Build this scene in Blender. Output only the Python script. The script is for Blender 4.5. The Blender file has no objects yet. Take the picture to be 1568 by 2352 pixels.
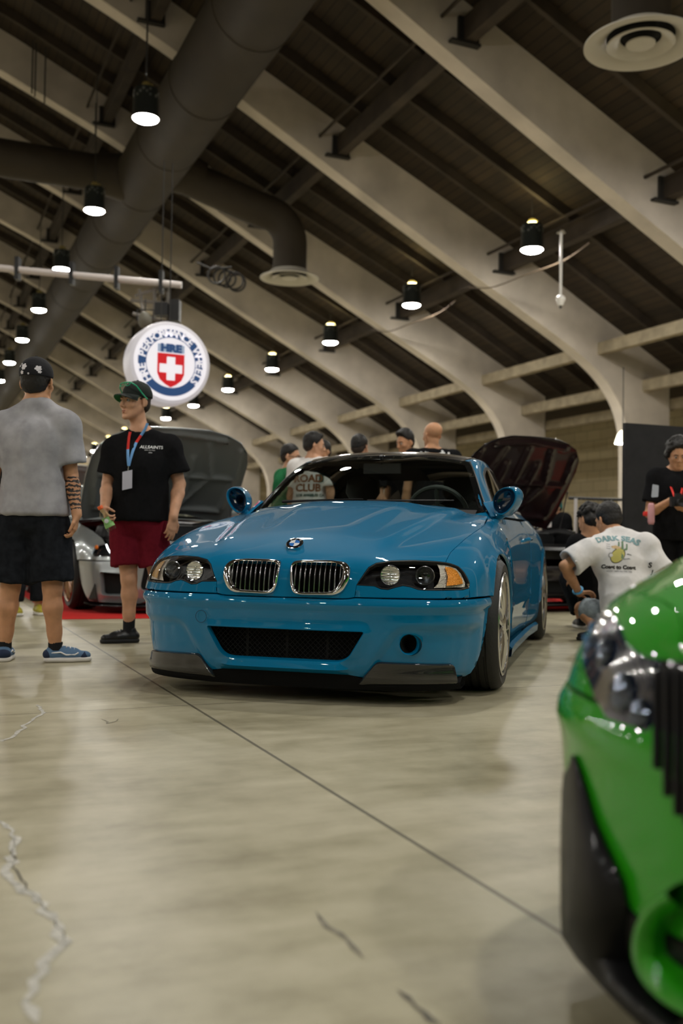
import bpy, bmesh, math, random
import numpy as np
from mathutils import Vector, Matrix, noise as mnoise
from mathutils.bvhtree import BVHTree
from mathutils.geometry import delaunay_2d_cdt
from math import sin, cos, pi, radians, atan2, sqrt
SC = bpy.context.scene
COL = SC.collection
random.seed(7)
# ---------------------------------------------------------------- camera
CAM_F, CAM_PITCH, CAM_ROLL, CAM_H = 2261.66, 0.0295, 0.0151, 0.726
HALL = 0.4094                     # angle of the hall axis, to the left of the view
def camera_axes():
    f = Vector((0, cos(CAM_PITCH), sin(CAM_PITCH)))
    u0 = Vector((0, -sin(CAM_PITCH), cos(CAM_PITCH))); r0 = Vector((1, 0, 0))
    r = cos(CAM_ROLL)*r0 + sin(CAM_ROLL)*u0
    u = -sin(CAM_ROLL)*r0 + cos(CAM_ROLL)*u0
    return r, u, f
cr, cu, cf = camera_axes()
cam = bpy.data.cameras.new('camera'); camo = bpy.data.objects.new('camera', cam); COL.objects.link(camo)
M = Matrix((( cr.x, cu.x, -cf.x, 0), (cr.y, cu.y, -cf.y, 0), (cr.z, cu.z, -cf.z, CAM_H), (0, 0, 0, 1)))
camo.matrix_world = M
cam.sensor_fit = 'HORIZONTAL'; cam.sensor_width = 24.0; cam.lens = CAM_F/1568*24
cam.clip_start = 0.05; cam.clip_end = 300
cam.dof.use_dof = True; cam.dof.focus_distance = 4.55; cam.dof.aperture_fstop = 2.0
SC.camera = camo
# ---------------------------------------------------------------- world, exposure
w = bpy.data.worlds.new('hall_air'); SC.world = w; w.use_nodes = True
w.node_tree.nodes['Background'].inputs[0].default_value = (0.9, 0.95, 1.0, 1)
w.node_tree.nodes['Background'].inputs[1].default_value = 0.02
SC.view_settings.view_transform = 'Standard'; SC.view_settings.look = 'None'
SC.view_settings.exposure = 0.33; SC.view_settings.gamma = 1.0; SC.view_settings.use_curve_mapping = False
LAMP_STRENGTH = 300.0
LAMP_UP = 80.0
# ---------------------------------------------------------------- helpers
AX = Vector((-sin(HALL), cos(HALL), 0)); LT = Vector((cos(HALL), sin(HALL), 0))
def HP(a, l, z=0.0): return AX*a + LT*l + Vector((0, 0, z))
def px_dir(px):
    return (cf + cr*((px[0]-784)/CAM_F) - cu*((px[1]-1176)/CAM_F)).normalized()
def px_floor(px, z=0.0):
    d = px_dir(px); t = (z-CAM_H)/d.z; return Vector((d.x*t, d.y*t, z))
def px_depth(px, y):
    d = px_dir(px); t = y/d.y; return Vector((d.x*t, y, CAM_H+d.z*t))
MATS = {}
def mat(name, col, rough=0.5, metal=0.0, coat=0.0, emit=None, estr=0.0, trans=0.0, ior=1.45, alpha=1.0,
        noise=None, bump=None, spec=None, sheen=0.0, sss=0.0, coatr=0.03):
    """noise=(scale, amount[, detail]) varies the colour; bump=(scale, strength)."""
    if name in MATS: return MATS[name]
    m = bpy.data.materials.new(name); m.use_nodes = True; nt = m.node_tree; b = nt.nodes['Principled BSDF']
    b.inputs['Base Color'].default_value = (*col, 1); b.inputs['Roughness'].default_value = rough
    b.inputs['Metallic'].default_value = metal; b.inputs['Coat Weight'].default_value = coat
    b.inputs['Coat Roughness'].default_value = coatr; b.inputs['IOR'].default_value = ior
    b.inputs['Transmission Weight'].default_value = trans; b.inputs['Alpha'].default_value = alpha
    if spec is not None: b.inputs['Specular IOR Level'].default_value = spec
    if sheen: b.inputs['Sheen Weight'].default_value = sheen
    if sss:
        b.inputs['Subsurface Weight'].default_value = sss; b.inputs['Subsurface Radius'].default_value = (0.02, 0.008, 0.004)
    if emit: b.inputs['Emission Color'].default_value = (*emit, 1); b.inputs['Emission Strength'].default_value = estr
    tc = None
    if noise or bump: tc = nt.nodes.new('ShaderNodeTexCoord')
    if noise:
        n = nt.nodes.new('ShaderNodeTexNoise'); n.inputs['Scale'].default_value = noise[0]
        n.inputs['Detail'].default_value = noise[2] if len(noise) > 2 else 4
        nt.links.new(tc.outputs['Object'], n.inputs['Vector'])
        r = nt.nodes.new('ShaderNodeValToRGB'); k = noise[1]
        r.color_ramp.elements[0].position = 0.3; r.color_ramp.elements[1].position = 0.7
        r.color_ramp.elements[0].color = tuple(max(0, c*(1-k)) for c in col)+(1,)
        r.color_ramp.elements[1].color = tuple(min(1, c*(1+k)) for c in col)+(1,)
        nt.links.new(n.outputs['Fac'], r.inputs[0]); nt.links.new(r.outputs[0], b.inputs['Base Color'])
    if bump:
        n = nt.nodes.new('ShaderNodeTexNoise'); n.inputs['Scale'].default_value = bump[0]; n.inputs['Detail'].default_value = 3
        nt.links.new(tc.outputs['Object'], n.inputs['Vector'])
        bp = nt.nodes.new('ShaderNodeBump'); bp.inputs['Strength'].default_value = bump[1]; bp.inputs['Distance'].default_value = 0.01
        nt.links.new(n.outputs['Fac'], bp.inputs['Height']); nt.links.new(bp.outputs[0], b.inputs['Normal'])
    MATS[name] = m
    return m
def tag(o, label=None, cat=None, group=None, kind=None):
    if label: o['label'] = label
    if cat: o['category'] = cat
    if group: o['group'] = group
    if kind: o['kind'] = kind
    return o
def empty(name, loc=(0, 0, 0), rz=0.0, label=None, cat=None, group=None):
    o = bpy.data.objects.new(name, None); COL.objects.link(o); o.location = loc; o.rotation_euler = (0, 0, rz)
    o.empty_display_size = 0.1
    return tag(o, label, cat, group)
def mesh_obj(name, V, Fc, m, parent=None, smooth=True, sharp=None):
    me = bpy.data.meshes.new(name)
    me.from_pydata([tuple(v) for v in V], [], [tuple(int(i) for i in f) for f in Fc]); me.validate()
    if smooth: me.polygons.foreach_set('use_smooth', [True]*len(me.polygons))
    for mm in (m if isinstance(m, (list, tuple)) else [m]): me.materials.append(mm)
    o = bpy.data.objects.new(name, me); COL.objects.link(o)
    if parent: o.parent = parent
    if smooth and sharp: sharpen(me, sharp)
    return o
def sharpen(me, deg):
    bm = bmesh.new(); bm.from_mesh(me); a = radians(deg)
    for e in bm.edges:
        if len(e.link_faces) == 2 and e.calc_face_angle(0) > a: e.smooth = False
    bm.to_mesh(me); bm.free()
class MB:
    """collects simple shapes in one mesh"""
    def __init__(s): s.V = []; s.F = []; s.mi = []
    def add(s, V, F, mi=0):
        n = len(s.V); s.V += [Vector(v) for v in V]; s.F += [tuple(i+n for i in f) for f in F]; s.mi += [mi]*len(F); return s
    def box(s, c, d, rot=None, mi=0):
        V = []
        for z in (-1, 1):
            for x, y in ((-1, -1), (1, -1), (1, 1), (-1, 1)):
                p = Vector((x*d[0]/2, y*d[1]/2, z*d[2]/2))
                if rot is not None: p = rot @ p
                V.append(p+Vector(c))
        return s.add(V, [(3, 2, 1, 0), (4, 5, 6, 7), (0, 1, 5, 4), (1, 2, 6, 5), (2, 3, 7, 6), (3, 0, 4, 7)], mi)
    def tube(s, pts, r, n=10, mi=0, cap=True, closed=False):
        pts = [Vector(p) for p in pts]; R = r if isinstance(r, (list, tuple)) else [r]*len(pts)
        V = []; F = []; up = None
        for i, p in enumerate(pts):
            if closed: t = (pts[(i+1) % len(pts)]-pts[i-1])
            else: t = (pts[min(i+1, len(pts)-1)]-pts[max(i-1, 0)])
            t.normalize()
            if up is None:
                up = Vector((0, 0, 1)) if abs(t.z) < 0.9 else Vector((1, 0, 0))
            x = up.cross(t); 
            if x.length < 1e-6: x = Vector((1, 0, 0)).cross(t)
            x.normalize(); y = t.cross(x); up = y
            for k in range(n):
                a = 2*pi*k/n; V.append(p+(x*cos(a)+y*sin(a))*R[i])
        m = len(pts)
        for i in range(m if closed else m-1):
            for k in range(n):
                a = i*n+k; b = i*n+(k+1) % n; c = ((i+1) % m)*n+(k+1) % n; d = ((i+1) % m)*n+k
                F.append((a, b, c, d))
        if cap and not closed:
            F.append(tuple(range(n))[::-1]); F.append(tuple((m-1)*n+k for k in range(n)))
        return s.add(V, F, mi)
    def lathe(s, prof, n=32, c=(0, 0, 0), rot=None, mi=0):
        V = []; F = []
        for r, z in prof:
            for k in range(n):
                a = 2*pi*k/n; p = Vector((r*cos(a), r*sin(a), z))
                if rot is not None: p = rot @ p
                V.append(p+Vector(c))
        for i in range(len(prof)-1):
            for k in range(n):
                F.append((i*n+k, i*n+(k+1) % n, (i+1)*n+(k+1) % n, (i+1)*n+k))
        return s.add(V, F, mi)
    def prism(s, poly, h, frame=None, mi=0):
        """poly in xy extruded along z by h, placed by a 4x4 frame"""
        n = len(poly); V = [Vector((x, y, 0)) for x, y in poly]+[Vector((x, y, h)) for x, y in poly]
        if frame is not None: V = [frame @ v for v in V]
        F = [tuple(range(n))[::-1], tuple(range(n, 2*n))]+[(i, (i+1) % n, (i+1) % n+n, i+n) for i in range(n)]
        return s.add(V, F, mi)
    def build(s, name, m, parent=None, smooth=True, sharp=35):
        o = mesh_obj(name, s.V, s.F, m, parent, smooth, sharp)
        if isinstance(m, (list, tuple)) and len(o.data.polygons) == len(s.mi): o.data.polygons.foreach_set('material_index', s.mi)
        return o
def frame(o, x, y, z):
    x, y, z, o = Vector(x), Vector(y), Vector(z), Vector(o)
    return Matrix(((x.x, y.x, z.x, o.x), (x.y, y.y, z.y, o.y), (x.z, y.z, z.z, o.z), (0, 0, 0, 1)))
def copy_tree(o, parent=None):
    c = o.copy(); COL.objects.link(c)
    if parent: c.parent = parent
    for ch in list(o.children): copy_tree(ch, c)
    return c
def nodes(m): return m.node_tree.nodes, m.node_tree.links, m.node_tree.nodes['Principled BSDF']
ORD = ['nearest', 'second nearest', 'third nearest', 'fourth nearest', 'fifth nearest', 'sixth nearest', 'seventh nearest', 'eighth nearest', 'ninth nearest', 'tenth nearest', 'eleventh nearest', 'twelfth nearest']
# ================================================================ the hall
hall_rot = HALL
# floor: local X = across the hall, local Y = along it
def floor_material():
    m = mat('polished_concrete', (0.42, 0.38, 0.27), rough=0.3)
    N, L, b = nodes(m)
    tc = N.new('ShaderNodeTexCoord'); sep = N.new('ShaderNodeSeparateXYZ'); L.new(tc.outputs['Object'], sep.inputs[0])
    def nz(scale, det, rough=0.6, vec=None):
        n = N.new('ShaderNodeTexNoise'); n.inputs['Scale'].default_value = scale; n.inputs['Detail'].default_value = det
        n.inputs['Roughness'].default_value = rough; L.new(vec or tc.outputs['Object'], n.inputs['Vector']); return n
    n1 = nz(1.3, 8); n2 = nz(9, 6)
    mp = N.new('ShaderNodeMapping'); mp.inputs['Rotation'].default_value = (0, 0, 0.5); mp.inputs['Scale'].default_value = (1, 4, 1)
    L.new(tc.outputs['Object'], mp.inputs[0]); n3 = nz(2.2, 6, 0.6, mp.outputs[0])
    def math_(op, a, bb, clamp=False):
        q = N.new('ShaderNodeMath'); q.operation = op; q.use_clamp = clamp
        for i, v in enumerate((a, bb)):
            if isinstance(v, (int, float)): q.inputs[i].default_value = v
            elif v is not None: L.new(v, q.inputs[i])
        return q.outputs[0]
    mixn = math_('ADD', math_('MULTIPLY', n1.outputs['Fac'], 0.5), math_('ADD', math_('MULTIPLY', n2.outputs['Fac'], 0.2), math_('MULTIPLY', n3.outputs['Fac'], 0.3)))
    r = N.new('ShaderNodeValToRGB'); e = r.color_ramp.elements
    e[0].position = 0.38; e[0].color = (0.255, 0.225, 0.14, 1); e[1].position = 0.62; e[1].color = (0.50, 0.455, 0.33, 1)
    k = r.color_ramp.elements.new(0.5); k.color = (0.39, 0.352, 0.24, 1)
    L.new(mixn, r.inputs[0])
    # saw-cut joints
    def joint(out, pos, half):
        d = math_('ABSOLUTE', math_('SUBTRACT', out, pos), None)
        return math_('LESS_THAN', d, half)
    j = None
    for o, pos, hw in JOINTS:
        q = joint(sep.outputs[o], pos, hw); j = q if j is None else math_('MAXIMUM', j, q)
    mx = N.new('ShaderNodeMix'); mx.data_type = 'RGBA'; L.new(math_('MULTIPLY', j, 0.78), mx.inputs[0])
    L.new(r.outputs[0], mx.inputs[6]); mx.inputs[7].default_value = (0.07, 0.062, 0.045, 1)
    L.new(mx.outputs[2], b.inputs['Base Color'])
    rr = N.new('ShaderNodeMapRange'); L.new(n1.outputs['Fac'], rr.inputs[0]); rr.inputs[3].default_value = 0.26; rr.inputs[4].default_value = 0.46; b.inputs['Specular IOR Level'].default_value = 0.3
    L.new(rr.outputs[0], b.inputs['Roughness'])
    bp = N.new('ShaderNodeBump'); bp.inputs['Strength'].default_value = 0.12; bp.inputs['Distance'].default_value = 0.004
    n4 = nz(14, 5); L.new(n4.outputs['Fac'], bp.inputs['Height']); L.new(bp.outputs[0], b.inputs['Normal'])
    return m
def la(px):
    p = px_floor(px); return p.dot(LT), p.dot(AX)
l0 = (la((330, 1562))[0]+la((1280, 2115))[0])/2
a1 = (la((60, 1637))[1]+la((380, 1625))[1])/2
a2 = la((1240, 1570))[1]; a3 = la((300, 1467))[1]
JOINTS = [(0, l0, 0.0065), (0, l0+4.6, 0.004), (0, l0-4.6, 0.004), (0, l0+9.2, 0.004)]+[(1, a1, 0.004), (1, a3, 0.004), (1, a3+4.6, 0.004)]
ROOF = [(-30, 12.6), (19.6, 12.6)]
FL = MB()
FL.add([(-26.2, -24, 0), (24.5, -24, 0), (24.5, 90, 0), (-26.2, 90, 0)], [(0, 1, 2, 3)])
FL.add([(-26.2, -24, -.3), (24.5, -24, -.3), (24.5, 90, -.3), (-26.2, 90, -.3)], [(3, 2, 1, 0)])
o = FL.build('floor', floor_material()); o.rotation_euler = (0, 0, HALL); tag(o, kind='structure')
# cracks: filled ribbons that lie in the slab
def crack(name, pxs, wd, m, label, seed, jit=0.02):
    rnd = random.Random(seed); pts = []
    P = [px_floor(p, 0.0012) for p in pxs]
    for i in range(len(P)-1):
        n = max(2, int((P[i+1]-P[i]).length/0.03))
        for k in range(n): pts.append(P[i].lerp(P[i+1], k/n)+Vector((rnd.uniform(-jit, jit), rnd.uniform(-jit, jit), 0)))
    pts.append(P[-1]); V = []; F = []
    for i, p in enumerate(pts):
        t = (pts[min(i+1, len(pts)-1)]-pts[max(0, i-1)]).normalized(); nn = Vector((-t.y, t.x, 0))
        wv = wd*rnd.uniform(0.35, 1.2)*(1 if 0 < i < len(pts)-1 else 0.1)
        V += [p-nn*wv, p-nn*wv*.35+Vector((0, 0, .0003)), p+nn*wv*.3+Vector((0, 0, .0003)), p+nn*wv]
        if i:
            q = 4*i
            for c in range(3): F.append((q-4+c, q-3+c, q+1+c, q+c))
    o = mesh_obj(name, V, F, m); tag(o, label, 'crack'); return o
cm = mat('crack_filler', (0.47, 0.45, 0.40), rough=0.6, noise=(60, 0.35)); cd = mat('dark_crack', (0.10, 0.09, 0.07), rough=0.7, noise=(50, 0.4)); cmid = mat('faded_crack', (0.22, 0.20, 0.15), rough=0.7, noise=(30, .5))
tag(crack('floor_crack', [(0, 1885), (35, 1915), (20, 2010), (75, 2055), (120, 2115), (140, 2165), (95, 2230), (60, 2300), (85, 2352)], 0.011, cm, 'x', 1, .010), 'long grey filled crack winding down the near left corner of the floor', 'crack')
tag(crack('floor_crack', [(35, 1925), (28, 1990), (80, 2062), (135, 2125), (146, 2160), (105, 2215)], 0.0022, cd, 'x', 3, .006), 'thin dark edge line running along the long filled floor crack', 'crack')
tag(crack('floor_crack', [(0, 1705), (30, 1690), (60, 1665), (95, 1640), (85, 1618)], 0.008, cm, 'x', 2, .012), 'short pale crack in the floor below the blue and white sneaker', 'crack')
tag(crack('floor_crack', [(230, 1652), (250, 1662), (272, 1650)], 0.006, cmid, 'x', 5, .01), 'tiny curved crack in the floor left of the blue car front', 'crack')
tag(crack('floor_crack', [(720, 2095), (760, 2130), (800, 2160), (835, 2200)], 0.0075, cmid, 'x', 6, .008), 'faint dark crack in the middle foreground of the floor', 'crack')
tag(crack('floor_crack', [(915, 2270), (945, 2300), (985, 2325), (1012, 2352)], 0.006, cd, 'x', 7, .008), 'dark pitted crack at the bottom edge of the floor', 'crack')
# ---- concrete ribs
BOT = [(-3, 14.7), (-1, 14.35), (0.6, 13.85), (1.9, 13.3), (4.3, 12.25), (6.7, 11.05), (9.4, 9.6), (10.9, 8.8), (13.26, 7.57), (14.8, 6.78), (16.15, 6.07), (17.0, 5.52), (17.55, 5.0), (17.9, 4.45), (18.08, 3.8), (18.12, 3.0), (18.12, 0)]
TOP = [(-3, 15.9), (-1, 15.5), (0.6, 14.95), (2.2, 14.3), (4.7, 13.15), (7.1, 11.95), (9.6, 10.75), (11.3, 9.95), (14.05, 8.65), (15.6, 7.85), (17.0, 7.1), (18.3, 6.42), (19.56, 5.75), (19.56, 5.2), (19.56, 4.4), (19.56, 3.4), (19.56, 0)]
def smooth_prof(P, n=4):
    out = []
    for i in range(len(P)-1):
        p0, p1, p2, p3 = P[max(0, i-1)], P[i], P[i+1], P[min(len(P)-1, i+2)]
        for k in range(n):
            t = k/n; out.append(tuple(0.5*((2*p1[j])+(-p0[j]+p2[j])*t+(2*p0[j]-5*p1[j]+4*p2[j]-p3[j])*t*t+(-p0[j]+3*p1[j]-3*p2[j]+p3[j])*t**3) for j in (0, 1)))
    out.append(P[-1]); return out
def rib_profile():
    b = smooth_prof(BOT, 4); t = TOP
    tt = []
    for i in range(len(t)-1):
        for k in range(4): s = k/4; tt.append((t[i][0]*(1-s)+t[i+1][0]*s, t[i][1]*(1-s)+t[i+1][1]*s))
    tt.append(t[-1])
    return b, tt
RB, RT = rib_profile()
RB = [(-6-x, z) for x, z in RB[:0:-1]]+RB; RT = [(-6-x, z) for x, z in RT[:0:-1]]+RT
conc = mat('pale_concrete', (0.56, 0.50, 0.43), rough=0.85, noise=(0.9, 0.2, 8), bump=(14, 0.3))
RW = 0.42
def rib_mesh(a0):
    V = []; F = []
    n = len(RB)
    for a in (a0-RW/2, a0+RW/2):
        for (x, z) in RB: V.append(HP(a, x, z))
        for (x, z) in RT: V.append(HP(a, x, z))
    for i in range(n-1):
        F.append((i, i+1, n+i+1, n+i)); F.append((2*n+i+1, 2*n+i, 3*n+i, 3*n+i+1))
        F.append((i+1, i, 2*n+i, 2*n+i+1)); F.append((n+i, n+i+1, 3*n+i+1, 3*n+i))
    F.append((0, n, 3*n, 2*n)); F.append((n-1, 2*n-1+0, 4*n-1, 3*n-1))
    return V, F
RIBA = 22.05
rib_as = [RIBA+6*k for k in range(-6, 12)]
for a in rib_as:
    V, F = rib_mesh(a); o = mesh_obj('concrete_rib', V, F, conc, smooth=True, sharp=30); tag(o, kind='structure')
# ---- roof deck of planks on the ribs
def plank_material():
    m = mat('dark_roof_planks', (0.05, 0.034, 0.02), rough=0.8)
    N, L, b = nodes(m)
    tc = N.new('ShaderNodeTexCoord'); sp = N.new('ShaderNodeSeparateXYZ'); L.new(tc.outputs['UV'], sp.inputs[0])
    w_ = N.new('ShaderNodeMath'); w_.operation = 'MULTIPLY'; w_.inputs[1].default_value = 1/0.22; L.new(sp.outputs[0], w_.inputs[0])
    fr = N.new('ShaderNodeMath'); fr.operation = 'FRACT'; L.new(w_.outputs[0], fr.inputs[0])
    fl = N.new('ShaderNodeMath'); fl.operation = 'FLOOR'; L.new(w_.outputs[0], fl.inputs[0])
    wn = N.new('ShaderNodeTexWhiteNoise'); wn.noise_dimensions = '1D'; L.new(fl.outputs[0], wn.inputs['W'])
    nz = N.new('ShaderNodeTexNoise'); nz.inputs['Scale'].default_value = 1.5; nz.inputs['Detail'].default_value = 6; L.new(tc.outputs['UV'], nz.inputs['Vector'])
    ad = N.new('ShaderNodeMath'); ad.operation = 'MULTIPLY_ADD'; ad.inputs[1].default_value = 0.3; L.new(wn.outputs['Value'], ad.inputs[0]); L.new(nz.outputs['Fac'], ad.inputs[2])
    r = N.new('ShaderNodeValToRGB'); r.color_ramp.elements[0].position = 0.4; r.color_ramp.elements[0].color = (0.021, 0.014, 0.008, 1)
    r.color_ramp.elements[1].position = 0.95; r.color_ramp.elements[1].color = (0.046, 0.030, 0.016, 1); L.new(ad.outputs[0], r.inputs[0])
    g = N.new('ShaderNodeMath'); g.operation = 'LESS_THAN'; g.inputs[1].default_value = 0.12; L.new(fr.outputs[0], g.inputs[0])
    mx = N.new('ShaderNodeMix'); mx.data_type = 'RGBA'; L.new(g.outputs[0], mx.inputs[0]); L.new(r.outputs[0], mx.inputs[6]); mx.inputs[7].default_value = (0.008, 0.006, 0.004, 1)
    L.new(mx.outputs[2], b.inputs['Base Color']); return m
def roof_z(l):
    x = l if l > -3 else -6-l
    for i in range(len(TOP)-1):
        if TOP[i][0] <= x <= TOP[i+1][0] and TOP[i+1][0] > TOP[i][0]:
            s = (x-TOP[i][0])/(TOP[i+1][0]-TOP[i][0]); return TOP[i][1]*(1-s)+TOP[i+1][1]*s
    return 5.75-(x-19.56)*0.06
ls = [-26.5, -25.56, -24, -22, -20, -17, -14, -11, -8, -5, -3, -1, .6, 2.2, 4.7, 7.1, 9.6, 11.3, 14.05, 15.6, 17.0, 18.3, 19.56, 22, 24.5]
V = []; F = []; UVs = []
d = 0.0; ds = [0.0]
for i in range(1, len(ls)): d += sqrt((ls[i]-ls[i-1])**2+(roof_z(ls[i])-roof_z(ls[i-1]))**2); ds.append(d)
for i, l in enumerate(ls):
    z = roof_z(l)-0.02
    V += [HP(-24, l, z), HP(90, l, z), HP(-24, l, z+.15), HP(90, l, z+.15)]
for i in range(len(ls)-1):
    F += [(4*i, 4*i+1, 4*i+5, 4*i+4), (4*i+2, 4*i+6, 4*i+7, 4*i+3)]
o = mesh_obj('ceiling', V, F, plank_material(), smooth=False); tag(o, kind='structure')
uv = o.data.uv_layers.new(name='UVMap'); 
for poly in o.data.polygons:
    for li in poly.loop_indices:
        vi = o.data.loops[li].vertex_index; uv.data[li].uv = (ds[vi//4], 0 if vi % 2 == 0 else 114)
# ---- rafters (along the slope), purlins (along the hall) with their steel brackets
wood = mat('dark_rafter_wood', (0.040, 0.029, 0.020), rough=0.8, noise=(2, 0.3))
tim = mat('grey_timber_beam', (0.30, 0.25, 0.17), rough=0.8, noise=(3, 0.25))
steel = mat('dark_bracket_steel', (0.02, 0.018, 0.016), rough=0.6)
def slope_bar(a, w_, h, l1, l2, drop, mb):
    xs = [l for l in ls if l1 < l < l2]; xs = [l1]+xs+[l2]; V = []; F = []
    for l in xs:
        z = roof_z(l)-drop
        V += [HP(a-w_/2, l, z), HP(a+w_/2, l, z), HP(a+w_/2, l, z-h), HP(a-w_/2, l, z-h)]
    for i in range(len(xs)-1):
        for k in range(4): F.append((4*i+k, 4*i+(k+1) % 4, 4*i+4+(k+1) % 4, 4*i+4+k))
    mb.add(V, F)
for i, a in enumerate(rib_as[:-1]):
    if i < 3: continue
    mb = MB()
    for k in (1, 2, 3): slope_bar(a+k*1.5, 0.11, 0.26, -12, 19.4, 0.03, mb)
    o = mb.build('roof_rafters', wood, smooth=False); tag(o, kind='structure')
PURL = [4.7, 9.3, 14.06]
for i, a in enumerate(rib_as[:-1]):
    if i < 3: continue
    for l in PURL+[-0.2]:
        z = roof_z(l)-0.35
        mb = MB(); c = HP(a+3, l, z-0.22); rt = Matrix.Rotation(HALL, 3, 'Z')
        mb.box(c, (0.24, 6-RW, 0.46), rt)
        mb.box(HP(a+3, l-.55, z-0.05), (0.05, 6-RW, 0.06), rt)
        o = mb.build('roof_beam', wood, smooth=False); tag(o, kind='structure')
        br = MB()
        for s in (-1, 1):
            aa = a+3+s*(3-RW/2-0.04)
            br.box(HP(aa, l, z-0.24), (0.44, 0.07, 0.52), rt); br.box(HP(aa-s*.05, l-0.1, z-0.5), (0.62, 0.14, 0.05), rt)
        br.build('hanger_bracket', steel, o, smooth=False)
# tie beams between the columns
for i, a in enumerate(rib_as[:-1]):
    if i < 4: continue
    for l, z, h, d_ in ((17.15, 6.1, 0.32, .22), (18.7, 5.2, 0.32, .22), (19.7, 4.75, .3, .2)):
        mb = MB(); mb.box(HP(a+3, l, z), (d_, 6.3, h), Matrix.Rotation(HALL, 3, 'Z'))
        o = mb.build('tie_beam', tim, smooth=False); tag(o, kind='structure')
# ---- walls
def wall_material():
    m = mat('painted_block_wall', (0.42, 0.36, 0.22), rough=0.8)
    N, L, b = nodes(m)
    tc = N.new('ShaderNodeTexCoord'); mp = N.new('ShaderNodeMapping'); L.new(tc.outputs['UV'], mp.inputs[0])
    br = N.new('ShaderNodeTexBrick'); br.inputs['Scale'].default_value = 1.0; br.inputs['Brick Width'].default_value = 0.8; br.inputs['Row Height'].default_value = 0.4
    br.inputs['Mortar Size'].default_value = 0.012; br.inputs['Color1'].default_value = (0.50, 0.42, 0.26, 1); br.inputs['Color2'].default_value = (0.44, 0.37, 0.23, 1); br.inputs['Mortar'].default_value = (0.25, 0.21, 0.14, 1)
    L.new(mp.outputs[0], br.inputs[0]); L.new(br.outputs['Color'], b.inputs['Base Color']); return m
wm = wall_material()
def wall(name, p, q, h, thick=0.3, side=1):
    p, q = Vector(p), Vector(q); t = (q-p).normalized(); nn = Vector((-t.y, t.x, 0))*thick*side
    V = [p, q, q+Vector((0, 0, h)), p+Vector((0, 0, h)), p+nn, q+nn, q+nn+Vector((0, 0, h)), p+nn+Vector((0, 0, h))]
    o = mesh_obj(name, V, [(0, 1, 2, 3), (7, 6, 5, 4), (3, 2, 6, 7), (4, 5, 1, 0), (0, 3, 7, 4), (1, 5, 6, 2)], wm, smooth=False)
    uv = o.data.uv_layers.new(name='UVMap'); Lg = (q-p).length
    co = {0: (0, 0), 1: (Lg, 0), 2: (Lg, h), 3: (0, h), 4: (0, 0), 5: (Lg, 0), 6: (Lg, h), 7: (0, h)}
    for li in range(len(o.data.loops)): uv.data[li].uv = co[o.data.loops[li].vertex_index]
    tag(o, kind='structure'); return o
wall('wall_right', HP(-24, 24.2), HP(90, 24.2), 6, side=-1)
wall('wall_left', HP(-24, -26.0), HP(90, -26.0), 6, side=1)
wall('wall_far', HP(88, -26), HP(88, 24.2), 16.5, side=1)
wn_ = wall('wall_near', HP(-23, -26), HP(-23, 24.2), 16.5, side=-1); wn_.data.materials[0] = mat('darkened_unseen_wall', (.03, .028, .025), rough=.9)  # unseen wall behind the camera, darkened to keep reflections on the cars dark
# conduits and pilasters on the right wall
pm = mat('painted_pipe', (0.40, 0.34, 0.22), rough=0.6)
for k, (a, r) in enumerate([(17.2, .05), (17.5, .03), (18.8, .11), (19.6, .12), (20.1, .05), (21.4, .04)]):
    mb = MB(); mb.tube([HP(a, 24.0, 0), HP(a, 24.0, 4.2)], r, 8); o = mb.build('wall_conduit', pm); tag(o, kind='structure')
# ---- ceiling lamps
lens_m = mat('lamp_lens', (1, 1, 1), rough=0.4, emit=(1.0, 0.965, 0.885), estr=LAMP_STRENGTH)
up_m = mat('lamp_vent_glow', (1, .9, .6), rough=.5, emit=(1.0, 0.86, 0.42), estr=LAMP_UP)
hood_m = mat('smoked_lamp_hood', (0.035, 0.04, 0.037), rough=0.35, metal=0.6)
hook_m = mat('brass_lamp_hook', (0.45, 0.36, 0.12), rough=0.45, metal=0.7)
ring_m = mat('vent_hole_rim', (0.35, 0.36, 0.34), rough=0.4, metal=0.7)
LR, LH = 0.26, 0.62
def make_lamp(l, z, stem):
    root = empty('high_bay_lamp', (0, 0, 0))
    mb = MB(); mb.lathe([(0.0, LH-.01), (0.16, LH-.01), (LR*.90, LH-.04), (LR*.93, LH-.08), (LR, 0.02), (LR+.008, 0.0), (LR-.008, 0.0), (LR-.02, .03), (LR*.90, LH-.09)], 32)
    hb = mb; MBR = MB()
    mb = MB(); mb.lathe([(LR-.012, 0.02), (LR-.03, -0.015), (LR*.6, -0.05), (0, -0.062)], 32); mb.build('lens', lens_m, root)
    for row in range(3):
        for k in range(12):
            a = 2*pi*(k+0.5*(row % 2))/12; r = LR*.925+0.012; zz = LH-.11-.055*row
            if (k+row) % 3 == 2: continue
            ct = Vector((r*cos(a), r*sin(a), zz)); tx = Vector((-sin(a), cos(a), 0))
            hb.tube([ct+tx*.017*cos(t)+Vector((0, 0, .02*sin(t))) for t in [2*pi*j/10 for j in range(10)]], 0.004, 4, closed=True, mi=1)
    hb.build('hood', [hood_m, ring_m], root)
    mb = MB(); mb.lathe([(0, LH+.10), (0.07, LH+.10), (0.09, LH+.06), (0.09, LH), (0, LH)], 16)
    mb.tube([(0.1, 0, LH), (.12, 0, LH+.06), (.02, .02, LH+.1)], .012, 6)
    mb.build('hook', hook_m, root)
    mb = MB(); mb.tube([(0, 0, LH+.1), (0, 0, LH+stem)], 0.012, 6); mb.build('stem', steel, root)
    if stem < 1.4:
        mb = MB(); mb.lathe([(0.03, LH+.012), (0.085, LH+.012)], 16); mb.lathe([(0.11, LH-.004), (0.15, LH-.004)], 16)
        mb.build('top_glow', up_m, root)
    return root
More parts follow.
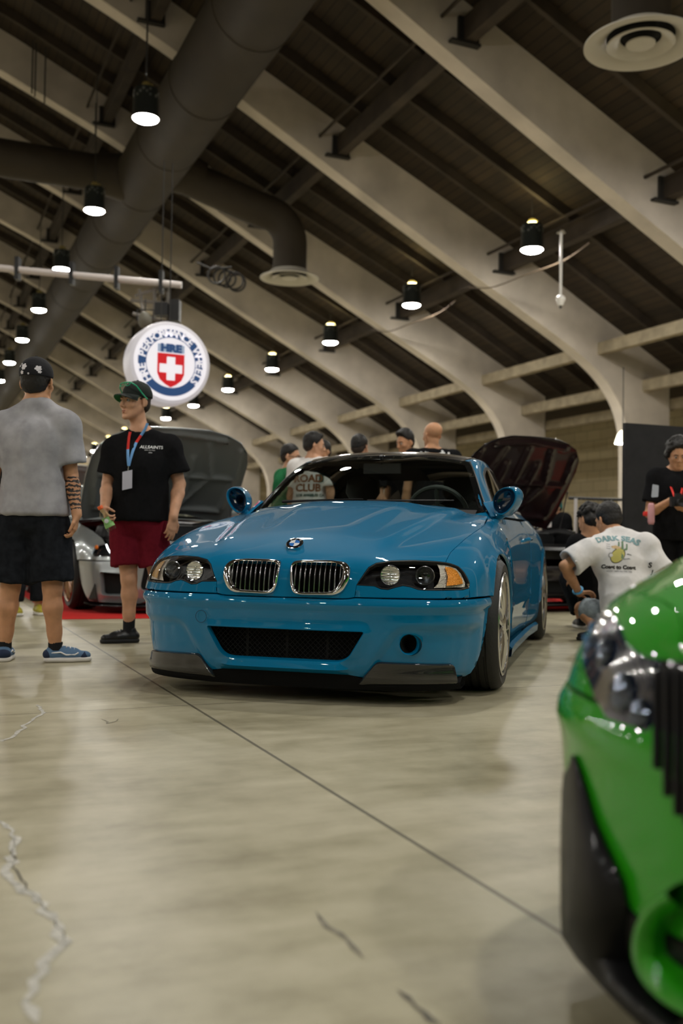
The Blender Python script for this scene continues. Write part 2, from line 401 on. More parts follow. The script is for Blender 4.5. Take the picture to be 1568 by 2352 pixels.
ROWS = [('right', 19.0, 12.94, 7.52), ('left', 19.14, 3.98, 8.97), ('far left', 19.2, -10.0, 8.97), ('outer left', 19.2, -19, 7.52)]
for nm, a0, l, z in ROWS:
    stem = min(2.9, roof_z(l)-0.5-z-LH)
    base = make_lamp(l, z, max(.3, stem))
    first = True
    for k in range(-5, 12):
        o = base if first else copy_tree(base); first = False
        o.location = HP(a0+6*k, l, z); 
        if k >= 0: lab = 'smoked high bay ceiling lamp in the %s row, %s to the camera' % (nm, ORD[min(k, 11)])
        else: lab = 'smoked high bay lamp, %s row, %s of those behind the photographer' % (nm, ORD[-k-1])
        tag(o, lab, 'ceiling lamp', 'high bay lamps in rows along the hall')
# ================================================================ surface panels laid on a smooth body form
def subdivide_cage(V, F, lev, creases=None):
    me = bpy.data.meshes.new('tmp'); me.from_pydata(V, [], F); me.validate()
    if creases:
        at = me.attributes.new('crease_edge', 'FLOAT', 'EDGE')
        for i, e in enumerate(me.edges):
            k = tuple(sorted(e.vertices)); at.data[i].value = creases.get(k, 0.0)
    o = bpy.data.objects.new('tmp', me); COL.objects.link(o)
    md = o.modifiers.new('s', 'SUBSURF'); md.levels = lev; md.render_levels = lev; md.boundary_smooth = 'PRESERVE_CORNERS'
    dg = bpy.context.evaluated_depsgraph_get(); ev = o.evaluated_get(dg); m2 = ev.to_mesh()
    n = len(m2.vertices); co = np.empty(n*3); m2.vertices.foreach_get('co', co)
    fs = [tuple(p.vertices) for p in m2.polygons]
    ev.to_mesh_clear(); bpy.data.objects.remove(o); bpy.data.meshes.remove(me)
    return co.reshape(-1, 3), fs
def dens(poly, sp, closed=True):
    out = []; n = len(poly)
    for i in range(n if closed else n-1):
        a = poly[i]; b = poly[(i+1) % n]; L = math.hypot(b[0]-a[0], b[1]-a[1]); k = max(1, int(math.ceil(L/sp)))
        for j in range(k): t = j/k; out.append((a[0]*(1-t)+b[0]*t, a[1]*(1-t)+b[1]*t))
    if not closed: out.append(tuple(poly[-1]))
    return out
def rounded(poly, r, n=5):
    """polygon with its corners rounded; r a number or one per corner"""
    out = []; m = len(poly)
    for i in range(m):
        p0 = Vector(poly[i-1]).to_2d(); p = Vector(poly[i]).to_2d(); p1 = Vector(poly[(i+1) % m]).to_2d()
        rr = r[i] if isinstance(r, (list, tuple)) else r
        a = p0-p; b = p1-p; rr = min(rr, a.length*.49, b.length*.49)
        if rr < 1e-5: out.append(tuple(p)); continue
        A = p+a.normalized()*rr; B = p+b.normalized()*rr
        for k in range(n+1):
            t = k/n; q = A*(1-t)**2+p*2*t*(1-t)+B*t*t; out.append(tuple(q))
    return out
def pip(P, poly):
    """numpy point-in-polygon"""
    x, y = P[:, 0], P[:, 1]; ins = np.zeros(len(P), bool); q = np.array(poly); n = len(q)
    for i in range(n):
        x1, y1 = q[i]; x2, y2 = q[(i+1) % n]
        if y1 == y2: continue
        c = ((y1 > y) != (y2 > y)) & (x < (x2-x1)*(y-y1)/(y2-y1)+x1); ins ^= c
    return ins
def pdist(P, poly, closed=True):
    q = np.array(poly); n = len(q); d = np.full(len(P), 1e9)
    for i in range(n if closed else n-1):
        a = q[i]; b = q[(i+1) % n]; ab = b-a; L = (ab**2).sum()
        if L < 1e-14: continue
        t = np.clip(((P-a)@ab)/L, 0, 1); d = np.minimum(d, np.hypot(*(P-(a+t[:, None]*ab)).T))
    return d
def sstep(x, a, b):
    t = np.clip((x-a)/(b-a), 0, 1); return t*t*(3-2*t)
class Form:
    """smooth body form to lay panels on; proj maps (u,v) -> ray"""
    def __init__(s, V, F, lev=5, creases=None):
        s.V, s.F = subdivide_cage(V, F, lev, creases)
        s.bvh = BVHTree.FromPolygons([Vector(v) for v in s.V], s.F)
    def cast(s, o, d):
        h = s.bvh.ray_cast(Vector(o), Vector(d))
        return (h[0], h[1] if h[1].dot(Vector(d)) < 0 else -h[1]) if h[0] is not None else (None, None)
def proj_front(u, v): return Vector((5, u, v)), Vector((-1, 0, 0))
def proj_top(u, v): return Vector((u, v, 5)), Vector((0, 0, -1))
def proj_side(u, v, s=1): return Vector((u, 5*s, v)), Vector((0, -s, 0))
CYX = -0.2
def proj_cyl(u, v):
    d = Vector((cos(u), sin(u), 0)); return Vector((CYX, 0, v))+d*4, -d
def to_cyl(p): return (atan2(p[1], p[0]-CYX), p[2])
FAY, FAZ = 0.20, 0.35
def proj_fen(u, v, s=1):
    d = Vector((0, cos(v)*s, sin(v))); return Vector((u, FAY*s, FAZ))+d*4, -d
def to_fen(p): return (p[0], atan2(p[2]-FAZ, abs(p[1])-FAY))
HAX, HAZ = -0.1, 0.15
def proj_hood(u, v):
    d = Vector((cos(v), 0, sin(v))); return Vector((HAX, u, HAZ))+d*4, -d
def to_hood(p): return (p[1], atan2(p[2]-HAZ, p[0]-HAX))
def panel(name, form, outline, proj, m, parent=None, holes=(), sp=0.02, scale=(1, 1), flange=0.014, inset=0.0018,
          disp=None, off=0.0, hole_depth=None, mirror=False, extra=(), thick=None, roundlip=0.004, sharp=38):
    """outline/holes in (u,v); scale turns u,v into metres; disp(P3, UV)->height along normal"""
    sc = np.array(scale); out = dens([(p[0]*sc[0], p[1]*sc[1]) for p in outline], sp*.5)
    hs = [dens([(p[0]*sc[0], p[1]*sc[1]) for p in h], sp*.35) for h in holes]
    ex = [dens([(p[0]*sc[0], p[1]*sc[1]) for p in h], sp*.5, closed=False) for h in extra]
    O = np.array(out); lo, hi = O.min(0), O.max(0)
    gx = np.arange(lo[0]+sp*.5, hi[0], sp); gy = np.arange(lo[1]+sp*.5, hi[1], sp)
    G = np.array([(x+(sp*.5 if j % 2 else 0), y) for j, y in enumerate(gy) for x in gx]) if len(gx) and len(gy) else np.zeros((0, 2))
    if len(G):
        k = pip(G, out) & (pdist(G, out) > sp*.45)
        for h in hs: k &= ~pip(G, h) & (pdist(G, h) > sp*.35)
        for h in ex: k &= pdist(G, h, False) > sp*.35
        G = G[k]
    pts = []; edges = []
    for L in [out]+hs:
        n0 = len(pts); pts += L; edges += [(n0+i, n0+(i+1) % len(L)) for i in range(len(L))]
    for L in ex:
        n0 = len(pts); pts += L; edges += [(n0+i, n0+i+1) for i in range(len(L)-1)]
    pts += [tuple(g) for g in G]
    vo, eo, fo, ov, oe, of = delaunay_2d_cdt([Vector(p) for p in pts], edges, [], 0, 1e-7)
    vo = np.array([tuple(v) for v in vo]); cen = np.array([vo[list(f)].mean(0) for f in fo])
    keep = pip(cen, out)
    for h in hs: keep &= ~pip(cen, h)
    fo = [tuple(f) for f, k in zip(fo, keep) if k]
    used = sorted({i for f in fo for i in f}); remap = {v: i for i, v in enumerate(used)}
    uv = vo[used]/sc; fo = [tuple(remap[i] for i in f) for f in fo]
    P = []; Nn = []; ok = []
    for u, v in uv:
        o, d = proj(u, v); h, nn = form.cast(o, d)
        if h is None: P.append(Vector((0, 0, 0))); Nn.append(Vector((0, 0, 1))); ok.append(False)
        else: P.append(h); Nn.append(nn); ok.append(True)
    fo = [f for f in fo if all(ok[i] for i in f)]
    if disp is not None:
        A = np.array([tuple(p) for p in P]); hh = disp(A, uv)
        P = [p+n*float(h) for p, n, h in zip(P, Nn, hh)]
    if off: P = [p+n*off for p, n in zip(P, Nn)]
    # orientation
    fo2 = []
    for f in fo:
        n = (P[f[1]]-P[f[0]]).cross(P[f[2]]-P[f[0]]); fo2.append(f if n.dot(Nn[f[0]]) > 0 else f[::-1])
    # boundary strips
    cnt = {}
    for f in fo2:
        for i in range(3):
            a, b = f[i], f[(i+1) % 3]; cnt[(a, b)] = 1
    bd = [(a, b) for (a, b) in cnt if (b, a) not in cnt]
    nxt = {}
    tan = {}
    for a, b in bd:
        e = (P[b]-P[a]).normalized(); tan.setdefault(a, []).append(e); tan.setdefault(b, []).append(e)
    hd = hole_depth if hole_depth is not None else flange
    isout = {}
    if bd:
        bu = sorted({i for e in bd for i in e}); BU = uv[bu]*sc; do = pdist(BU, out)
        for i, q in zip(bu, do): isout[i] = q < 1e-5
    inn = {}
    V = list(P); ring1 = {}; ring2 = {}
    for i in tan:
        t = sum(tan[i], Vector()).normalized(); w_ = Nn[i].cross(t)    # points inwards over the panel
        out_ = isout.get(i, True)
        V[i] = P[i]+w_*(inset if out_ else 0)
        dd = flange if out_ else hd
        ring1[i] = len(V); V.append(V[i]-w_*roundlip*.6-Nn[i]*roundlip)
        ring2[i] = len(V); V.append(V[i]-w_*roundlip*.6-Nn[i]*dd)
    F2 = list(fo2)
    for a, b in bd:
        F2.append((b, a, ring1[a], ring1[b])); F2.append((ring1[b], ring1[a], ring2[a], ring2[b]))
    if mirror:
        V = [Vector((v.x, -v.y, v.z)) for v in V]; F2 = [f[::-1] for f in F2]
    return mesh_obj(name, V, F2, m, parent, True, sharp)
# ================================================================ the blue coupe
CARX, CARY, CARYAW = -0.0433, 5.1639, -0.2703
CFW = Vector((sin(CARYAW), -cos(CARYAW), 0)); CLF = Vector((cos(CARYAW), sin(CARYAW), 0))
CROT = atan2(CFW.y, CFW.x)
def car_local(p): q = Vector(p)-Vector((CARX, CARY, 0)); return Vector((q.dot(CFW), q.dot(CLF), q.z))
Lz = [.070, .17, .30, .43, .477, .53, .585, .64]
NX = {0: (.735, .73, .70, .625, .515), 1: (.79, .785, .75, .665, .54), 2: (.80, .793, .757, .675, .55), 3: (.805, .798, .762, .68, .553),
      4: (.788, .782, .747, .665, .545), 5: (.785, .778, .740, .65, .53), 6: (.775, .768, .722, .628, .505), 7: (.748, .742, .695, .59, .47)}
NY = {0: (0, .30, .50, .68, .775), 1: (0, .30, .50, .685, .80), 2: (0, .30, .50, .69, .815), 3: (0, .30, .50, .695, .825), 4: (0, .30, .50, .695, .82),
      5: (0, .30, .50, .69, .81), 6: (0, .30, .495, .68, .795), 7: (0, .295, .485, .66, .765)}
SX = [.36, 0, -.36, -.66, -1.1, -1.7, -2.3, -2.73, -3.2]
SY = [[.815, .84, .83, .82, .82, .82, .84, .86, .83], [.84, .885, .87, .845, .84, .84, .875, .90, .86], [.858, .905, .885, .862, .86, .86, .895, .915, .872],
      [.865, .91, .888, .872, .87, .87, .90, .918, .876], [.865, .91, .888, .874, .871, .871, .90, .918, .876], [.86, .907, .888, .876, .872, .872, .90, .916, .874],
      [.848, .897, .886, .877, .872, .872, .897, .91, .87], [.822, .868, .872, .868, .866, .866, .884, .892, .856]]
SZ = [[.10, .14, .14, .14, .14, .14, .14, .16, .2], [.18]*9, [.30]*9, [.42]*9, [.477]*9, [.54]*9, [.60, .62, .63, .64, .65, .65, .66, .66, .66], [.655, .70, .73, .75, .76, .765, .775, .78, .775]]
CREST = [(.40, .70, .69), (.27, .765, .738), (0, .795, .798), (-.36, .785, .850), (-.66, .775, .878), (-1.1, .79, .888), (-1.7, .795, .892), (-2.3, .80, .905), (-2.73, .79, .91), (-3.2, .76, .90)]
HOOD = [[(.64, 0, .700), (.632, .29, .697), (.585, .475, .692), (.51, .60, .685)],
        [(.33, 0, .772), (.33, .28, .766), (.31, .48, .755), (.29, .65, .742)],
        [(0, 0, .845), (0, .28, .84), (0, .48, .829), (0, .67, .812)],
        [(-.30, 0, .908), (-.31, .28, .903), (-.33, .48, .892), (-.35, .67, .868)],
        [(-.50, 0, .935), (-.52, .28, .93), (-.58, .49, .915), (-.64, .66, .893)]]
def body_cage():
    half = {}; V = []; F = []
    def add(k, p):
        half[k] = p
    for L in range(8):
        for c in range(5): add(('w', L, c), (NX[L][c], NY[L][c], Lz[L]))
        for c in range(9): add(('w', L, 5+c), (SX[c]-(0.0), SY[L][c], SZ[L][c]))
        z = SZ[L][8]; add(('w', L, 14), (-3.55, SY[L][8]-.16, z)); add(('w', L, 15), (-3.68, .38, z)); add(('w', L, 16), (-3.71, 0, z))
    for i, p in enumerate(CREST): add(('w', 8, 4+i), p)
    add(('w', 8, 14), (-3.48, .62, .89)); add(('w', 8, 15), (-3.58, .36, .895)); add(('w', 8, 16), (-3.60, 0, .90))
    for r, row in enumerate(HOOD):
        for c, p in enumerate(row): add(('h', r, c), p)
    quads = []
    for L in range(7):
        for c in range(16): quads.append([('w', L, c), ('w', L, c+1), ('w', L+1, c+1), ('w', L+1, c)])
    for c in range(4, 16): quads.append([('w', 7, c), ('w', 7, c+1), ('w', 8, c+1), ('w', 8, c)])
    for c in range(3): quads.append([('w', 7, c), ('w', 7, c+1), ('h', 0, c+1), ('h', 0, c)])
    quads.append([('w', 7, 3), ('w', 7, 4), ('w', 8, 4), ('h', 0, 3)])
    for r in range(4):
        for c in range(3): quads.append([('h', r, c), ('h', r, c+1), ('h', r+1, c+1), ('h', r+1, c)])
        quads.append([('h', r, 3), ('w', 8, 4+r), ('w', 8, 5+r), ('h', r+1, 3)])
    # trunk
    tr = {}
    for r, (x, zc) in enumerate([(-3.05, .935), (-3.3, .925)]):
        for c, y in enumerate([0, .36, .60]): add(('t', r, c), (x, y, zc-.02*(y/.6)**2))
    quads += [[('t', 0, 0), ('t', 0, 1), ('t', 1, 1), ('t', 1, 0)], [('t', 0, 1), ('t', 0, 2), ('t', 1, 2), ('t', 1, 1)]]
    quads += [[('t', 1, 0), ('t', 1, 1), ('w', 8, 15), ('w', 8, 16)], [('t', 1, 1), ('t', 1, 2), ('w', 8, 14), ('w', 8, 15)], [('t', 0, 2), ('w', 8, 12), ('w', 8, 13), ('t', 1, 2)], [('t', 1, 2), ('w', 8, 13), ('w', 8, 14)]]
    idx = {}
    for k, p in half.items(): idx[(k, 1)] = len(V); V.append(p)
    for k, p in half.items():
        if abs(p[1]) < 1e-9: idx[(k, -1)] = idx[(k, 1)]
        else: idx[(k, -1)] = len(V); V.append((p[0], -p[1], p[2]))
    for q in quads:
        F.append(tuple(idx[(k, 1)] for k in q)); F.append(tuple(idx[(k, -1)] for k in q)[::-1])
    cr = {}
    def cz(a, b, v):
        for s in (1, -1): cr[tuple(sorted((idx[(a, s)], idx[(b, s)])))] = v
    for c in range(12): cz(('w', 3, c), ('w', 3, c+1), 0.35 if c < 5 else 0)
    return V, F, cr
GH = [[(-.455, 0, .900), (-.495, .35, .892), (-.645, .685, .868), (-.70, .755, .862)],
      [(-.80, 0, 1.125), (-.83, .34, 1.115), (-.94, .635, 1.07), (-.97, .775, .886)],
      [(-1.12, 0, 1.292), (-1.14, .32, 1.285), (-1.22, .575, 1.245), (-1.25, .785, .888)],
      [(-1.5, 0, 1.335), (-1.5, .32, 1.328), (-1.52, .59, 1.280), (-1.55, .79, .892)],
      [(-2.0, 0, 1.325), (-2.0, .32, 1.317), (-2.0, .575, 1.265), (-2.0, .79, .898)],
      [(-2.4, 0, 1.265), (-2.4, .30, 1.257), (-2.42, .545, 1.20), (-2.45, .785, .903)],
      [(-2.75, 0, 1.12), (-2.75, .30, 1.11), (-2.80, .56, 1.04), (-2.85, .765, .905)],
      [(-3.06, 0, .935), (-3.06, .3, .93), (-3.07, .60, .913), (-3.09, .74, .90)]]
def gh_cage():
    V = []; F = []; idx = {}; cr = {}
    for r, row in enumerate(GH):
        for c, p in enumerate(row):
            idx[(r, c, 1)] = len(V); V.append(p)
            if c: idx[(r, c, -1)] = len(V); V.append((p[0], -p[1], p[2]))
            else: idx[(r, c, -1)] = idx[(r, c, 1)]
    for r in range(len(GH)-1):
        for c in range(3):
            q = [(r, c), (r, c+1), (r+1, c+1), (r+1, c)]
            F.append(tuple(idx[k+(1,)] for k in q)); F.append(tuple(idx[k+(-1,)] for k in q)[::-1])
        for s in (1, -1): cr[tuple(sorted((idx[(r, 2, s)], idx[(r+1, 2, s)])))] = 0.55
    return V, F, cr
BV, BF, BC = body_cage(); BODY = Form(BV, BF, 5, BC)
GV, GF, GC = gh_cage(); GRN = Form(GV, GF, 4, GC)
def pick(px, form=None):
    """the point of the body seen at a pixel, in the car's own frame"""
    form = form or BODY
    d = px_dir(px); o = car_local((0, 0, CAM_H)); dl = Vector((d.dot(CFW), d.dot(CLF), d.z))
    h, n = form.cast(o, dl)
    if h is None:
        dl = (Vector((.3, 0.0, .5))-o).lerp(dl*((Vector((.3, 0, .5))-o).length), .985); h, n = form.cast(o, dl)
        print('pick moved', px, h)
    return h
def picks(L, form=None): return [pick(p, form) for p in L]
def surf_side(x, z, s=1): return BODY.cast(Vector((x, 5*s, z)), Vector((0, -s, 0)))[0]
def surf_front(y, z): return BODY.cast(Vector((5, y, z)), Vector((-1, 0, 0)))[0]
# ---- paint and trim
def paint(name, col, flake=0.0, rough=0.28, metal=0.0):
    m = mat(name, col, rough=rough, coat=1.0, coatr=0.015, metal=metal, spec=.08)
    return m
blue = paint('laguna_blue_paint', (0.0, 0.16, 0.335), rough=0.5, metal=0.0)
blk = mat('black_plastic', (0.012, 0.012, 0.013), rough=0.45)
void = mat('dark_cavity', (0.004, 0.004, 0.004), rough=0.9)
chrome = mat('chrome', (0.75, 0.76, 0.77), rough=0.08, metal=1.0)
satin = mat('brushed_silver', (0.62, 0.62, 0.61), rough=0.22, metal=1.0)
rubber = mat('tyre_rubber', (0.018, 0.018, 0.019), rough=0.55, bump=(60, 0.15))
def carbon_mat():
    m = mat('carbon_fibre', (0.02, 0.02, 0.022), rough=0.25, coat=1.0)
    N, L, b = nodes(m); tc = N.new('ShaderNodeTexCoord'); ch = N.new('ShaderNodeTexChecker'); ch.inputs['Scale'].default_value = 220
    ch.inputs[1].default_value = (0.022, 0.022, 0.024, 1); ch.inputs[2].default_value = (0.006, 0.006, 0.007, 1)
    L.new(tc.outputs['Object'], ch.inputs[0]); L.new(ch.outputs[0], b.inputs['Base Color']); return m
carbon = carbon_mat()
def glass_mat(name, tint, refl=1.0, rough=0.0):
    m = bpy.data.materials.new(name); m.use_nodes = True; N = m.node_tree.nodes; L = m.node_tree.links; N.clear()
    out = N.new('ShaderNodeOutputMaterial'); mx = N.new('ShaderNodeMixShader'); t = N.new('ShaderNodeBsdfTransparent'); g = N.new('ShaderNodeBsdfGlossy')
    f = N.new('ShaderNodeLayerWeight'); f.inputs[0].default_value = 0.5; t.inputs[0].default_value = (*tint, 1); g.inputs['Roughness'].default_value = rough
    pw = N.new('ShaderNodeMath'); pw.operation = 'POWER'; pw.inputs[1].default_value = 4.0; L.new(f.outputs['Facing'], pw.inputs[0])
    mu = N.new('ShaderNodeMath'); mu.operation = 'MULTIPLY_ADD'; mu.use_clamp = True; mu.inputs[1].default_value = .9*min(1, refl); mu.inputs[2].default_value = .045*refl; L.new(pw.outputs[0], mu.inputs[0])
    L.new(mu.outputs[0], mx.inputs[0]); L.new(t.outputs[0], mx.inputs[1]); L.new(g.outputs[0], mx.inputs[2]); L.new(mx.outputs[0], out.inputs[0]); return m
clear = glass_mat('clear_lamp_cover', (0.96, 0.97, 0.97), 1.0)
wsglass = glass_mat('windscreen_glass', (0.86, 0.92, 0.89), 1.0)
sideglass = glass_mat('side_window_glass', (0.72, 0.78, 0.75), 1.0)
def frame_on(p, n, up=Vector((0, 0, 1))):
    n = n.normalized(); x = up.cross(n).normalized(); y = n.cross(x); return frame(p, x, y, n)
def make_wheel(parent, x, y, side, R=0.325, rimr=0.252, wid=0.25, spokes=10, rim_m=None, name='wheel', y_out=None, style='mesh', hubm=None):
    """a wheel about its own centre; outer face towards side*y"""
    rim_m = rim_m or satin
    w_ = empty(name, (x, y, R)); w_.parent = parent
    rt = Matrix.Rotation(-pi/2*side, 3, 'X')      # lathe z -> side*y
    hw = wid/2
    mb = MB(); 
    pr = [(rimr-.002, -hw+.012), (rimr+.02, -hw+.004), (R-.03, -hw+.002), (R-.010, -hw+.018), (R-.002, -hw+.04)]
    for g in (-.06, -.02, .02, .06): pr += [(R, g-.008), (R-.007, g-.005), (R-.007, g+.005), (R, g+.008)]
    pr += [(R-.002, hw-.04), (R-.010, hw-.018), (R-.03, hw-.002), (rimr+.02, hw-.004), (rimr-.002, hw-.012)]
    mb.lathe(pr, 72, rot=rt); mb.build('tyre', rubber, w_)
    # barrel and lip
    mb = MB(); mb.lathe([(rimr+.004, hw-.004), (rimr-.002, hw+.002), (rimr-.012, hw-.002), (rimr-.014, hw-.02), (rimr-.020, hw-.05), (rimr-.05, -hw+.03), (rimr, -hw+.01)], 72, rot=rt)
    mb.build('rim_barrel', rim_m, w_)
    sp = MB(); f0 = hw-.020
    for k in range(spokes):
        a = 2*pi*k/spokes
        for s2 in (-1, 1):
            pts = []
            for r, z, da in ((.045, f0+.006, 0), (.10, f0+.012, .05), (.17, f0+.010, .13), (rimr-.022, f0+.004, .20 if style == 'mesh' else .10)):
                aa = a+s2*da; pts.append(rt @ Vector((r*cos(aa), r*sin(aa), z)))
            sp.tube(pts, [.013, .012, .012, .012], 6)
    sp.lathe([(0, f0+.03), (.03, f0+.03), (.052, f0+.018), (.07, f0+.004), (.075, f0-.03), (0, f0-.03)], 32, rot=rt)
    sp.build('spokes', rim_m, w_)
    mb = MB(); mb.lathe([(0, f0+.034), (.024, f0+.034), (.028, f0+.028)], 24, rot=rt); mb.build('centre_cap', blk, w_)
    mb = MB(); mb.lathe([(.03, hw-.10), (.17, hw-.10), (.17, hw-.08), (.03, hw-.08)], 48, rot=rt); mb.build('brake_disc', mat('brake_steel', (.3, .3, .3), rough=.35, metal=1), w_)
    mb = MB(); mb.lathe([(0, hw-.13), (rimr-.03, hw-.13), (rimr-.03, hw-.12), (0, hw-.12)], 40, rot=rt); mb.build('inner_drum', void, w_)
    return w_
def arch_liner(parent, x, s, rr=.37, zc=.325, yi=.45, yo=.84):
    V = []; F = []; n = 24
    for k in range(n+1):
        a = -0.35+(pi+.7)*k/n
        for y in (yi, yo): V.append((x+rr*cos(a), y*s, zc+rr*sin(a)))
    for k in range(n): F.append((2*k, 2*k+1, 2*k+3, 2*k+2))
    n0 = len(V); V.append((x, yi*s, zc-.1))
    for k in range(n): F.append((n0, 2*k, 2*k+2))
    return mesh_obj('arch_liner', V, F, blk, parent)
def inner_shell(parent, form, xr=(-3.7, .28), depth=.03, zmax=.97):
    V2, F2 = subdivide_cage(BV, BF, 3, BC)
    me = bpy.data.meshes.new('t'); me.from_pydata([tuple(v) for v in V2], [], F2); bm = bmesh.new(); bm.from_mesh(me); bm.normal_update()
    bmesh.ops.recalc_face_normals(bm, faces=bm.faces)
    V = [tuple(v.co-v.normal*depth*(1 if v.normal.dot(Vector((v.co.x+1.4, v.co.y, v.co.z-.5))) > 0 else -1)) for v in bm.verts]; F = []
    for f in bm.faces:
        c = f.calc_center_median()
        if not (xr[0] < c.x < xr[1]): continue
        if any((c.x-wx)**2+(c.z-.325)**2 < .385**2 for wx in (0, -2.731)) and abs(c.y) > .3: continue
        if c.z > .84 and abs(c.y) < .8 and c.x < -.5: continue
        F.append([v.index for v in f.verts])
    bm.free(); bpy.data.meshes.remove(me)
    return mesh_obj('inner_body', V, F, void, parent)
car = empty('blue_coupe', (CARX, CARY, 0), CROT, 'lowered glossy blue two door coupe with twin chrome kidney grilles and black front intake', 'car')
# ---------------- outlines (left half of the car), measured on the body
HL_TOP = [(818.5, 1344), (834, 1320), (846, 1303), (863, 1293), (898, 1287.5), (949, 1286.5), (1001, 1289), (1023, 1291.5)]
HL_OUT = [(1036, 1294.5), (1053, 1301), (1066.5, 1315), (1078.5, 1339), (1077, 1351), (1063, 1355)]
HL_BOT = [(1001, 1356.4), (975, 1356), (960, 1354.7), (943, 1348.5), (925, 1345.5), (908, 1349.5), (891, 1354.7), (874, 1353), (860, 1346.5)]
hl3 = picks(HL_TOP+HL_OUT+HL_BOT); hlc = [to_cyl(p) for p in hl3]
CS = (0.88, 1.0)
hltop3 = picks(HL_TOP)
seam3 = [surf_front(0, .474), surf_front(.27, .474), surf_front(.30, .476), surf_front(.325, .482)]
SHUT = picks([(1030, 1277), (1035, 1268), (1052, 1252), (1070, 1236), (1087, 1224), (1104, 1213), (1112, 1206)])+[BODY.cast(Vector((-.60, .735, 5)), Vector((0, 0, -1)))[0]]
cowl3 = [BODY.cast(Vector((x, y, 5)), Vector((0, 0, -1)))[0] for x, y in [(-.585, .66), (-.545, .55), (-.49, .35), (-.47, .2), (-.465, 0)]]
hoodL = seam3+hltop3+SHUT+cowl3
hoodLp = [to_hood(p) for p in hoodL]
hood_outline = [(u, v) for u, v in hoodLp]+[(-u, v) for u, v in hoodLp[::-1] if abs(u) > 1e-6]
KO = [(661.6, 1286.5), (689, 1284), (747.7, 1285), (782, 1289), (793, 1303), (790.7, 1330.6), (775, 1358), (758, 1366.7), (678.8, 1366), (661, 1362), (654, 1341), (654.7, 1303)]
kid3 = picks(KO)
def shift_y(p, d): q = p.copy(); q.y += d; return q
KSH = 0.022-min(p.y for p in kid3)
kid = [(p.y+KSH, p.z) for p in kid3]
kid = rounded([(y, z-.002) for y, z in kid], .012, 3)
kidh = [to_hood(surf_front(y, z)) for y, z in kid]
creaseline = [(0.36, .66), (0.43, .50), (.50, .1), (.56, -.25), (.62, -.60)]   # (y, x) of the bonnet ridge
def hood_disp(A, uv):
    y = np.abs(A[:, 1]); x = A[:, 0]; z = A[:, 2]
    yc = np.interp(-x, [-.70, -.50, -.1, .25, .60], [.37, .42, .50, .55, .60])
    h = 0.020*sstep(yc-y, -.035, .045)*sstep(-x, -.72, -.45)
    yr = np.interp(-x, [-.70, -.50, -.1, .25, .60], [.20, .22, .27, .31, .34])
    h += 0.010*sstep(yr-y, -.07, .07)*sstep(-x, -.70, -.30)
    # nose falls away beside each kidney
    return h
hood = panel('bonnet', BODY, hood_outline, proj_hood, blue, car, holes=[kidh, [(-u, v) for u, v in kidh]], sp=.022, scale=(1, .75), disp=hood_disp, hole_depth=.03)
# ---------------- bumper
be = [to_cyl(surf_side(x, z)) for x, z in [(.325, .474), (.335, .42), (.35, .33), (.375, .24), (.41, .16), (.455, .105)]]
topc = [to_cyl(surf_front(y, z)) for y, z in [(0, .470), (.27, .470), (.30, .4725), (.325, .477), (.45, .476), (.6, .475), (.7, .474)]]
botc = [to_cyl(surf_front(y, z)) for y, z in ((.74, .103), (.68, .098), (.6, .095), (.5, .092), (.42, .092), (.36, .118), (.30, .130), (.2, .132), (0, .132))]
bL = topc+be+botc
bumper_outline = bL+[(-u, v) for u, v in bL[::-1] if abs(u) > 1e-6]
intake = rounded([(-.375, .332), (.375, .332), (.29, .19), (-.29, .19)], [.02, .02, .05, .05], 6)
intakec = [to_cyl(surf_front(y, z)) for y, z in dens(intake, .03)]
fog = [(.565+.042*cos(2*pi*k/28), .275+.047*sin(2*pi*k/28)) for k in range(28)]
fogc = [to_cyl(surf_front(y, z)) for y, z in fog]
corner = rounded([(.90, .345), (.515, .345), (.415, .20), (.37, .10), (.37, .0), (.90, .0)], [0, .05, .04, .02, 0, 0], 6)
def bumper_disp(A, uv):
    y = np.abs(A[:, 1]); z = A[:, 2]; x = A[:, 0]; P2 = np.stack([y, z], 1)
    d = pdist(P2, corner); s = np.where(pip(P2, corner), -d, d)
    h = -0.016*sstep(-s, -.012, .016)*sstep(x, .40, .5)
    # rim round the intake and the rounded lower bar
    I = np.abs(pdist(np.stack([A[:, 1], z], 1), intake)); h += 0.010*np.exp(-(I/.022)**2)
    h += 0.026*np.exp(-((z-.162)/.017)**2)*sstep(-y, -.36, -.24)
    h += -0.012*sstep(-z, -.13, -.10)
    h += 0.007*np.exp(-((z-.448)/.016)**2)-0.009*sstep(-z, -.432, -.418)
    F_ = np.abs(pdist(np.stack([A[:, 1], z], 1), fog)); h += 0.006*np.exp(-(F_/.010)**2)*(A[:, 1] > 0)
    return h
bump = panel('front_bumper', BODY, bumper_outline, proj_cyl, blue, car, holes=[intakec, fogc], sp=.016, scale=CS, disp=bumper_disp, hole_depth=.03, roundlip=.006, inset=.003)
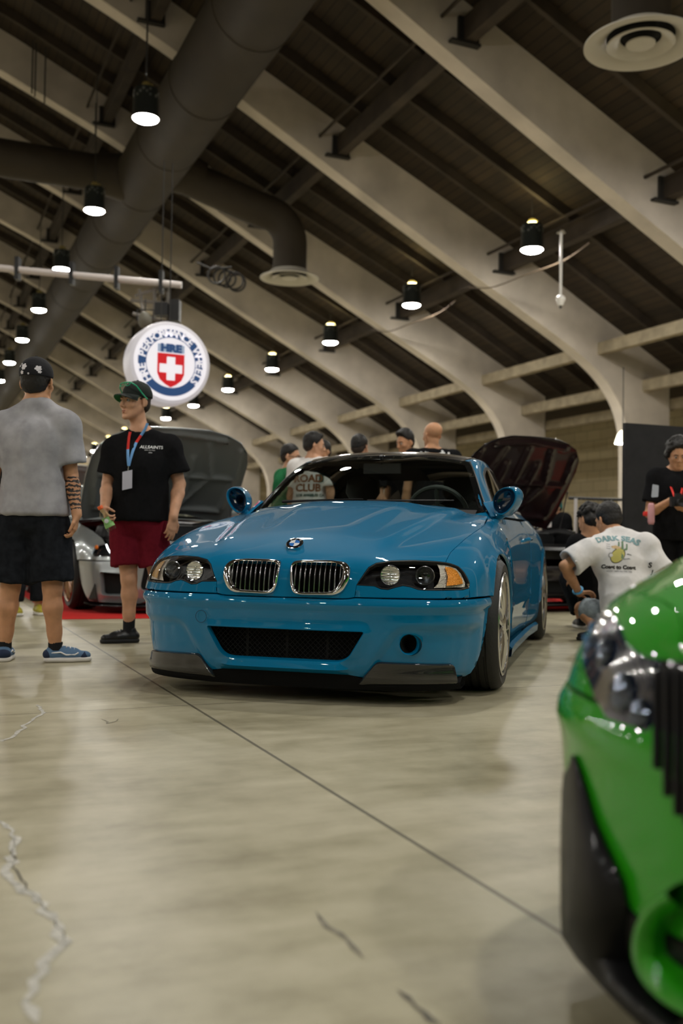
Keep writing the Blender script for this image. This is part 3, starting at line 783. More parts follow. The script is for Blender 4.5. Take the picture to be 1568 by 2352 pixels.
# mesh insert and fog duct
mb = MB(); 
for i in range(-24, 25):
    for s in (1, -1):
        x0 = i*.024; pts = []
        za, zb = .18, .34
        y0, y1 = x0-s*.08, x0+s*.08
        pts = [(y0+(y1-y0)*t, za+(zb-za)*t) for t in np.linspace(0, 1, 14)]
        pts = [p for p in pts if pip(np.array([p]), intake)[0]]
        if len(pts) > 1: mb.tube([(surf_front(a, b).x-.035, a, b) for a, b in (pts[0], pts[-1])], .0012, 4)
mb.build('intake_mesh', mat('matt_black_mesh', (.006, .006, .006), rough=.9), car)
mb = MB()
for yy in (-.19, .0, .19): mb.box((.72, yy, .26), (.012, .012, .13))
mb.build('intake_braces', MATS['matt_black_mesh'], car)
mb = MB(); P0 = [surf_front(y, z) for y, z in intake]
mb.add([(p.x-.05, p.y, p.z) for p in P0]+[(p.x-.16, p.y*.95, p.z) for p in P0], [(i, (i+1) % len(P0), (i+1) % len(P0)+len(P0), i+len(P0)) for i in range(len(P0))]+[tuple(range(len(P0), 2*len(P0)))])
mb.build('intake_duct', void, car)
mb = MB(); c0 = surf_front(.565, .275); mb.lathe([(.046, .0), (.043, -.05), (.038, -.09), (0, -.09)], 28, c=(c0.x-.022, .565, .275), rot=Matrix.Rotation(pi/2, 3, 'Y')); mb.build('fog_duct', void, car)
# carbon corner splitters
spl = rounded([(.425, .192), (.745, .180), (.742, .098), (.33, .088)], [.02, .012, .01, .02], 4)
def spl_disp(A, uv): z = A[:, 2]; return -0.006+0.019*sstep(-z, -.185, -.115)-.012*sstep(-z, -.108, -.092)
for s in (1, -1):
    pc = [to_cyl(surf_front(y, z)) for y, z in dens(spl, .04)]
    panel('carbon_splitter', BODY, pc if s > 0 else [(-u, v) for u, v in pc[::-1]], proj_cyl, carbon, car, sp=.018, scale=CS, disp=spl_disp, flange=.03, inset=0)
# under-lip
mb = MB(); V = []; F = []
ys = np.linspace(-.76, .76, 41)
for y in ys:
    x = surf_front(float(y), .098).x
    cz = .5*(1-min(1, max(0, (abs(y)-.30)/.10)))*2
    V += [(x+.006, y, .100+.040*cz), (x+.006-.010*cz, y, .088), (x-.01, y, .070), (x-.14, y, .070), (x-.14, y, .15)]
for i in range(40):
    for k in range(5): F.append((5*i+k, 5*i+5+k, 5*i+5+(k+1) % 5, 5*i+(k+1) % 5))
mesh_obj('chin_spoiler', V, F, mat('matt_black_chin', (.006, .006, .006), rough=.8, spec=.1), car, sharp=40)
mb = MB(); c = surf_front(-.40, .372); nrm = Vector((1, -.12, 0)).normalized(); fm = frame_on(c+nrm*.0005, nrm)
mb.tube([fm @ Vector((.028*cos(t), .028*sin(t), 0)) for t in [2*pi*k/24 for k in range(24)]], .0012, 5, closed=True); mb.build('tow_cover', mat('panel_gap', (0.0, .03, .07), rough=.6), car)
# ---------------- headlamp trims, fenders
trimp = picks([(806, 1367)])+picks([HL_TOP[0]])+picks(HL_BOT[::-1])+picks([(1063, 1355)])+[surf_side(.43, .52), surf_side(.43, .481)]
trimp = [surf_front(.325, .481)]+picks([HL_TOP[0]])+picks(HL_BOT[::-1])+picks(HL_OUT[::-1][:2])
hx = picks([(1077, 1351)])[0]
trimc = [to_cyl(p) for p in trimp]+[to_cyl(surf_front(min(.80, hx.y+.004), .481)), to_cyl(surf_front(.7, .480)), to_cyl(surf_front(.5, .481))]
arch = [(.345*cos(a), .325+.345*sin(a)) for a in np.linspace(radians(26), radians(180+20), 30)]
fen3 = [surf_front(min(.80, hx.y+.006), .481)]+picks(HL_OUT[::-1][1:])+picks([HL_TOP[-1]])+SHUT[:-1]+[BODY.cast(Vector((-.56, .742, 5)), Vector((0, 0, -1)))[0]]
fen3 += [surf_side(-.50, z) for z in (.80, .70, .6, .5, .4, .3, .2, .155)]+[surf_side(x, max(z, .15)) for x, z in arch[::-1] if z > .15]+[surf_side(.325, .481), surf_side(.40, .481)]
fenp = [to_fen(p) for p in fen3 if p is not None]
FS = (1, .65)
gill = rounded([(-.405, .735), (-.475, .745), (-.475, .60), (-.44, .60)], .008, 3)
gillp = [to_fen(surf_side(x, z)) for x, z in gill]
def fen_disp(A, uv):
    x = A[:, 0]; z = A[:, 2]; r = np.hypot(x, z-.325)
    return 0.012*np.exp(-((r-.352)/.022)**2)*(z > .3)
def mir(proj): return lambda u, v: proj(u, v, 1)
for s in (1, -1):
    mi_ = (s < 0)
    tp = trimc
    panel('headlamp_trim', BODY, tp, proj_cyl, blue, car, sp=.02, scale=CS, mirror=mi_)
    panel('front_wing', BODY, fenp, proj_fen, blue, car, holes=[gillp], sp=.022, scale=FS, mirror=mi_, disp=fen_disp, hole_depth=.02)
    # side vent
    mb = MB(); q = [surf_side(x, z) for x, z in gill]
    mb.add([(p.x, (p.y-.018)*s, p.z) for p in q], [tuple(range(len(q)))] if s > 0 else [tuple(range(len(q)))[::-1]])
    for z in (.62, .645, .67, .695, .72): mb.box((-.445, (surf_side(-.445, z).y-.010)*s, z), (.05, .012, .006))
    g = mb.build('wing_vent', blk, car)
    mb = MB(); mb.tube([(x, (surf_side(x, z).y+.002)*s, z) for x, z in [(-.405, .742), (-.44, .748), (-.475, .752)]], .005, 6); mb.build('vent_badge', chrome, g)
# ---------------- doors, quarters, sills
door = [(-.505, .84), (-.505, .158), (-1.80, .158), (-1.82, .3), (-1.83, .875), (-1.4, .874), (-.9, .870), (-.6, .864)]
arc2 = [(-2.731+.345*cos(a), .325+.345*sin(a)) for a in np.linspace(radians(-28), radians(208), 34)]
quart = [(-1.835, .877), (-1.825, .3), (-1.805, .158)]+[(-2.39, .158)]+[(x, z) for x, z in arc2[::-1] if z > .165]+[(-3.05, .19), (-3.1, .5), (-3.1, .893), (-2.4, .896)]
def qdisp(A, uv):
    x = A[:, 0]+2.731; z = A[:, 2]; r = np.hypot(x, z-.325); return 0.012*np.exp(-((r-.352)/.022)**2)*(z > .3)-.006*np.exp(-((z-.40)/.006)**2)
def ddisp(A, uv): z = A[:, 2]; return 0.007*np.exp(-((z-.385)/.018)**2)-.004*np.exp(-((z-.41)/.006)**2)
for s in (1, -1):
    d = panel('door', BODY, door, proj_side, blue, car, sp=.03, mirror=s < 0, disp=ddisp)
    panel('rear_wing', BODY, quart, proj_side, blue, car, sp=.03, mirror=s < 0, disp=qdisp)
    mb = MB(); yy = surf_side(-1.68, .755).y; mb.tube([(-1.60, (yy-.004)*s, .752), (-1.615, (yy+.022)*s, .755), (-1.76, (yy+.024)*s, .758), (-1.775, (yy-.004)*s, .760)], .011, 8); mb.build('door_handle', blue, d)
    mb = MB(); pts = [(-.53, .81), (-.8, .80), (-1.3, .80), (-1.8, .80), (-2.3, .82)]
    V = []; F = []
    for x, y in pts: V += [(x, (y+.055)*s, .165), (x, (y+.075)*s, .15), (x, (y+.07)*s, .105), (x, (y+.02)*s, .095), (x, (y-.1)*s, .10)]
    for i in range(4):
        for k in range(4): F.append((5*i+k, 5*i+k+1, 5*i+6+k, 5*i+5+k) if s > 0 else (5*i+5+k, 5*i+6+k, 5*i+k+1, 5*i+k))
    mesh_obj('side_skirt', V, F, blue, car, sharp=50)
# rear body (unseen side) from the same form
V2, F2 = subdivide_cage(BV, BF, 3, BC)
Fr = [f for f in F2 if np.mean([V2[i][0] for i in f]) < -3.06]
mesh_obj('rear_body', V2, Fr, blue, car)
inner_shell(car, BODY)
for s in (1, -1):
    for x in (0, -2.731): arch_liner(car, x, s)
mb = MB(); mb.box((-1.65, 0, .17), (3.7, 1.3, .10)); mb.build('floor_pan', void, car)
for s in (1, -1):
    make_wheel(car, 0, .775*s, s, wid=.245); make_wheel(car, -2.731, .785*s, s, wid=.255)
# ---------------- cabin
wsout = [(0, 1.272), (.25, 1.268), (.44, 1.256), (.535, 1.235), (.575, 1.18), (.615, 1.10), (.66, 1.0), (.695, .925), (.70, .905), (.66, .895), (.4, .90), (0, .905)]
wsfull = wsout+[(-y, z) for y, z in wsout[::-1] if y > 0]
swin = rounded([(-.90, .915), (-1.05, 1.03), (-1.23, 1.165), (-1.42, 1.222), (-1.75, 1.232), (-2.05, 1.205), (-2.28, 1.13), (-2.42, 1.03), (-2.40, .935)], [.02, .03, .05, .08, .08, .08, .08, .05, .02], 4)
def shrink(poly, d):
    c = np.mean(np.array(poly), 0); out = []; n = len(poly)
    for i in range(n):
        p0, p, p1 = [Vector(poly[j % n]).to_2d() for j in (i-1, i, i+1)]
        t = (p1-p0); t.normalize(); nn = Vector((-t.y, t.x)); 
        if nn.dot(Vector((c[0]-p.x, c[1]-p.y))) < 0: nn = -nn
        q = p+nn*d; out.append((q.x, q.y))
    return out
frit = mat('black_glass_border', (0.008, 0.008, 0.009), rough=0.12)
panel('windscreen', GRN, wsfull, proj_front, wsglass, car, sp=.03, off=.004, flange=.004, inset=0)
wsin = shrink(wsfull, .028)
panel('windscreen_border', GRN, wsfull, proj_front, frit, car, holes=[wsin], sp=.03, off=.0025, flange=.004, inset=0, hole_depth=.002)
V2, F2 = subdivide_cage(GV, GF, 5, GC)
C_ = np.array([V2[list(f)].mean(0) for f in F2])
k1 = pip(C_[:, 1:3], shrink(wsfull, .012)) & (C_[:, 0] > -1.3); k2 = pip(C_[:, [0, 2]], shrink(swin, .012)) & (np.abs(C_[:, 1]) > .5)
rw = rounded([(-.50, 1.22), (.50, 1.22), (.57, .97), (-.57, .97)], .04, 4); k3 = pip(C_[:, 1:3], shrink(rw, .01)) & (C_[:, 0] < -2.4)
mesh_obj('cabin_shell', V2, [f for f, a in zip(F2, ~(k1 | k2 | k3)) if a], blue, car)
GVn, GFn = subdivide_cage([(x*1.0, y*.985, z-.012) for x, y, z in GV], GF, 4, GC); Cn = np.array([GVn[list(f)].mean(0) for f in GFn])
kn = ~((pip(Cn[:, 1:3], shrink(wsfull, .02)) & (Cn[:, 0] > -1.3)) | (pip(Cn[:, [0, 2]], shrink(swin, .02)) & (np.abs(Cn[:, 1]) > .48)) | (pip(Cn[:, 1:3], shrink(rw, .02)) & (Cn[:, 0] < -2.4)))
mesh_obj('headliner', GVn, [f for f, a in zip(GFn, kn) if a], mat('dark_headliner', (.012, .012, .012), rough=.9), car)
rp = rounded([(-1.135, .0), (-1.15, .30), (-1.20, .50), (-1.35, .525), (-2.2, .515), (-2.36, .46), (-2.38, 0), (-2.36, -.46), (-2.2, -.515), (-1.35, -.525), (-1.20, -.50), (-1.15, -.30)], .02, 3)
panel('carbon_roof', GRN, rp, proj_top, carbon, car, sp=.04, off=.006, flange=.006, inset=0)
panel('rear_window', GRN, rw, lambda u, v: (Vector((-6, u, v)), Vector((1, 0, 0))), sideglass, car, sp=.05, off=.004, flange=.004)
for s in (1, -1):
    panel('side_window', GRN, swin, proj_side, sideglass, car, sp=.04, off=.003, flange=.003, mirror=s < 0)
    panel('window_seal', GRN, swin, proj_side, blk, car, holes=[shrink(swin, .018)], sp=.03, off=.0035, flange=.004, mirror=s < 0)
    mb = MB(); pts = []
    for y, z in [(.705, .905), (.70, .925), (.663, 1.0), (.618, 1.10), (.577, 1.18), (.54, 1.235)]:
        h, n = GRN.cast(Vector((5, y*s, z)), Vector((-1, 0, 0))); pts.append(h+n*.004)
    mb.tube(pts, .005, 6); mb.build('pillar_seal', blk, car)
# dashboard, seats, wheel, mirror
inter = mat('black_cabin_trim', (0.02, 0.021, 0.021), rough=0.6)
V = []; F = []
for i, x in enumerate([-.62, -.75, -.95, -1.05, -1.08]):
    z = [.875, .885, .88, .85, .70][i]
    for y in np.linspace(-.68, .68, 9): V.append((x-.08*(1-(y/.7)**2)*0+.0, y, z-.02*(y/.7)**2))
for i in range(4):
    for j in range(8): F.append((9*i+j, 9*i+j+1, 9*i+10+j, 9*i+9+j))
mesh_obj('dashboard', V, F, inter, car)
mb = MB(); c = Vector((-1.12, .36, .90)); rt = Matrix.Rotation(radians(-65), 3, 'Y')
mb.tube([c+rt @ Vector((.185*cos(t), .185*sin(t), 0)) for t in [2*pi*k/32 for k in range(32)]], .015, 8, closed=True)
for a in (0, 2.4, -2.4): mb.tube([c, c+rt @ Vector((.18*cos(a), .18*sin(a), 0))], .014, 6)
mb.lathe([(0, .03), (.06, .025), (.075, 0), (0, -.02)], 20, c=c, rot=rt); mb.build('steering_wheel', mat('grey_leather', (.05, .06, .055), rough=.5), car)
V_, F_ = [], []
def seat(y):
    mb = MB()
    def slab(pts, hw, th):     # pts (x,z) spine
        V = []; F = []; n = 10
        for i, (x, z, w_) in enumerate(pts):
            t = Vector((pts[min(i+1, len(pts)-1)][0]-pts[max(0, i-1)][0], 0, pts[min(i+1, len(pts)-1)][1]-pts[max(0, i-1)][1])).normalized(); nn = Vector((-t.z, 0, t.x))
            for k in range(n):
                a = 2*pi*k/n; V.append(Vector((x, y, z))+Vector((0, 1, 0))*hw*w_*(abs(cos(a))**.5)*(1 if cos(a) > 0 else -1)+nn*th*sin(a))
        for i in range(len(pts)-1):
            for k in range(n): F.append((i*n+k, i*n+(k+1) % n, (i+1)*n+(k+1) % n, (i+1)*n+k))
        F.append(tuple(range(n))[::-1]); F.append(tuple((len(pts)-1)*n+k for k in range(n))); mb.add(V, F)
    slab([(-1.35, .42, .8), (-1.5, .44, 1), (-1.8, .41, 1), (-1.88, .42, .9)], .25, .08)
    slab([(-1.86, .42, .9), (-1.93, .65, 1), (-1.99, .85, .98), (-2.03, .98, .75), (-2.04, 1.0, .5)], .25, .07)
    slab([(-2.03, 1.02, .7), (-2.04, 1.08, 1), (-2.05, 1.17, .95), (-2.055, 1.19, .6)], .13, .045)
    mb.build('seat', inter, car)
for y in (.36, -.36): seat(y)
mb = MB(); mb.box((-1.12, 0, 1.19), (.03, .24, .065)); mb.tube([(-1.08, 0, 1.27), (-1.11, 0, 1.22)], .012, 6); mb.build('rear_view_mirror', blk, car, sharp=40)
# wipers
for y0, y1, x0, x1 in ((.05, .52, -.53, -.60), (-.50, .02, -.57, -.52)):
    mb = MB(); pts = []
    for t in np.linspace(0, 1, 9):
        y = y0+(y1-y0)*t; h, n = GRN.cast(Vector((5, y, .945+.012*t)), Vector((-1, 0, 0))); pts.append(h+n*.016)
    mb.tube(pts, [.011, .009, .008, .007, .006, .006, .005, .005, .004], 6)
    mb.build('wiper', blk, car)
mb = MB()
h0 = [GRN.cast(Vector((5, y, .918)), Vector((-1, 0, 0)))[0] for y in np.linspace(-.66, .66, 23)]
V = []; F = []
for p in h0: V += [(p.x+.012, p.y, p.z-.002), (p.x+.10, p.y, p.z-.030)]
for i in range(22): F.append((2*i, 2*i+1, 2*i+3, 2*i+2))
mesh_obj('scuttle_panel', V, F, blk, car)
# ---------------- kidneys
KI = [(661.6, 1296), (678.8, 1291.5), (757, 1292.5), (775, 1300), (772, 1327), (757, 1353), (743, 1358.5), (678.8, 1359), (665, 1353), (660.5, 1330)]
ki3 = picks(KI); kin = rounded([(p.y+KSH+.001, p.z) for p in ki3], .012, 3)
for s in (1, -1):
    kr = empty('kidney_grille', (0, 0, 0)); kr.parent = car
    def hs(y, z): p = surf_front(y, z); return p
    m_ = s < 0
    NK = 96; cy = sum(p[0] for p in kid)/len(kid); cz = (min(p[1] for p in kid)+max(p[1] for p in kid))/2
    def polar(poly):
        Q = np.array(dens(poly, .003)); out = []
        an = np.arctan2(Q[:, 1]-cz, Q[:, 0]-cy)
        for k in range(NK):
            t = -pi+2*pi*k/NK; i = int(np.argmin(np.abs(np.angle(np.exp(1j*(an-t)))))); out.append(Q[i])
        out = np.array(out); return (out+np.roll(out, 1, 0)+np.roll(out, -1, 0))/3
    PO, PI_ = polar(kid), polar(kin); V = []; F = []
    for k in range(NK):
        wd_ = np.linalg.norm(PO[k]-PI_[k])
        for t, dx in ((0, -.012), (0, .006), (.18, .013), (.5, .0165), (.82, .013), (1, .004), (1, -.04)):
            q = PO[k]*(1-t)+PI_[k]*t; V.append((surf_front(float(q[0]), float(q[1])).x+dx, q[0]*s, q[1]))
    for k in range(NK):
        for j in range(6):
            a_, b_ = 7*k+j, 7*((k+1) % NK)+j; F.append((a_, b_, b_+1, a_+1) if s > 0 else (b_, a_, a_+1, b_+1))
    mesh_obj('chrome_surround', V, F, chrome, kr, sharp=60)
    ys = [p[0] for p in kin]; y0, y1 = min(ys), max(ys); n = 10
    for k in range(n):
        y = y0+(y1-y0)*(k+.6)/n
        zz = [z for z in np.linspace(.46, .68, 120) if pip(np.array([(y, z)]), kin)[0]]
        if len(zz) < 3: continue
        za, zb = zz[0], zz[-1]; mb = MB(); pts = [surf_front(y, float(z)) for z in np.linspace(za-.003, zb+.003, 8)]
        V = []; F = []
        for p in pts: V += [(p.x+.004, (p.y-.0022)*s, p.z), (p.x+.006, p.y*s, p.z), (p.x+.004, (p.y+.0022)*s, p.z), (p.x-.035, (p.y+.002)*s, p.z), (p.x-.035, (p.y-.002)*s, p.z)]
        for i in range(7):
            for c in range(5): F.append((5*i+c, 5*i+(c+1) % 5, 5*i+5+(c+1) % 5, 5*i+5+c))
        mesh_obj('slat', V, F, mat('slat_chrome', (.5, .5, .5), rough=.15, metal=1), kr, sharp=50)
    V = []; 
    V = [(surf_front(y, z).x-.04, y*s, z) for y, z in kin]; mesh_obj('grille_backing', V, [tuple(range(len(V))) if s > 0 else tuple(range(len(V)))[::-1]], void, kr, smooth=False)
# ---------------- headlamps
def lamp_bowl(c, n, r, depth, m, parent, name, n_seg=28, dome=None):
    fm = frame_on(c, n).to_3x3(); mb = MB()
    mb.lathe([(r, 0), (r*.93, -.006), (r*.85, -depth*.5), (r*.5, -depth*.9), (0, -depth)], n_seg, c=c, rot=fm); return mb.build(name, m, parent)
flute = mat('fluted_reflector', (0.85, 0.87, 0.88), rough=0.12, metal=0.95)
amberm = mat('amber_reflector', (0.85, 0.30, 0.02), rough=0.25, metal=0.4, bump=(140, 0.8))
silverm = mat('indicator_silver', (0.72, 0.66, 0.58), rough=0.3, metal=0.6, bump=(140, 0.8))
lensg = mat('projector_glass', (0.55, 0.58, 0.60), rough=0.05, metal=0.9)
blkgloss = mat('gloss_black_bezel', (0.012, 0.012, 0.014), rough=0.15)
fx_ = Vector((1, 0, 0))
for s in (1, -1):
    hl = empty('headlamp', (0, 0, 0)); hl.parent = car
    q = hl3; m_ = s < 0
    panel('lens_cover', BODY, hlc, proj_cyl, clear, hl, sp=.02, scale=CS, off=.001, flange=.003, inset=.002, mirror=m_)
    panel('lens_seal', BODY, hlc, proj_cyl, blk, hl, holes=[shrink([(a*.88, b) for a, b in hlc], .004) and [(a/.88, b) for a, b in shrink([(a*.88, b) for a, b in hlc], .0045)]], sp=.02, scale=CS, off=.0006, flange=.02, inset=.001, mirror=m_)
    # housing: outline pushed inwards with a black floor
    V = []; F = []; n = len(q)
    for dpt, k in ((.004, 1.0), (.05, .98)):
        for p in q: V.append(Vector((p.x-dpt*1.0, (p.y-dpt*.35)*s, p.z)))
    F = [(i, (i+1) % n, (i+1) % n+n, i+n) for i in range(n)]+[tuple(range(n, 2*n))]
    mesh_obj('housing', V, F, blkgloss, hl, sharp=30)
    def at(px, dpt):
        p = pick(px); return Vector((p.x-dpt, (p.y-dpt*.25)*s, p.z))
    fd = Vector((1, .05*s, 0)).normalized()
    c2 = at((896, 1322), .016); fm = frame_on(c2, fd).to_3x3(); V = []; F = []; nr = 14; na = 56
    for i in range(nr+1):
        for k in range(na):
            r = .042*i/nr; t = 2*pi*k/na; x_, y_ = r*cos(t), r*sin(t); V.append(c2+fm @ Vector((x_, y_, -.010+.0022*sin(x_*900)+.0012*sin(y_*500)+.008*(r/.042)**2)))
    for i in range(nr):
        for k in range(na): F.append((i*na+k, i*na+(k+1) % na, (i+1)*na+(k+1) % na, (i+1)*na+k))
    mesh_obj('high_beam', V, F, flute, hl)
    mb = MB(); mb.lathe([(.046, -.004), (.044, .001), (.041, -.003)], 40, c=c2, rot=fm); mb.build('beam_ring', MATS.get('grey_ring') or mat('grey_ring', (.35, .35, .36), rough=.2, metal=.9), hl)
    c1 = at((976, 1323), .02)
    mb = MB(); fm = frame_on(c1, fd).to_3x3(); mb.lathe([(.044, -.004), (.041, .002), (.036, -.002), (.031, -.012)], 32, c=c1, rot=fm); mb.build('projector_ring', mat('grey_ring', (.35, .35, .36), rough=.2, metal=.9), hl)
    mb = MB(); mb.lathe([(.030, -.012), (.029, .0), (.022, .010), (.012, .015), (0, .017)], 28, c=c1, rot=fm); mb.build('projector_lens', glass_mat('projector_lens_glass', (.35, .38, .4), 2.0), hl)
    mb = MB(); mb.lathe([(.034, -.02), (0, -.03)], 28, c=c1, rot=fm); mb.build('projector_back', mat('dim_reflector', (.25, .25, .26), rough=.2, metal=1), hl)
    # indicator
    cor = [(1006, 1293), (1023, 1295.5), (1036, 1299), (1050, 1305), (1062, 1318), (1072, 1339), (1071, 1349), (1000, 1351), (1010, 1340), (1015, 1325), (1013, 1308)]
    amb = [(1024, 1302), (1040, 1304), (1052, 1312), (1064, 1332), (1066, 1341), (1048, 1344), (1028, 1346), (1031, 1325)]
    def sheet(pxs, dpt, m, nm, par):
        P = [pick(a) for a in pxs]; V = [Vector((p.x-dpt*.7, (p.y-dpt*.7)*s, p.z)) for p in P]; c = sum(V, Vector())/len(V)
        V.append(c+Vector((.003, .003*s, 0))); F = [(i, (i+1) % len(P), len(P)) for i in range(len(P))]
        if s > 0: F = [f[::-1] for f in F]
        return mesh_obj(nm, V, F, m, par, smooth=False)
    ind = sheet(cor, .014, silverm, 'indicator_bowl', hl)
    sheet(amb, .009, amberm if s > 0 else mat('pale_amber_reflector', (.75, .45, .18), rough=.25, metal=.4, bump=(140, .8)), 'amber_insert', hl)
# ---------------- roundel
c = pick((663, 1257)); c.y = 0.0; h, n = BODY.cast(Vector((c.x, 0, 5)), Vector((0, 0, -1))); n = (Matrix.Rotation(radians(17), 3, 'Y') @ n).normalized(); c = h+n*.022; fr_ = frame_on(c, n, Vector((-1, 0, .0)).cross(n).cross(n)*-1)
xx = Vector((0, 1, 0)); yy = n.cross(xx).normalized(); fr_ = frame(c, xx, -yy if yy.x > 0 else yy, n)
badge = MB(); badge.lathe([(.041, -.022), (.041, .001), (.039, .003), (.037, .0025)], 40, c=c, rot=fr_.to_3x3()); bo = badge.build('roundel', chrome, car)
white = mat('badge_white', (.8, .82, .84), rough=.2, coat=1); bdb = mat('badge_blue', (.03, .17, .55), rough=.2, coat=1)
mb = MB(); mb.lathe([(.037, .002), (.025, .003)], 40, c=c, rot=fr_.to_3x3()); mb.build('badge_ring', mat('badge_black', (.01, .01, .012), rough=.15, coat=1), bo)
for k in range(4):
    mb = MB(); a0 = k*pi/2; V = [Vector((0, 0, .0035))]+[Vector((.025*cos(a0+t), .025*sin(a0+t), .003)) for t in np.linspace(0, pi/2, 8)]
    mb.add([fr_ @ v for v in V], [(0, i, i+1) for i in range(1, 8)]); mb.build('badge_quarter', white if k % 2 else bdb, bo, smooth=False)
def text_mesh(name, txt, size, m, parent, fm, depth=.0006, bold=0.0, spacing=1.0, align='CENTER', shear=0.0, sx=1.0):
    cu_ = bpy.data.curves.new(name, 'FONT'); cu_.body = txt; cu_.size = size; cu_.align_x = align; cu_.align_y = 'CENTER'
    cu_.extrude = depth; cu_.offset = bold; cu_.space_character = spacing; cu_.shear = shear; cu_.resolution_u = 3
    to = bpy.data.objects.new('t', cu_); COL.objects.link(to)
    me = bpy.data.meshes.new_from_object(to.evaluated_get(bpy.context.evaluated_depsgraph_get()))
    bpy.data.objects.remove(to); bpy.data.curves.remove(cu_)
    for v in me.vertices: v.co = fm @ Vector((v.co.x*sx, v.co.y, v.co.z))
    me.materials.clear(); me.materials.append(m)
    o = bpy.data.objects.new(name, me); COL.objects.link(o)
    if parent: o.parent = parent
    return o
for ch, a in (('B', 45), ('M', 0), ('W', -45)):
    a = radians(a); p = c+fr_.to_3x3() @ Vector((-.031*sin(a)*1, .031*cos(a), .0035))
    t = fr_.to_3x3(); x3 = t @ Vector((cos(a), sin(a), 0)); y3 = t @ Vector((-sin(a), cos(a), 0))
    text_mesh('badge_letter', ch, .013, white, bo, frame(p, x3, y3, t @ Vector((0, 0, 1))), .0003)
# ---------------- door mirrors
mirror_dark = mat('mirror_face_gloss', (0.004, 0.02, 0.05), rough=0.08, coat=1)
def mirror_mesh(s):
    root = empty('door_mirror', (0, 0, 0)); root.parent = car
    V = []; F = []; n = 36; c = Vector((-.74, .822, .968))
    def egg(a, k=1.0):     # teardrop leaning outwards, in y,z
        y = .068*cos(a)*(1+.18*sin(a)); z = .084*sin(a); return (y+.22*z)*k, z*k
    secs = [(.030, .84, -.012), (.050, .88, -.010), (.054, .91, -.008), (.048, .94, -.006), (.030, .97, -.002), (0, 1.03, .004), (-.04, 1.07, .010), (-.075, 1.06, .012), (-.085, 1.0, .012)]
    for dx, k, dy in secs:
        for j in range(n):
            y, z = egg(2*pi*j/n, k); V.append(Vector((c.x+dx, (c.y+y+dy)*s, c.z+z)))
    m = len(secs)
    for i in range(m-1):
        for j in range(n):
            f = (i*n+j, i*n+(j+1) % n, (i+1)*n+(j+1) % n, (i+1)*n+j); F.append(f if s < 0 else f[::-1])
    mesh_obj('mirror_shell', V, F, blue, root)
    V = []; F = []
    for dx, k in ((.034, .85), (.018, .70), (.006, .48), (.0, .25)):
        for j in range(n):
            y, z = egg(2*pi*j/n, k); V.append(Vector((c.x+dx, (c.y+y-.012)*s, c.z+z)))
    for i in range(3):
        for j in range(n):
            f = (i*n+j, i*n+(j+1) % n, (i+1)*n+(j+1) % n, (i+1)*n+j); F.append(f if s > 0 else f[::-1])
    F.append(tuple(3*n+j for j in range(n))); mesh_obj('mirror_front_dish', V, F, mirror_dark, root)
    Vg = [Vector((c.x-.080, (c.y+egg(2*pi*j/n, .97)[0]+.012)*s, c.z+egg(2*pi*j/n, .97)[1])) for j in range(n)]
    mesh_obj('mirror_glass', Vg, [tuple(range(n))], chrome, root, smooth=False)
    mb = MB(); mb.tube([(-.76, .735*s, .868), (-.755, .77*s, .880), (-.75, .805*s, .905)], [.034, .026, .03], 12); mb.build('mirror_arm', blue, root)
    mb = MB(); q = [(-.70, .760*s, .880), (-.84, .780*s, .880), (-.87, .735*s, .975), (-.80, .70*s, .965)]
    mb.add(q+[(a, b-.02*s, c_) for a, b, c_ in q], [(0, 1, 2, 3), (7, 6, 5, 4), (0, 4, 5, 1), (1, 5, 6, 2), (2, 6, 7, 3), (3, 7, 4, 0)]); mb.build('mirror_base', blue, root, smooth=False)
for s in (1, -1): mirror_mesh(s)
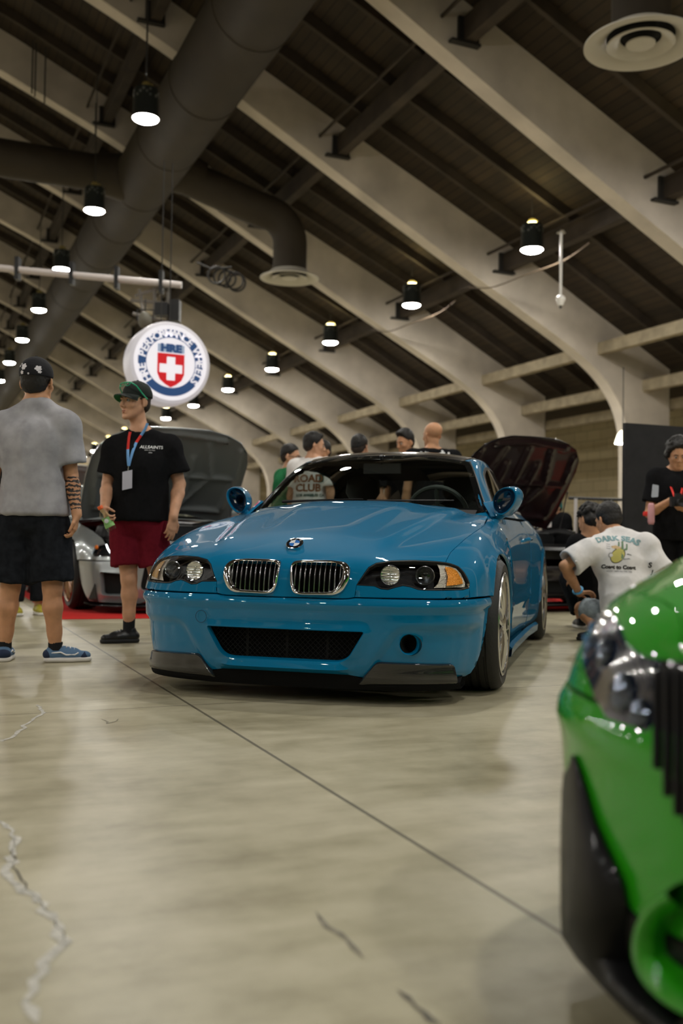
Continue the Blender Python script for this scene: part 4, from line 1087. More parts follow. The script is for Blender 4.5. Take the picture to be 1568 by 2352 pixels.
# ================================================================ people: smooth implicit bodies
class Fld:
    def __init__(s, lo, hi, h):
        s.h = h; s.lo = np.array(lo, float); n = np.ceil((np.array(hi)-s.lo)/h).astype(int)+1
        s.n = n; s.f = np.full(n, 0.08, np.float32)
        s.ax = [s.lo[i]+h*np.arange(n[i]) for i in range(3)]
    def box(s, lo, hi):
        a = np.clip(np.floor((np.array(lo)-s.lo)/s.h).astype(int), 0, s.n-1); b = np.clip(np.ceil((np.array(hi)-s.lo)/s.h).astype(int)+1, 1, s.n)
        return tuple(slice(a[i], b[i]) for i in range(3))
    def grid(s, sl): return [g.astype(np.float32) for g in np.meshgrid(s.ax[0][sl[0]], s.ax[1][sl[1]], s.ax[2][sl[2]], indexing='ij')]
    def op(s, d, sl, k, sub=False):
        a = s.f[sl]
        if sub:
            b = -d
            if k > 0: hh = np.maximum(k-np.abs(a-b), 0)/k; s.f[sl] = np.maximum(a, b)+hh*hh*k*.25
            else: s.f[sl] = np.maximum(a, b)
        else:
            if k > 0: hh = np.maximum(k-np.abs(a-d), 0)/k; s.f[sl] = np.minimum(a, d)-hh*hh*k*.25
            else: s.f[sl] = np.minimum(a, d)
    def cone(s, a, b, ra, rb=None, k=.02, sub=False, flat=None, cap=False):
        """tapered capsule; flat=(axis, factor) squeezes it across an axis"""
        rb = ra if rb is None else rb; a = np.array(a, float); b = np.array(b, float); m = max(ra, rb)*(flat[1] if flat and flat[1] > 1 else 1)+k+.02
        sl = s.box(np.minimum(a, b)-m, np.maximum(a, b)+m)
        if any(q.stop <= q.start for q in sl): return
        X, Y, Z = s.grid(sl); ab = b-a; L = max((ab**2).sum(), 1e-12)
        px, py, pz = X-a[0], Y-a[1], Z-a[2]; t = np.clip((px*ab[0]+py*ab[1]+pz*ab[2])/L, 0, 1)
        dx, dy, dz = px-t*ab[0], py-t*ab[1], pz-t*ab[2]
        if flat:
            fx = np.array(flat[0], float); fx /= np.linalg.norm(fx); q = dx*fx[0]+dy*fx[1]+dz*fx[2]; w_ = 1/flat[1]-1
            dx, dy, dz = dx+q*w_*fx[0], dy+q*w_*fx[1], dz+q*w_*fx[2]
        d = np.sqrt(dx*dx+dy*dy+dz*dz)-(ra+(rb-ra)*t)
        if cap: d = np.maximum(d, (px*ab[0]+py*ab[1]+pz*ab[2])/sqrt(L)-sqrt(L))
        s.op(d, sl, k, sub)
    def ell(s, c, R, r, k=.02, sub=False):
        c = np.array(c, float); r = np.array(r, float); R = np.array(R, float); m = r.max()+k+.02
        sl = s.box(c-m, c+m)
        if any(q.stop <= q.start for q in sl): return
        X, Y, Z = s.grid(sl); X = X-c[0]; Y = Y-c[1]; Z = Z-c[2]
        u = [(X*R[0, i]+Y*R[1, i]+Z*R[2, i]) for i in range(3)]
        k0 = np.sqrt(sum((u[i]/r[i])**2 for i in range(3))); k1 = np.sqrt(sum((u[i]/r[i]**2)**2 for i in range(3)))+1e-9
        s.op((k0*(k0-1)/k1).astype(np.float32), sl, k, sub)
    def plane(s, p, n, lo=None, hi=None, k=0.0):
        """cut away the side the normal points to"""
        sl = s.box(lo, hi) if lo is not None else tuple(slice(0, q) for q in s.n)
        X, Y, Z = s.grid(sl); n = np.array(n, float); n /= np.linalg.norm(n)
        d = (X-p[0])*n[0]+(Y-p[1])*n[1]+(Z-p[2])*n[2]; s.op(-d, sl, k, True)
    def mesh(s):
        f = s.f; h = s.h; f[0], f[-1], f[:, 0], f[:, -1], f[:, :, 0], f[:, :, -1] = .05, .05, .05, .05, .05, .05
        sg = f < 0; c = np.zeros(tuple(s.n-1), np.int8)
        for i in (0, 1):
            for j in (0, 1):
                for k in (0, 1): c += sg[i:s.n[0]-1+i, j:s.n[1]-1+j, k:s.n[2]-1+k]
        cells = np.argwhere((c > 0) & (c < 8))
        if not len(cells): return np.zeros((0, 3)), np.zeros((0, 4), int)
        idx = -np.ones(tuple(s.n-1), np.int32); idx[tuple(cells.T)] = np.arange(len(cells))
        acc = np.zeros((len(cells), 3)); cnt = np.zeros(len(cells))
        cor = [(i, j, k) for i in (0, 1) for j in (0, 1) for k in (0, 1)]
        for a in cor:
            for ax_ in range(3):
                if a[ax_]: continue
                b = list(a); b[ax_] = 1
                fa = f[cells[:, 0]+a[0], cells[:, 1]+a[1], cells[:, 2]+a[2]]; fb = f[cells[:, 0]+b[0], cells[:, 1]+b[1], cells[:, 2]+b[2]]
                m = (fa < 0) != (fb < 0); t = np.where(m, fa/np.where(m, fa-fb, 1), 0)
                p = np.tile(np.array(a, float), (len(cells), 1)); p[:, ax_] += t; acc[m] += p[m]; cnt[m] += 1
        V = s.lo+h*(cells+acc/cnt[:, None]); Q = []
        for ax_ in range(3):
            o1, o2 = [(1, 2), (2, 0), (0, 1)][ax_]
            sl0 = [slice(1, -1)]*3; sl0[ax_] = slice(0, -1); sl1 = [slice(1, -1)]*3; sl1[ax_] = slice(1, None)
            A = sg[tuple(sl0)]; B = sg[tuple(sl1)]; e = np.argwhere(A != B); inside = A[tuple(e.T)]
            off = np.array([1, 1, 1]); off[ax_] = 0; e = e+off
            def cell(d1, d2): q = e.copy(); q[:, o1] -= d1; q[:, o2] -= d2; return idx[q[:, 0], q[:, 1], q[:, 2]]
            q = np.stack([cell(1, 1), cell(0, 1), cell(0, 0), cell(1, 0)], 1); q[~inside] = q[~inside][:, ::-1]; Q.append(q)
        Q = np.concatenate(Q); Q = Q[(Q >= 0).all(1)]
        return V, Q
def relax(V, Q, it=1, lam=.5):
    for _ in range(it):
        acc = np.zeros_like(V); n = np.zeros(len(V))
        for i in range(4):
            for j in (1, 3): np.add.at(acc, Q[:, i], V[Q[:, (i+j) % 4]]); np.add.at(n, Q[:, i], 1)
        V = V*(1-lam)+lam*acc/np.maximum(n, 1)[:, None]
    return V
def vnormals(V, Q):
    n = np.cross(V[Q[:, 2]]-V[Q[:, 0]], V[Q[:, 3]]-V[Q[:, 1]]); N = np.zeros_like(V)
    for i in range(4): np.add.at(N, Q[:, i], n)
    return N/(np.linalg.norm(N, axis=1)[:, None]+1e-12)
def fmesh(name, fld, m, parent, folds=None, it=1, matf=None):
    V, Q = fld.mesh(); V = relax(V, Q, it)
    if folds:
        N = vnormals(V, Q); amp, sx, sz, seed = folds
        for i in range(len(V)):
            v = V[i]; q = Vector((v[0]*sx+seed, v[1]*sx, v[2]*sz))
            a = mnoise.noise(q); b = mnoise.noise(q*2.3+Vector((3, 1, 7)))*.7
            V[i] = v+N[i]*amp*((1-abs(a)*2.2)*.8+b*.5)
    me = bpy.data.meshes.new(name)
    me.vertices.add(len(V)); me.vertices.foreach_set('co', V.ravel()); me.loops.add(len(Q)*4); me.loops.foreach_set('vertex_index', Q.ravel().astype(np.int32))
    me.polygons.add(len(Q)); me.polygons.foreach_set('loop_start', np.arange(0, len(Q)*4, 4, dtype=np.int32)); me.polygons.foreach_set('use_smooth', np.ones(len(Q), bool))
    ms = m if isinstance(m, (list, tuple)) else [m]
    for mm in ms: me.materials.append(mm)
    if matf is not None: me.polygons.foreach_set('material_index', matf(V[Q].mean(1)).astype(np.int32))
    me.update(calc_edges=True); me.validate()
    o = bpy.data.objects.new(name, me); COL.objects.link(o)
    if parent: o.parent = parent
    return o
def nv(v): v = Vector(v); return v.normalized()
def basis(f, u):
    f = nv(f); r = f.cross(Vector(u)).normalized(); u = r.cross(f); return r, f, u     # x right, y forward, z up
def R3(r, f, u): return np.array([[r.x, f.x, u.x], [r.y, f.y, u.y], [r.z, f.z, u.z]])
HAND = [(-.030, .088, .070), (-.010, .094, .078), (.010, .090, .073), (.028, .080, .058)]   # side offset, knuckle distance, finger length
def hand(F, w_, d, n, side, curl=(.3, .35, .4, .45), scale=1.0, thumb=.6, spread=0.05, curls=None):
    """w_: wrist, d: to the fingers, n: out of the palm, side: +1 when the thumb lies on d x n"""
    d = nv(d); n = (Vector(n)-d*Vector(n).dot(d)).normalized(); t = d.cross(n)*side; w_ = Vector(w_); s = scale
    ends = []
    for i, (o, kd, fl) in enumerate(HAND):
        k = w_+d*kd*s-t*o*s
        F.cone(w_+d*.02*s-t*o*.55*s, k, .0135*s, .0115*s, k=.012)
        c = curl[i] if isinstance(curl, (list, tuple)) else curl
        p = k; a = c*.8; r = .0092*s
        for j, (L, rr) in enumerate(((.46, .0088), (.30, .0080), (.24, .0072))):
            dd = d*cos(a)+n*sin(a)-t*o*spread*8*.1; q = p+dd.normalized()*fl*L*s; F.cone(p, q, r, rr*s, k=.004); p = q; r = rr*s; a += c*1.2
        ends.append(p)
    b = w_+d*.028*s+t*.024*s; F.cone(w_+d*.01*s+t*.008*s, b, .017*s, .015*s, k=.012)
    m = b+(d*.75+t*.75+n*thumb*.6).normalized()*.036*s; F.cone(b, m, .0135*s, .0105*s, k=.008)
    e = m+(d*.95+t*.1+n*thumb).normalized()*.030*s; F.cone(m, e, .0102*s, .0088*s, k=.004)
    F.cone(e, e+(d+n*thumb*1.2).normalized()*.022*s, .0088*s, .0078*s, k=.004)
    return ends
def head(F, c, f, u, s=1.0, lookdetail=True):
    r, f, u = basis(f, u); R = R3(r, f, u); c = Vector(c)
    P = lambda x, y, z: c+(r*x+f*y+u*z)*s
    F.ell(P(0, -.018, .045), R, np.array((.076, .097, .080))*s, k=.01)
    F.ell(P(0, .030, -.015), R, np.array((.064, .066, .088))*s, k=.03)
    F.ell(P(0, .040, -.075), R, np.array((.046, .046, .036))*s, k=.02)
    for q in (1, -1): F.cone(P(.056*q, -.002, -.040), P(.016*q, .074, -.098), .020*s, .016*s, k=.02)
    F.ell(P(0, .082, -.101), R, np.array((.022, .016, .015))*s, k=.012)
    F.cone(P(-.034, .080, .026), P(.034, .080, .026), .013*s, .013*s, k=.014)
    for q in (1, -1):
        F.ell(P(.043*q, .064, -.022), R, np.array((.020, .018, .018))*s, k=.02)
        F.ell(P(.031*q, .104, .006), R, np.array((.017, .017, .0125))*s, k=.010, sub=True)
    F.cone(P(0, .090, .016), P(0, .116, -.026), .0075*s, .0115*s, k=.010)
    for q in (1, -1): F.ell(P(.0125*q, .102, -.033), R, np.array((.0085, .012, .008))*s, k=.006)
    F.cone(P(-.018, .089, -.060), P(.018, .089, -.060), .0075*s, .0075*s, k=.006); F.cone(P(0, .093, -.060), P(0, .095, -.060), .008*s, k=.006)
    F.cone(P(-.015, .088, -.072), P(.015, .088, -.072), .0085*s, .0085*s, k=.006); F.cone(P(-.024, .099, -.0655), P(.024, .099, -.0655), .0028*s, k=.004, sub=True)
    for q in (1, -1):
        F.ell(P(.084*q, -.010, -.004), R3(*[v for v in basis(f-r*.45*q, u)]), np.array((.0080, .020, .031))*s, k=.006)
        F.ell(P(.092*q, .000, .002), R, np.array((.006, .010, .018))*s, k=.004, sub=True)
        F.cone(P(.073*q, -.004, -.024), P(.082*q, -.002, -.028), .008*s, k=.005)
    return P
def face_parts(par, P, f, sk, brow=None, scale=1.0, lips=None, r=None):
    ew = mat('eye_white', (.42, .38, .35), rough=.3); ir = mat('dark_iris', (.02, .012, .008), rough=.1); bm_ = brow or mat('dark_eyebrow', (.02, .014, .010), rough=.9)
    f = nv(f)
    for q in (1, -1):
        mb = MB(); c = P(.031*q, .083, .006); fm = frame_on(c, f).to_3x3(); R_ = .0118*scale
        mb.lathe([(R_*sin(t), R_*cos(t)) for t in np.linspace(0, pi, 9)], 14, c=c, rot=fm); e = mb.build('eye', ew, par)
        mb = MB(); mb.lathe([(0, R_+.0004), (.0035*scale, R_-.0001), (.0058*scale, R_-.0015)], 12, c=c, rot=fm); mb.build('iris', ir, e)
        mb = MB(); mb.tube([P(.012*q, .0945, .024), P(.026*q, .0945, .0295), P(.040*q, .087, .0285), P(.050*q, .077, .021)], [.003*scale, .0042*scale, .0038*scale, .0018*scale], 6); mb.build('eyebrow', bm_, par)
def hair_shell(par, c, f, u, m, s=1.0, top=.012, side=.006, line=.058, nape=-.045, h=.006, puff=0.0, lump=None, name='hair', front_tilt=.5):
    r, f, u = basis(f, u); R = R3(r, f, u); c = Vector(c); P = lambda x, y, z: c+(r*x+f*y+u*z)*s
    F = Fld(np.array(c)-.22*s-puff, np.array(c)+.22*s+puff, h)
    q9 = .02 if puff else 0
    F.ell(P(0, -.018, .045+top*.3), R, np.array((.076+side-q9, .097+side-q9, .080+top-q9))*s, k=.01)
    F.ell(P(0, -.045, -.01), R, np.array((.066+side, .060+side, .060))*s, k=.02)
    if lump: 
        for (x, y, z, rr) in lump: F.ell(P(x, y, z), R, np.array(rr)*s, k=.02)
    if puff:
        rnd = random.Random(3)
        for _ in range(110):
            th = rnd.uniform(0, 2*pi); ph = rnd.uniform(-.2, 1.4); q = P(.085*cos(th)*cos(ph), -.02+.1*sin(th)*cos(ph), .05+.09*sin(ph)); F.ell(q+Vector((rnd.uniform(-1, 1), rnd.uniform(-1, 1), rnd.uniform(-.5, 1)))*puff*.5, R, (puff*rnd.uniform(.45, .95),)*3, k=.004)
    # hairline: cut the face side and the neck
    F.plane(P(0, .050, line), (f*1.0-u*front_tilt), k=.01)
    F.plane(P(0, -.02, nape), -u*1.0+f*.55, k=.01)
    return fmesh(name, F, m, par, folds=(.0035*s, 85, 55, 2.0) if not puff else (.006, 60, 60, 1.0), it=1)
def lerp(a, b, t): return Vector(a)*(1-t)+Vector(b)*t
def pbox(pts, m): P = np.array([tuple(p) for p in pts]); return P.min(0)-m, P.max(0)+m
def body(par, J, skin, h=.007, hs=1.0, arm=1.0, leg=1.0, hands=None, feet=True, matf=None, headf=True):
    """J: dict of joints. hd=(centre, forward, up)"""
    pts = [p for k, p in J.items() if k != 'hd']; hc, hf, hu = J['hd']
    lo, hi = pbox(pts+[Vector(hc)+Vector(hu)*.16*hs, Vector(hc)-Vector(hu)*.14], .24); lo[2] = max(lo[2], .0)
    F = Fld(lo, hi, h)
    pel, chest, neck = Vector(J['pelvis']), Vector(J['chest']), Vector(J['neck'])
    sr, sl_ = Vector(J['shR']), Vector(J['shL'])
    up = (chest-pel).normalized(); rt = (sr-sl_).normalized(); fw_ = up.cross(rt).normalized(); rt2 = fw_.cross(up).normalized(); R = R3(rt2, fw_, up)
    F.ell(pel, R, (.165, .115, .12), k=.03); F.ell(lerp(pel, chest, .5), R, (.145, .105, .16), k=.05); F.ell(chest, R, (.165, .115, .17), k=.05)
    for a in (sr, sl_):
        F.cone(lerp(neck, a, .25), a, .055, .052, k=.04); F.cone(lerp(chest, a, .5)-up*.02, a, .075, .055, k=.04)
    F.cone(chest+up*.10, neck, .07, .058, k=.04); F.cone(neck, Vector(hc)-Vector(hu)*.06*hs-Vector(hf)*.015, .056, .054*hs, k=.03)
    for q, s_ in (('R', 1), ('L', -1)):
        S, E, W_ = [Vector(J[k+q]) for k in ('sh', 'el', 'wr')]
        F.cone(S, lerp(S, E, .5), .052*arm, .048*arm, k=.02); F.cone(lerp(S, E, .45), E, .048*arm, .040*arm, k=.02)
        M_ = lerp(E, W_, .3); F.cone(E, M_, .039*arm, .043*arm, k=.015); F.cone(M_, W_, .043*arm, .027*arm, k=.015)
        F.cone(W_-nv(W_-E)*.02, W_+nv(W_-E)*.01, .027*arm, k=.01, flat=None)
        if hands and hands.get(q):
            hd = hands[q]; hand(F, W_, hd['d'], hd['n'], hd.get('side', 1), hd.get('curl', .35), hd.get('scale', 1.0), hd.get('thumb', .6))
        H_, K, A = [Vector(J[k+q]) for k in ('hip', 'kn', 'an')]
        F.cone(H_, lerp(H_, K, .5), .088*leg, .075*leg, k=.03); F.cone(lerp(H_, K, .5), K, .075*leg, .055*leg, k=.02)
        sh = (A-K); bk = -fw_ if 'bk' not in J else Vector(J['bk']); C = lerp(K, A, .32)+bk*.012
        F.cone(K, C, .052*leg, .056*leg, k=.02); F.cone(C, lerp(K, A, .75), .055*leg, .040*leg, k=.02); F.cone(lerp(K, A, .7), A, .040*leg, .036*leg, k=.02)
        F.cone(A, A-Vector((0, 0, .04)), .036, .034, k=.01)
        if feet and 'to'+q in J: F.cone(A-Vector((0, 0, .045)), Vector(J['to'+q]), .034, .024, k=.02)
    P = head(F, hc, hf, hu, hs) if headf else None
    o = fmesh('skin', F, skin, par, it=1, matf=matf)
    return o, P, (rt2, fw_, up)
def tshirt(par, J, m, h=.009, loose=.03, hem=None, sleeve=.62, sl_r=.085, folds=(.009, 8, 3.2, 1.0), neckr=.075, name='t_shirt', drop=.0, hw=1.0, matf=None, hemn=None):
    pel, chest, neck = Vector(J['pelvis']), Vector(J['chest']), Vector(J['neck']); sr, sl_ = Vector(J['shR']), Vector(J['shL'])
    up = (chest-pel).normalized(); rt = (sr-sl_).normalized(); fw_ = up.cross(rt).normalized(); rt2 = fw_.cross(up).normalized(); R = R3(rt2, fw_, up)
    lo, hi = pbox([pel-up*.2, chest, neck, sr, sl_, J['elR'], J['elL']], .26); F = Fld(lo, hi, h); L = loose
    F.ell(chest+up*.02, R, ((.168+L)*hw, .122+L, .19), k=.04); F.cone(lerp(chest, pel, .2), pel-up*.02, .155*hw+L*.8, .165*hw+L, k=.04, flat=(fw_, (.125+L)/(.155*hw+L)))
    F.cone(pel, pel-up*(.10+drop), .165*hw+L, .17*hw+L, k=.03, flat=(fw_, (.135+L)/(.165*hw+L)))
    for a in (sr, sl_): F.cone(lerp(neck, a, .15)-up*.015, a-up*.01, .062, .068+L*.3, k=.035); F.cone(lerp(chest, a, .4), a-up*.02, .09, .07+L*.3, k=.04)
    F.cone(chest+up*.08, neck-up*.035, .10, .072, k=.03)
    for q in 'RL':
        S, E = Vector(J['sh'+q]), Vector(J['el'+q]); C = lerp(S, E, sleeve); d = (E-S).normalized()
        F.cone(S, C, .068+L*.3, sl_r, k=.03, cap=True)
        F.cone(C-d*.035, C+d*.03, sl_r-.035, sl_r-.008, k=0, sub=True)
    hp = hem if hem is not None else pel-up*.12
    n = Vector(hemn) if hemn is not None else -up
    F.plane(hp, n); F.cone(Vector(hp)-n*.03, Vector(hp)+n*.05, .10, .145*hw+L, k=0, sub=True, flat=(fw_, .75))
    F.ell(neck+up*.025+fw_*.02, R, (neckr, neckr*1.0, .045), k=.008, sub=True)
    return fmesh(name, F, m, par, folds=folds, it=2, matf=matf)
def shorts(par, J, m, h=.009, r=.105, hem=.85, loose=.02, name='shorts', folds=(.006, 11, 5, 4.0), rh=None, top=.10):
    pel = Vector(J['pelvis']); chest = Vector(J['chest']); sr, sl_ = Vector(J['shR']), Vector(J['shL'])
    up = (chest-pel).normalized(); rt = (Vector(J['hipR'])-Vector(J['hipL'])).normalized(); fw_ = up.cross(rt).normalized(); up2 = rt.cross(fw_)
    ends = []; 
    for q in 'RL':
        H_, K, A = Vector(J['hip'+q]), Vector(J['kn'+q]), Vector(J['an'+q])
        ends.append(lerp(H_, K, hem) if hem <= 1 else lerp(K, A, hem-1))
    lo, hi = pbox([pel+up*.15, J['hipR'], J['hipL'], J['knR'], J['knL']]+ends, .2); lo[2] = max(lo[2], .02); F = Fld(lo, hi, h)
    F.ell(pel, R3(rt, fw_, up2), (.172+loose, .128+loose, .14), k=.03); F.plane(pel+up*top, up)
    for q, e in zip('RL', ends):
        H_, K = Vector(J['hip'+q]), Vector(J['kn'+q]); rr = rh or r*.95
        if hem <= 1:
            F.cone(H_, e, r, rr, k=.03, cap=True); d = (K-H_).normalized()
        else:
            A = Vector(J['an'+q]); F.cone(H_, K, r, rr, k=.03); F.cone(K, e, rr, rr*.9, k=.03, cap=True); d = (A-K).normalized()
        F.cone(e-d*.03, e+d*.03, rr-.03, rr-.008, k=0, sub=True)
    return fmesh(name, F, m, par, folds=folds, it=2)
def shoe(par, an, toe, up_m, sole_m, h=.005, length=.27, lace=None, stripe=None, floor=0.0, name='shoe', sock=None, pitch=0.0):
    an = Vector(an); d = Vector((toe[0], toe[1], 0)).normalized(); s_ = Vector((-d.y, d.x, 0)); u = Vector((0, 0, 1))
    heel = Vector((an.x, an.y, floor))-d*.06; tip = heel+d*length
    F = Fld(*[np.array(q) for q in pbox([heel, tip, heel+u*.12], .07)], h)
    F.cone(heel+d*.035+u*.045, heel+d*.15+u*.043, .040, .044, k=.02, flat=(u, .8)); F.cone(heel+d*.15+u*.040, tip-d*.045+u*.036, .044, .036, k=.02, flat=(u, .7))
    F.cone(heel+d*.045+u*.05, heel+d*.055+u*.085, .036, .034, k=.02); F.cone(heel+d*.06+u*.075, heel+d*.17+u*.055, .028, .022, k=.02)
    F.plane(heel+u*.020, -u); F.cone(heel+d*.058+u*.075, heel+d*.062+u*.13, .022, .030, k=0, sub=True)
    o = fmesh(name, F, up_m, par, it=1)
    F = Fld(*[np.array(q) for q in pbox([heel-u*.03, tip, heel+u*.05], .07)], h)
    F.cone(heel+d*.038+u*.015, heel+d*.15+u*.015, .043, .047, k=.02, flat=(u, .6)); F.cone(heel+d*.15+u*.015, tip-d*.045+u*.015, .047, .042, k=.02, flat=(u, .6))
    F.plane(heel+u*.001, -u); F.plane(heel+u*.030, u); fmesh('sole', F, sole_m, o, it=0)
    if lace:
        mb = MB()
        for t in (.10, .122, .144, .166):
            c = heel+d*t+u*(.103-.30*(t-.08)); mb.tube([c-s_*.022-u*.004, c+u*.003, c+s_*.022-u*.004], .0035, 6)
        mb.build('laces', lace, o)
    if stripe:
        for sg in (1, -1):
            mb = MB(); mb.tube([heel+d*.04+s_*.038*sg+u*.055, heel+d*.09+s_*.043*sg+u*.060, heel+d*.12+s_*.046*sg+u*.045, heel+d*.17+s_*.044*sg+u*.045, heel+d*.19+s_*.036*sg+u*.055], .0045, 6); mb.build('side_stripe', stripe, o)
    if sock:
        mb = MB(); mb.tube([an-u*.02, an+u*.035, an+u*.06], [.040, .041, .042], 16); mb.build('sock', sock, par)
    return o
def shirt_bvh(o):
    me = o.data; return BVHTree.FromPolygons([v.co.copy() for v in me.vertices], [tuple(p.vertices) for p in me.polygons])
def decal(name, polys, fm, bvh, m, parent, off=.002, dens_=.01, far=.5):
    """flat 2D shapes (lists of (x,y)) laid on a garment along the frame's -z"""
    V = []; F = []; z = (fm.to_3x3() @ Vector((0, 0, 1))).normalized()
    for poly in polys:
        pts = dens(poly, dens_); O = np.array(pts); lo, hi = O.min(0), O.max(0)
        gx = np.arange(lo[0]+dens_/2, hi[0], dens_); gy = np.arange(lo[1]+dens_/2, hi[1], dens_)
        G = [(x, y) for x in gx for y in gy]
        if G: G = np.array(G); G = [tuple(g) for g in G[pip(G, pts) & (pdist(G, pts) > dens_*.4)]]
        al = [Vector(p) for p in pts+list(G)]; vo, _, fo, _, _, _ = delaunay_2d_cdt(al, [(i, (i+1) % len(pts)) for i in range(len(pts))], [], 0, 1e-7)
        vo = [tuple(v) for v in vo]; cen = np.array([np.mean([vo[i] for i in f], 0) for f in fo]); k = pip(cen, pts); n0 = len(V)
        for x, y in vo:
            p = fm @ Vector((x, y, 0)); h = bvh.ray_cast(p+z*far, -z); V.append((h[0] if h[0] is not None else p)+z*off)
        F += [tuple(i+n0 for i in f) for f, kk in zip(fo, k) if kk]
    return mesh_obj(name, V, F, m, parent)
def decal_text(name, txt, size, fm, bvh, m, parent, off=.0035, bold=0.0, arc=0.0, sx=1.0, spacing=1.0, far=.5):
    o = text_mesh(name, txt, size, m, parent, Matrix.Identity(4), 0.0, bold, spacing, sx=sx)
    if size > .025:
        b_ = bmesh.new(); b_.from_mesh(o.data); bmesh.ops.triangulate(b_, faces=b_.faces)
        for _ in range(3):
            L_ = [e for e in b_.edges if e.calc_length() > .009]
            if L_: bmesh.ops.subdivide_edges(b_, edges=L_, cuts=1); bmesh.ops.triangulate(b_, faces=[f for f in b_.faces if len(f.verts) > 3])
        b_.to_mesh(o.data); b_.free()
    z = (fm.to_3x3() @ Vector((0, 0, 1))).normalized()
    for v in o.data.vertices:
        x, y = v.co.x, v.co.y
        if arc:
            a = x/arc; rr = arc+y; x, y = rr*sin(a), rr*cos(a)-arc
        p = fm @ Vector((x, y, 0)); h = bvh.ray_cast(p+z*far, -z); v.co = (h[0] if h[0] is not None else p)+z*off
    return o
def ribbon(name, pts, nrm, wd, m, parent, th=.0015, ms=None, mi=None):
    V = []; F = []; pts = [Vector(p) for p in pts]
    for i, p in enumerate(pts):
        t = (pts[min(i+1, len(pts)-1)]-pts[max(0, i-1)]).normalized(); n = nv(nrm[i] if isinstance(nrm, list) else nrm); s_ = t.cross(n).normalized()*wd/2
        V += [p-s_, p+s_, p+s_+n*th, p-s_+n*th]
    for i in range(len(pts)-1):
        for k in range(4): F.append((4*i+k, 4*i+(k+1) % 4, 4*i+4+(k+1) % 4, 4*i+4+k))
    o = mesh_obj(name, V, F, m, parent)
    if mi: o.data.polygons.foreach_set('material_index', [mi[i] for i in range(len(pts)-1) for k in range(4)])
    return o
def Jp(px, py, d): return px_depth((px, py), d)
def skin_mat(name, c): return mat(name, c, rough=.5, sss=.06, noise=(18, .10), spec=.35)
def cloth(name, c, n=.12, sc=40, bump=(300, .25)): return mat(name, c, rough=1.0, noise=(sc, n), spec=.05)
sk_tan = skin_mat('tan_skin', (.60, .31, .17)); sk_light = skin_mat('light_skin', (.62, .335, .205)); sk_brown = skin_mat('brown_skin', (.33, .15, .07))
hair_blk = mat('black_hair', (.012, .010, .009), rough=.55); hair_short = mat('short_cropped_hair', (.045, .032, .025), rough=.9)
c_black = cloth('black_cotton', (.012, .012, .013)); c_white = cloth('white_cotton', (.78, .75, .74), .04); c_shortblk = cloth('faded_black_twill', (.016, .018, .022), .3, 25)
c_grey = mat('acid_wash_grey_cotton', (.37, .365, .39), rough=.95, noise=(11, .22, 15), spec=.1)
c_maroon = cloth('maroon_cotton', (.15, .012, .022)); c_green = cloth('green_cotton', (.03, .20, .08)); c_denim = cloth('faded_denim', (.28, .32, .35), .2, 30)
shoe_blk = mat('black_shoe_leather', (.012, .012, .013), rough=.4); sole_white = mat('white_rubber_sole', (.75, .72, .68), rough=.6); sole_blk = mat('black_rubber_sole', (.015, .015, .015), rough=.7)
c_navy = mat('navy_suede', (.018, .03, .07), rough=.9); c_sky = mat('blue_canvas', (.10, .18, .30), rough=.9); lace_w = mat('white_lace', (.8, .8, .8), rough=.8); c_sock = mat('black_sock', (.01, .01, .012), rough=1)
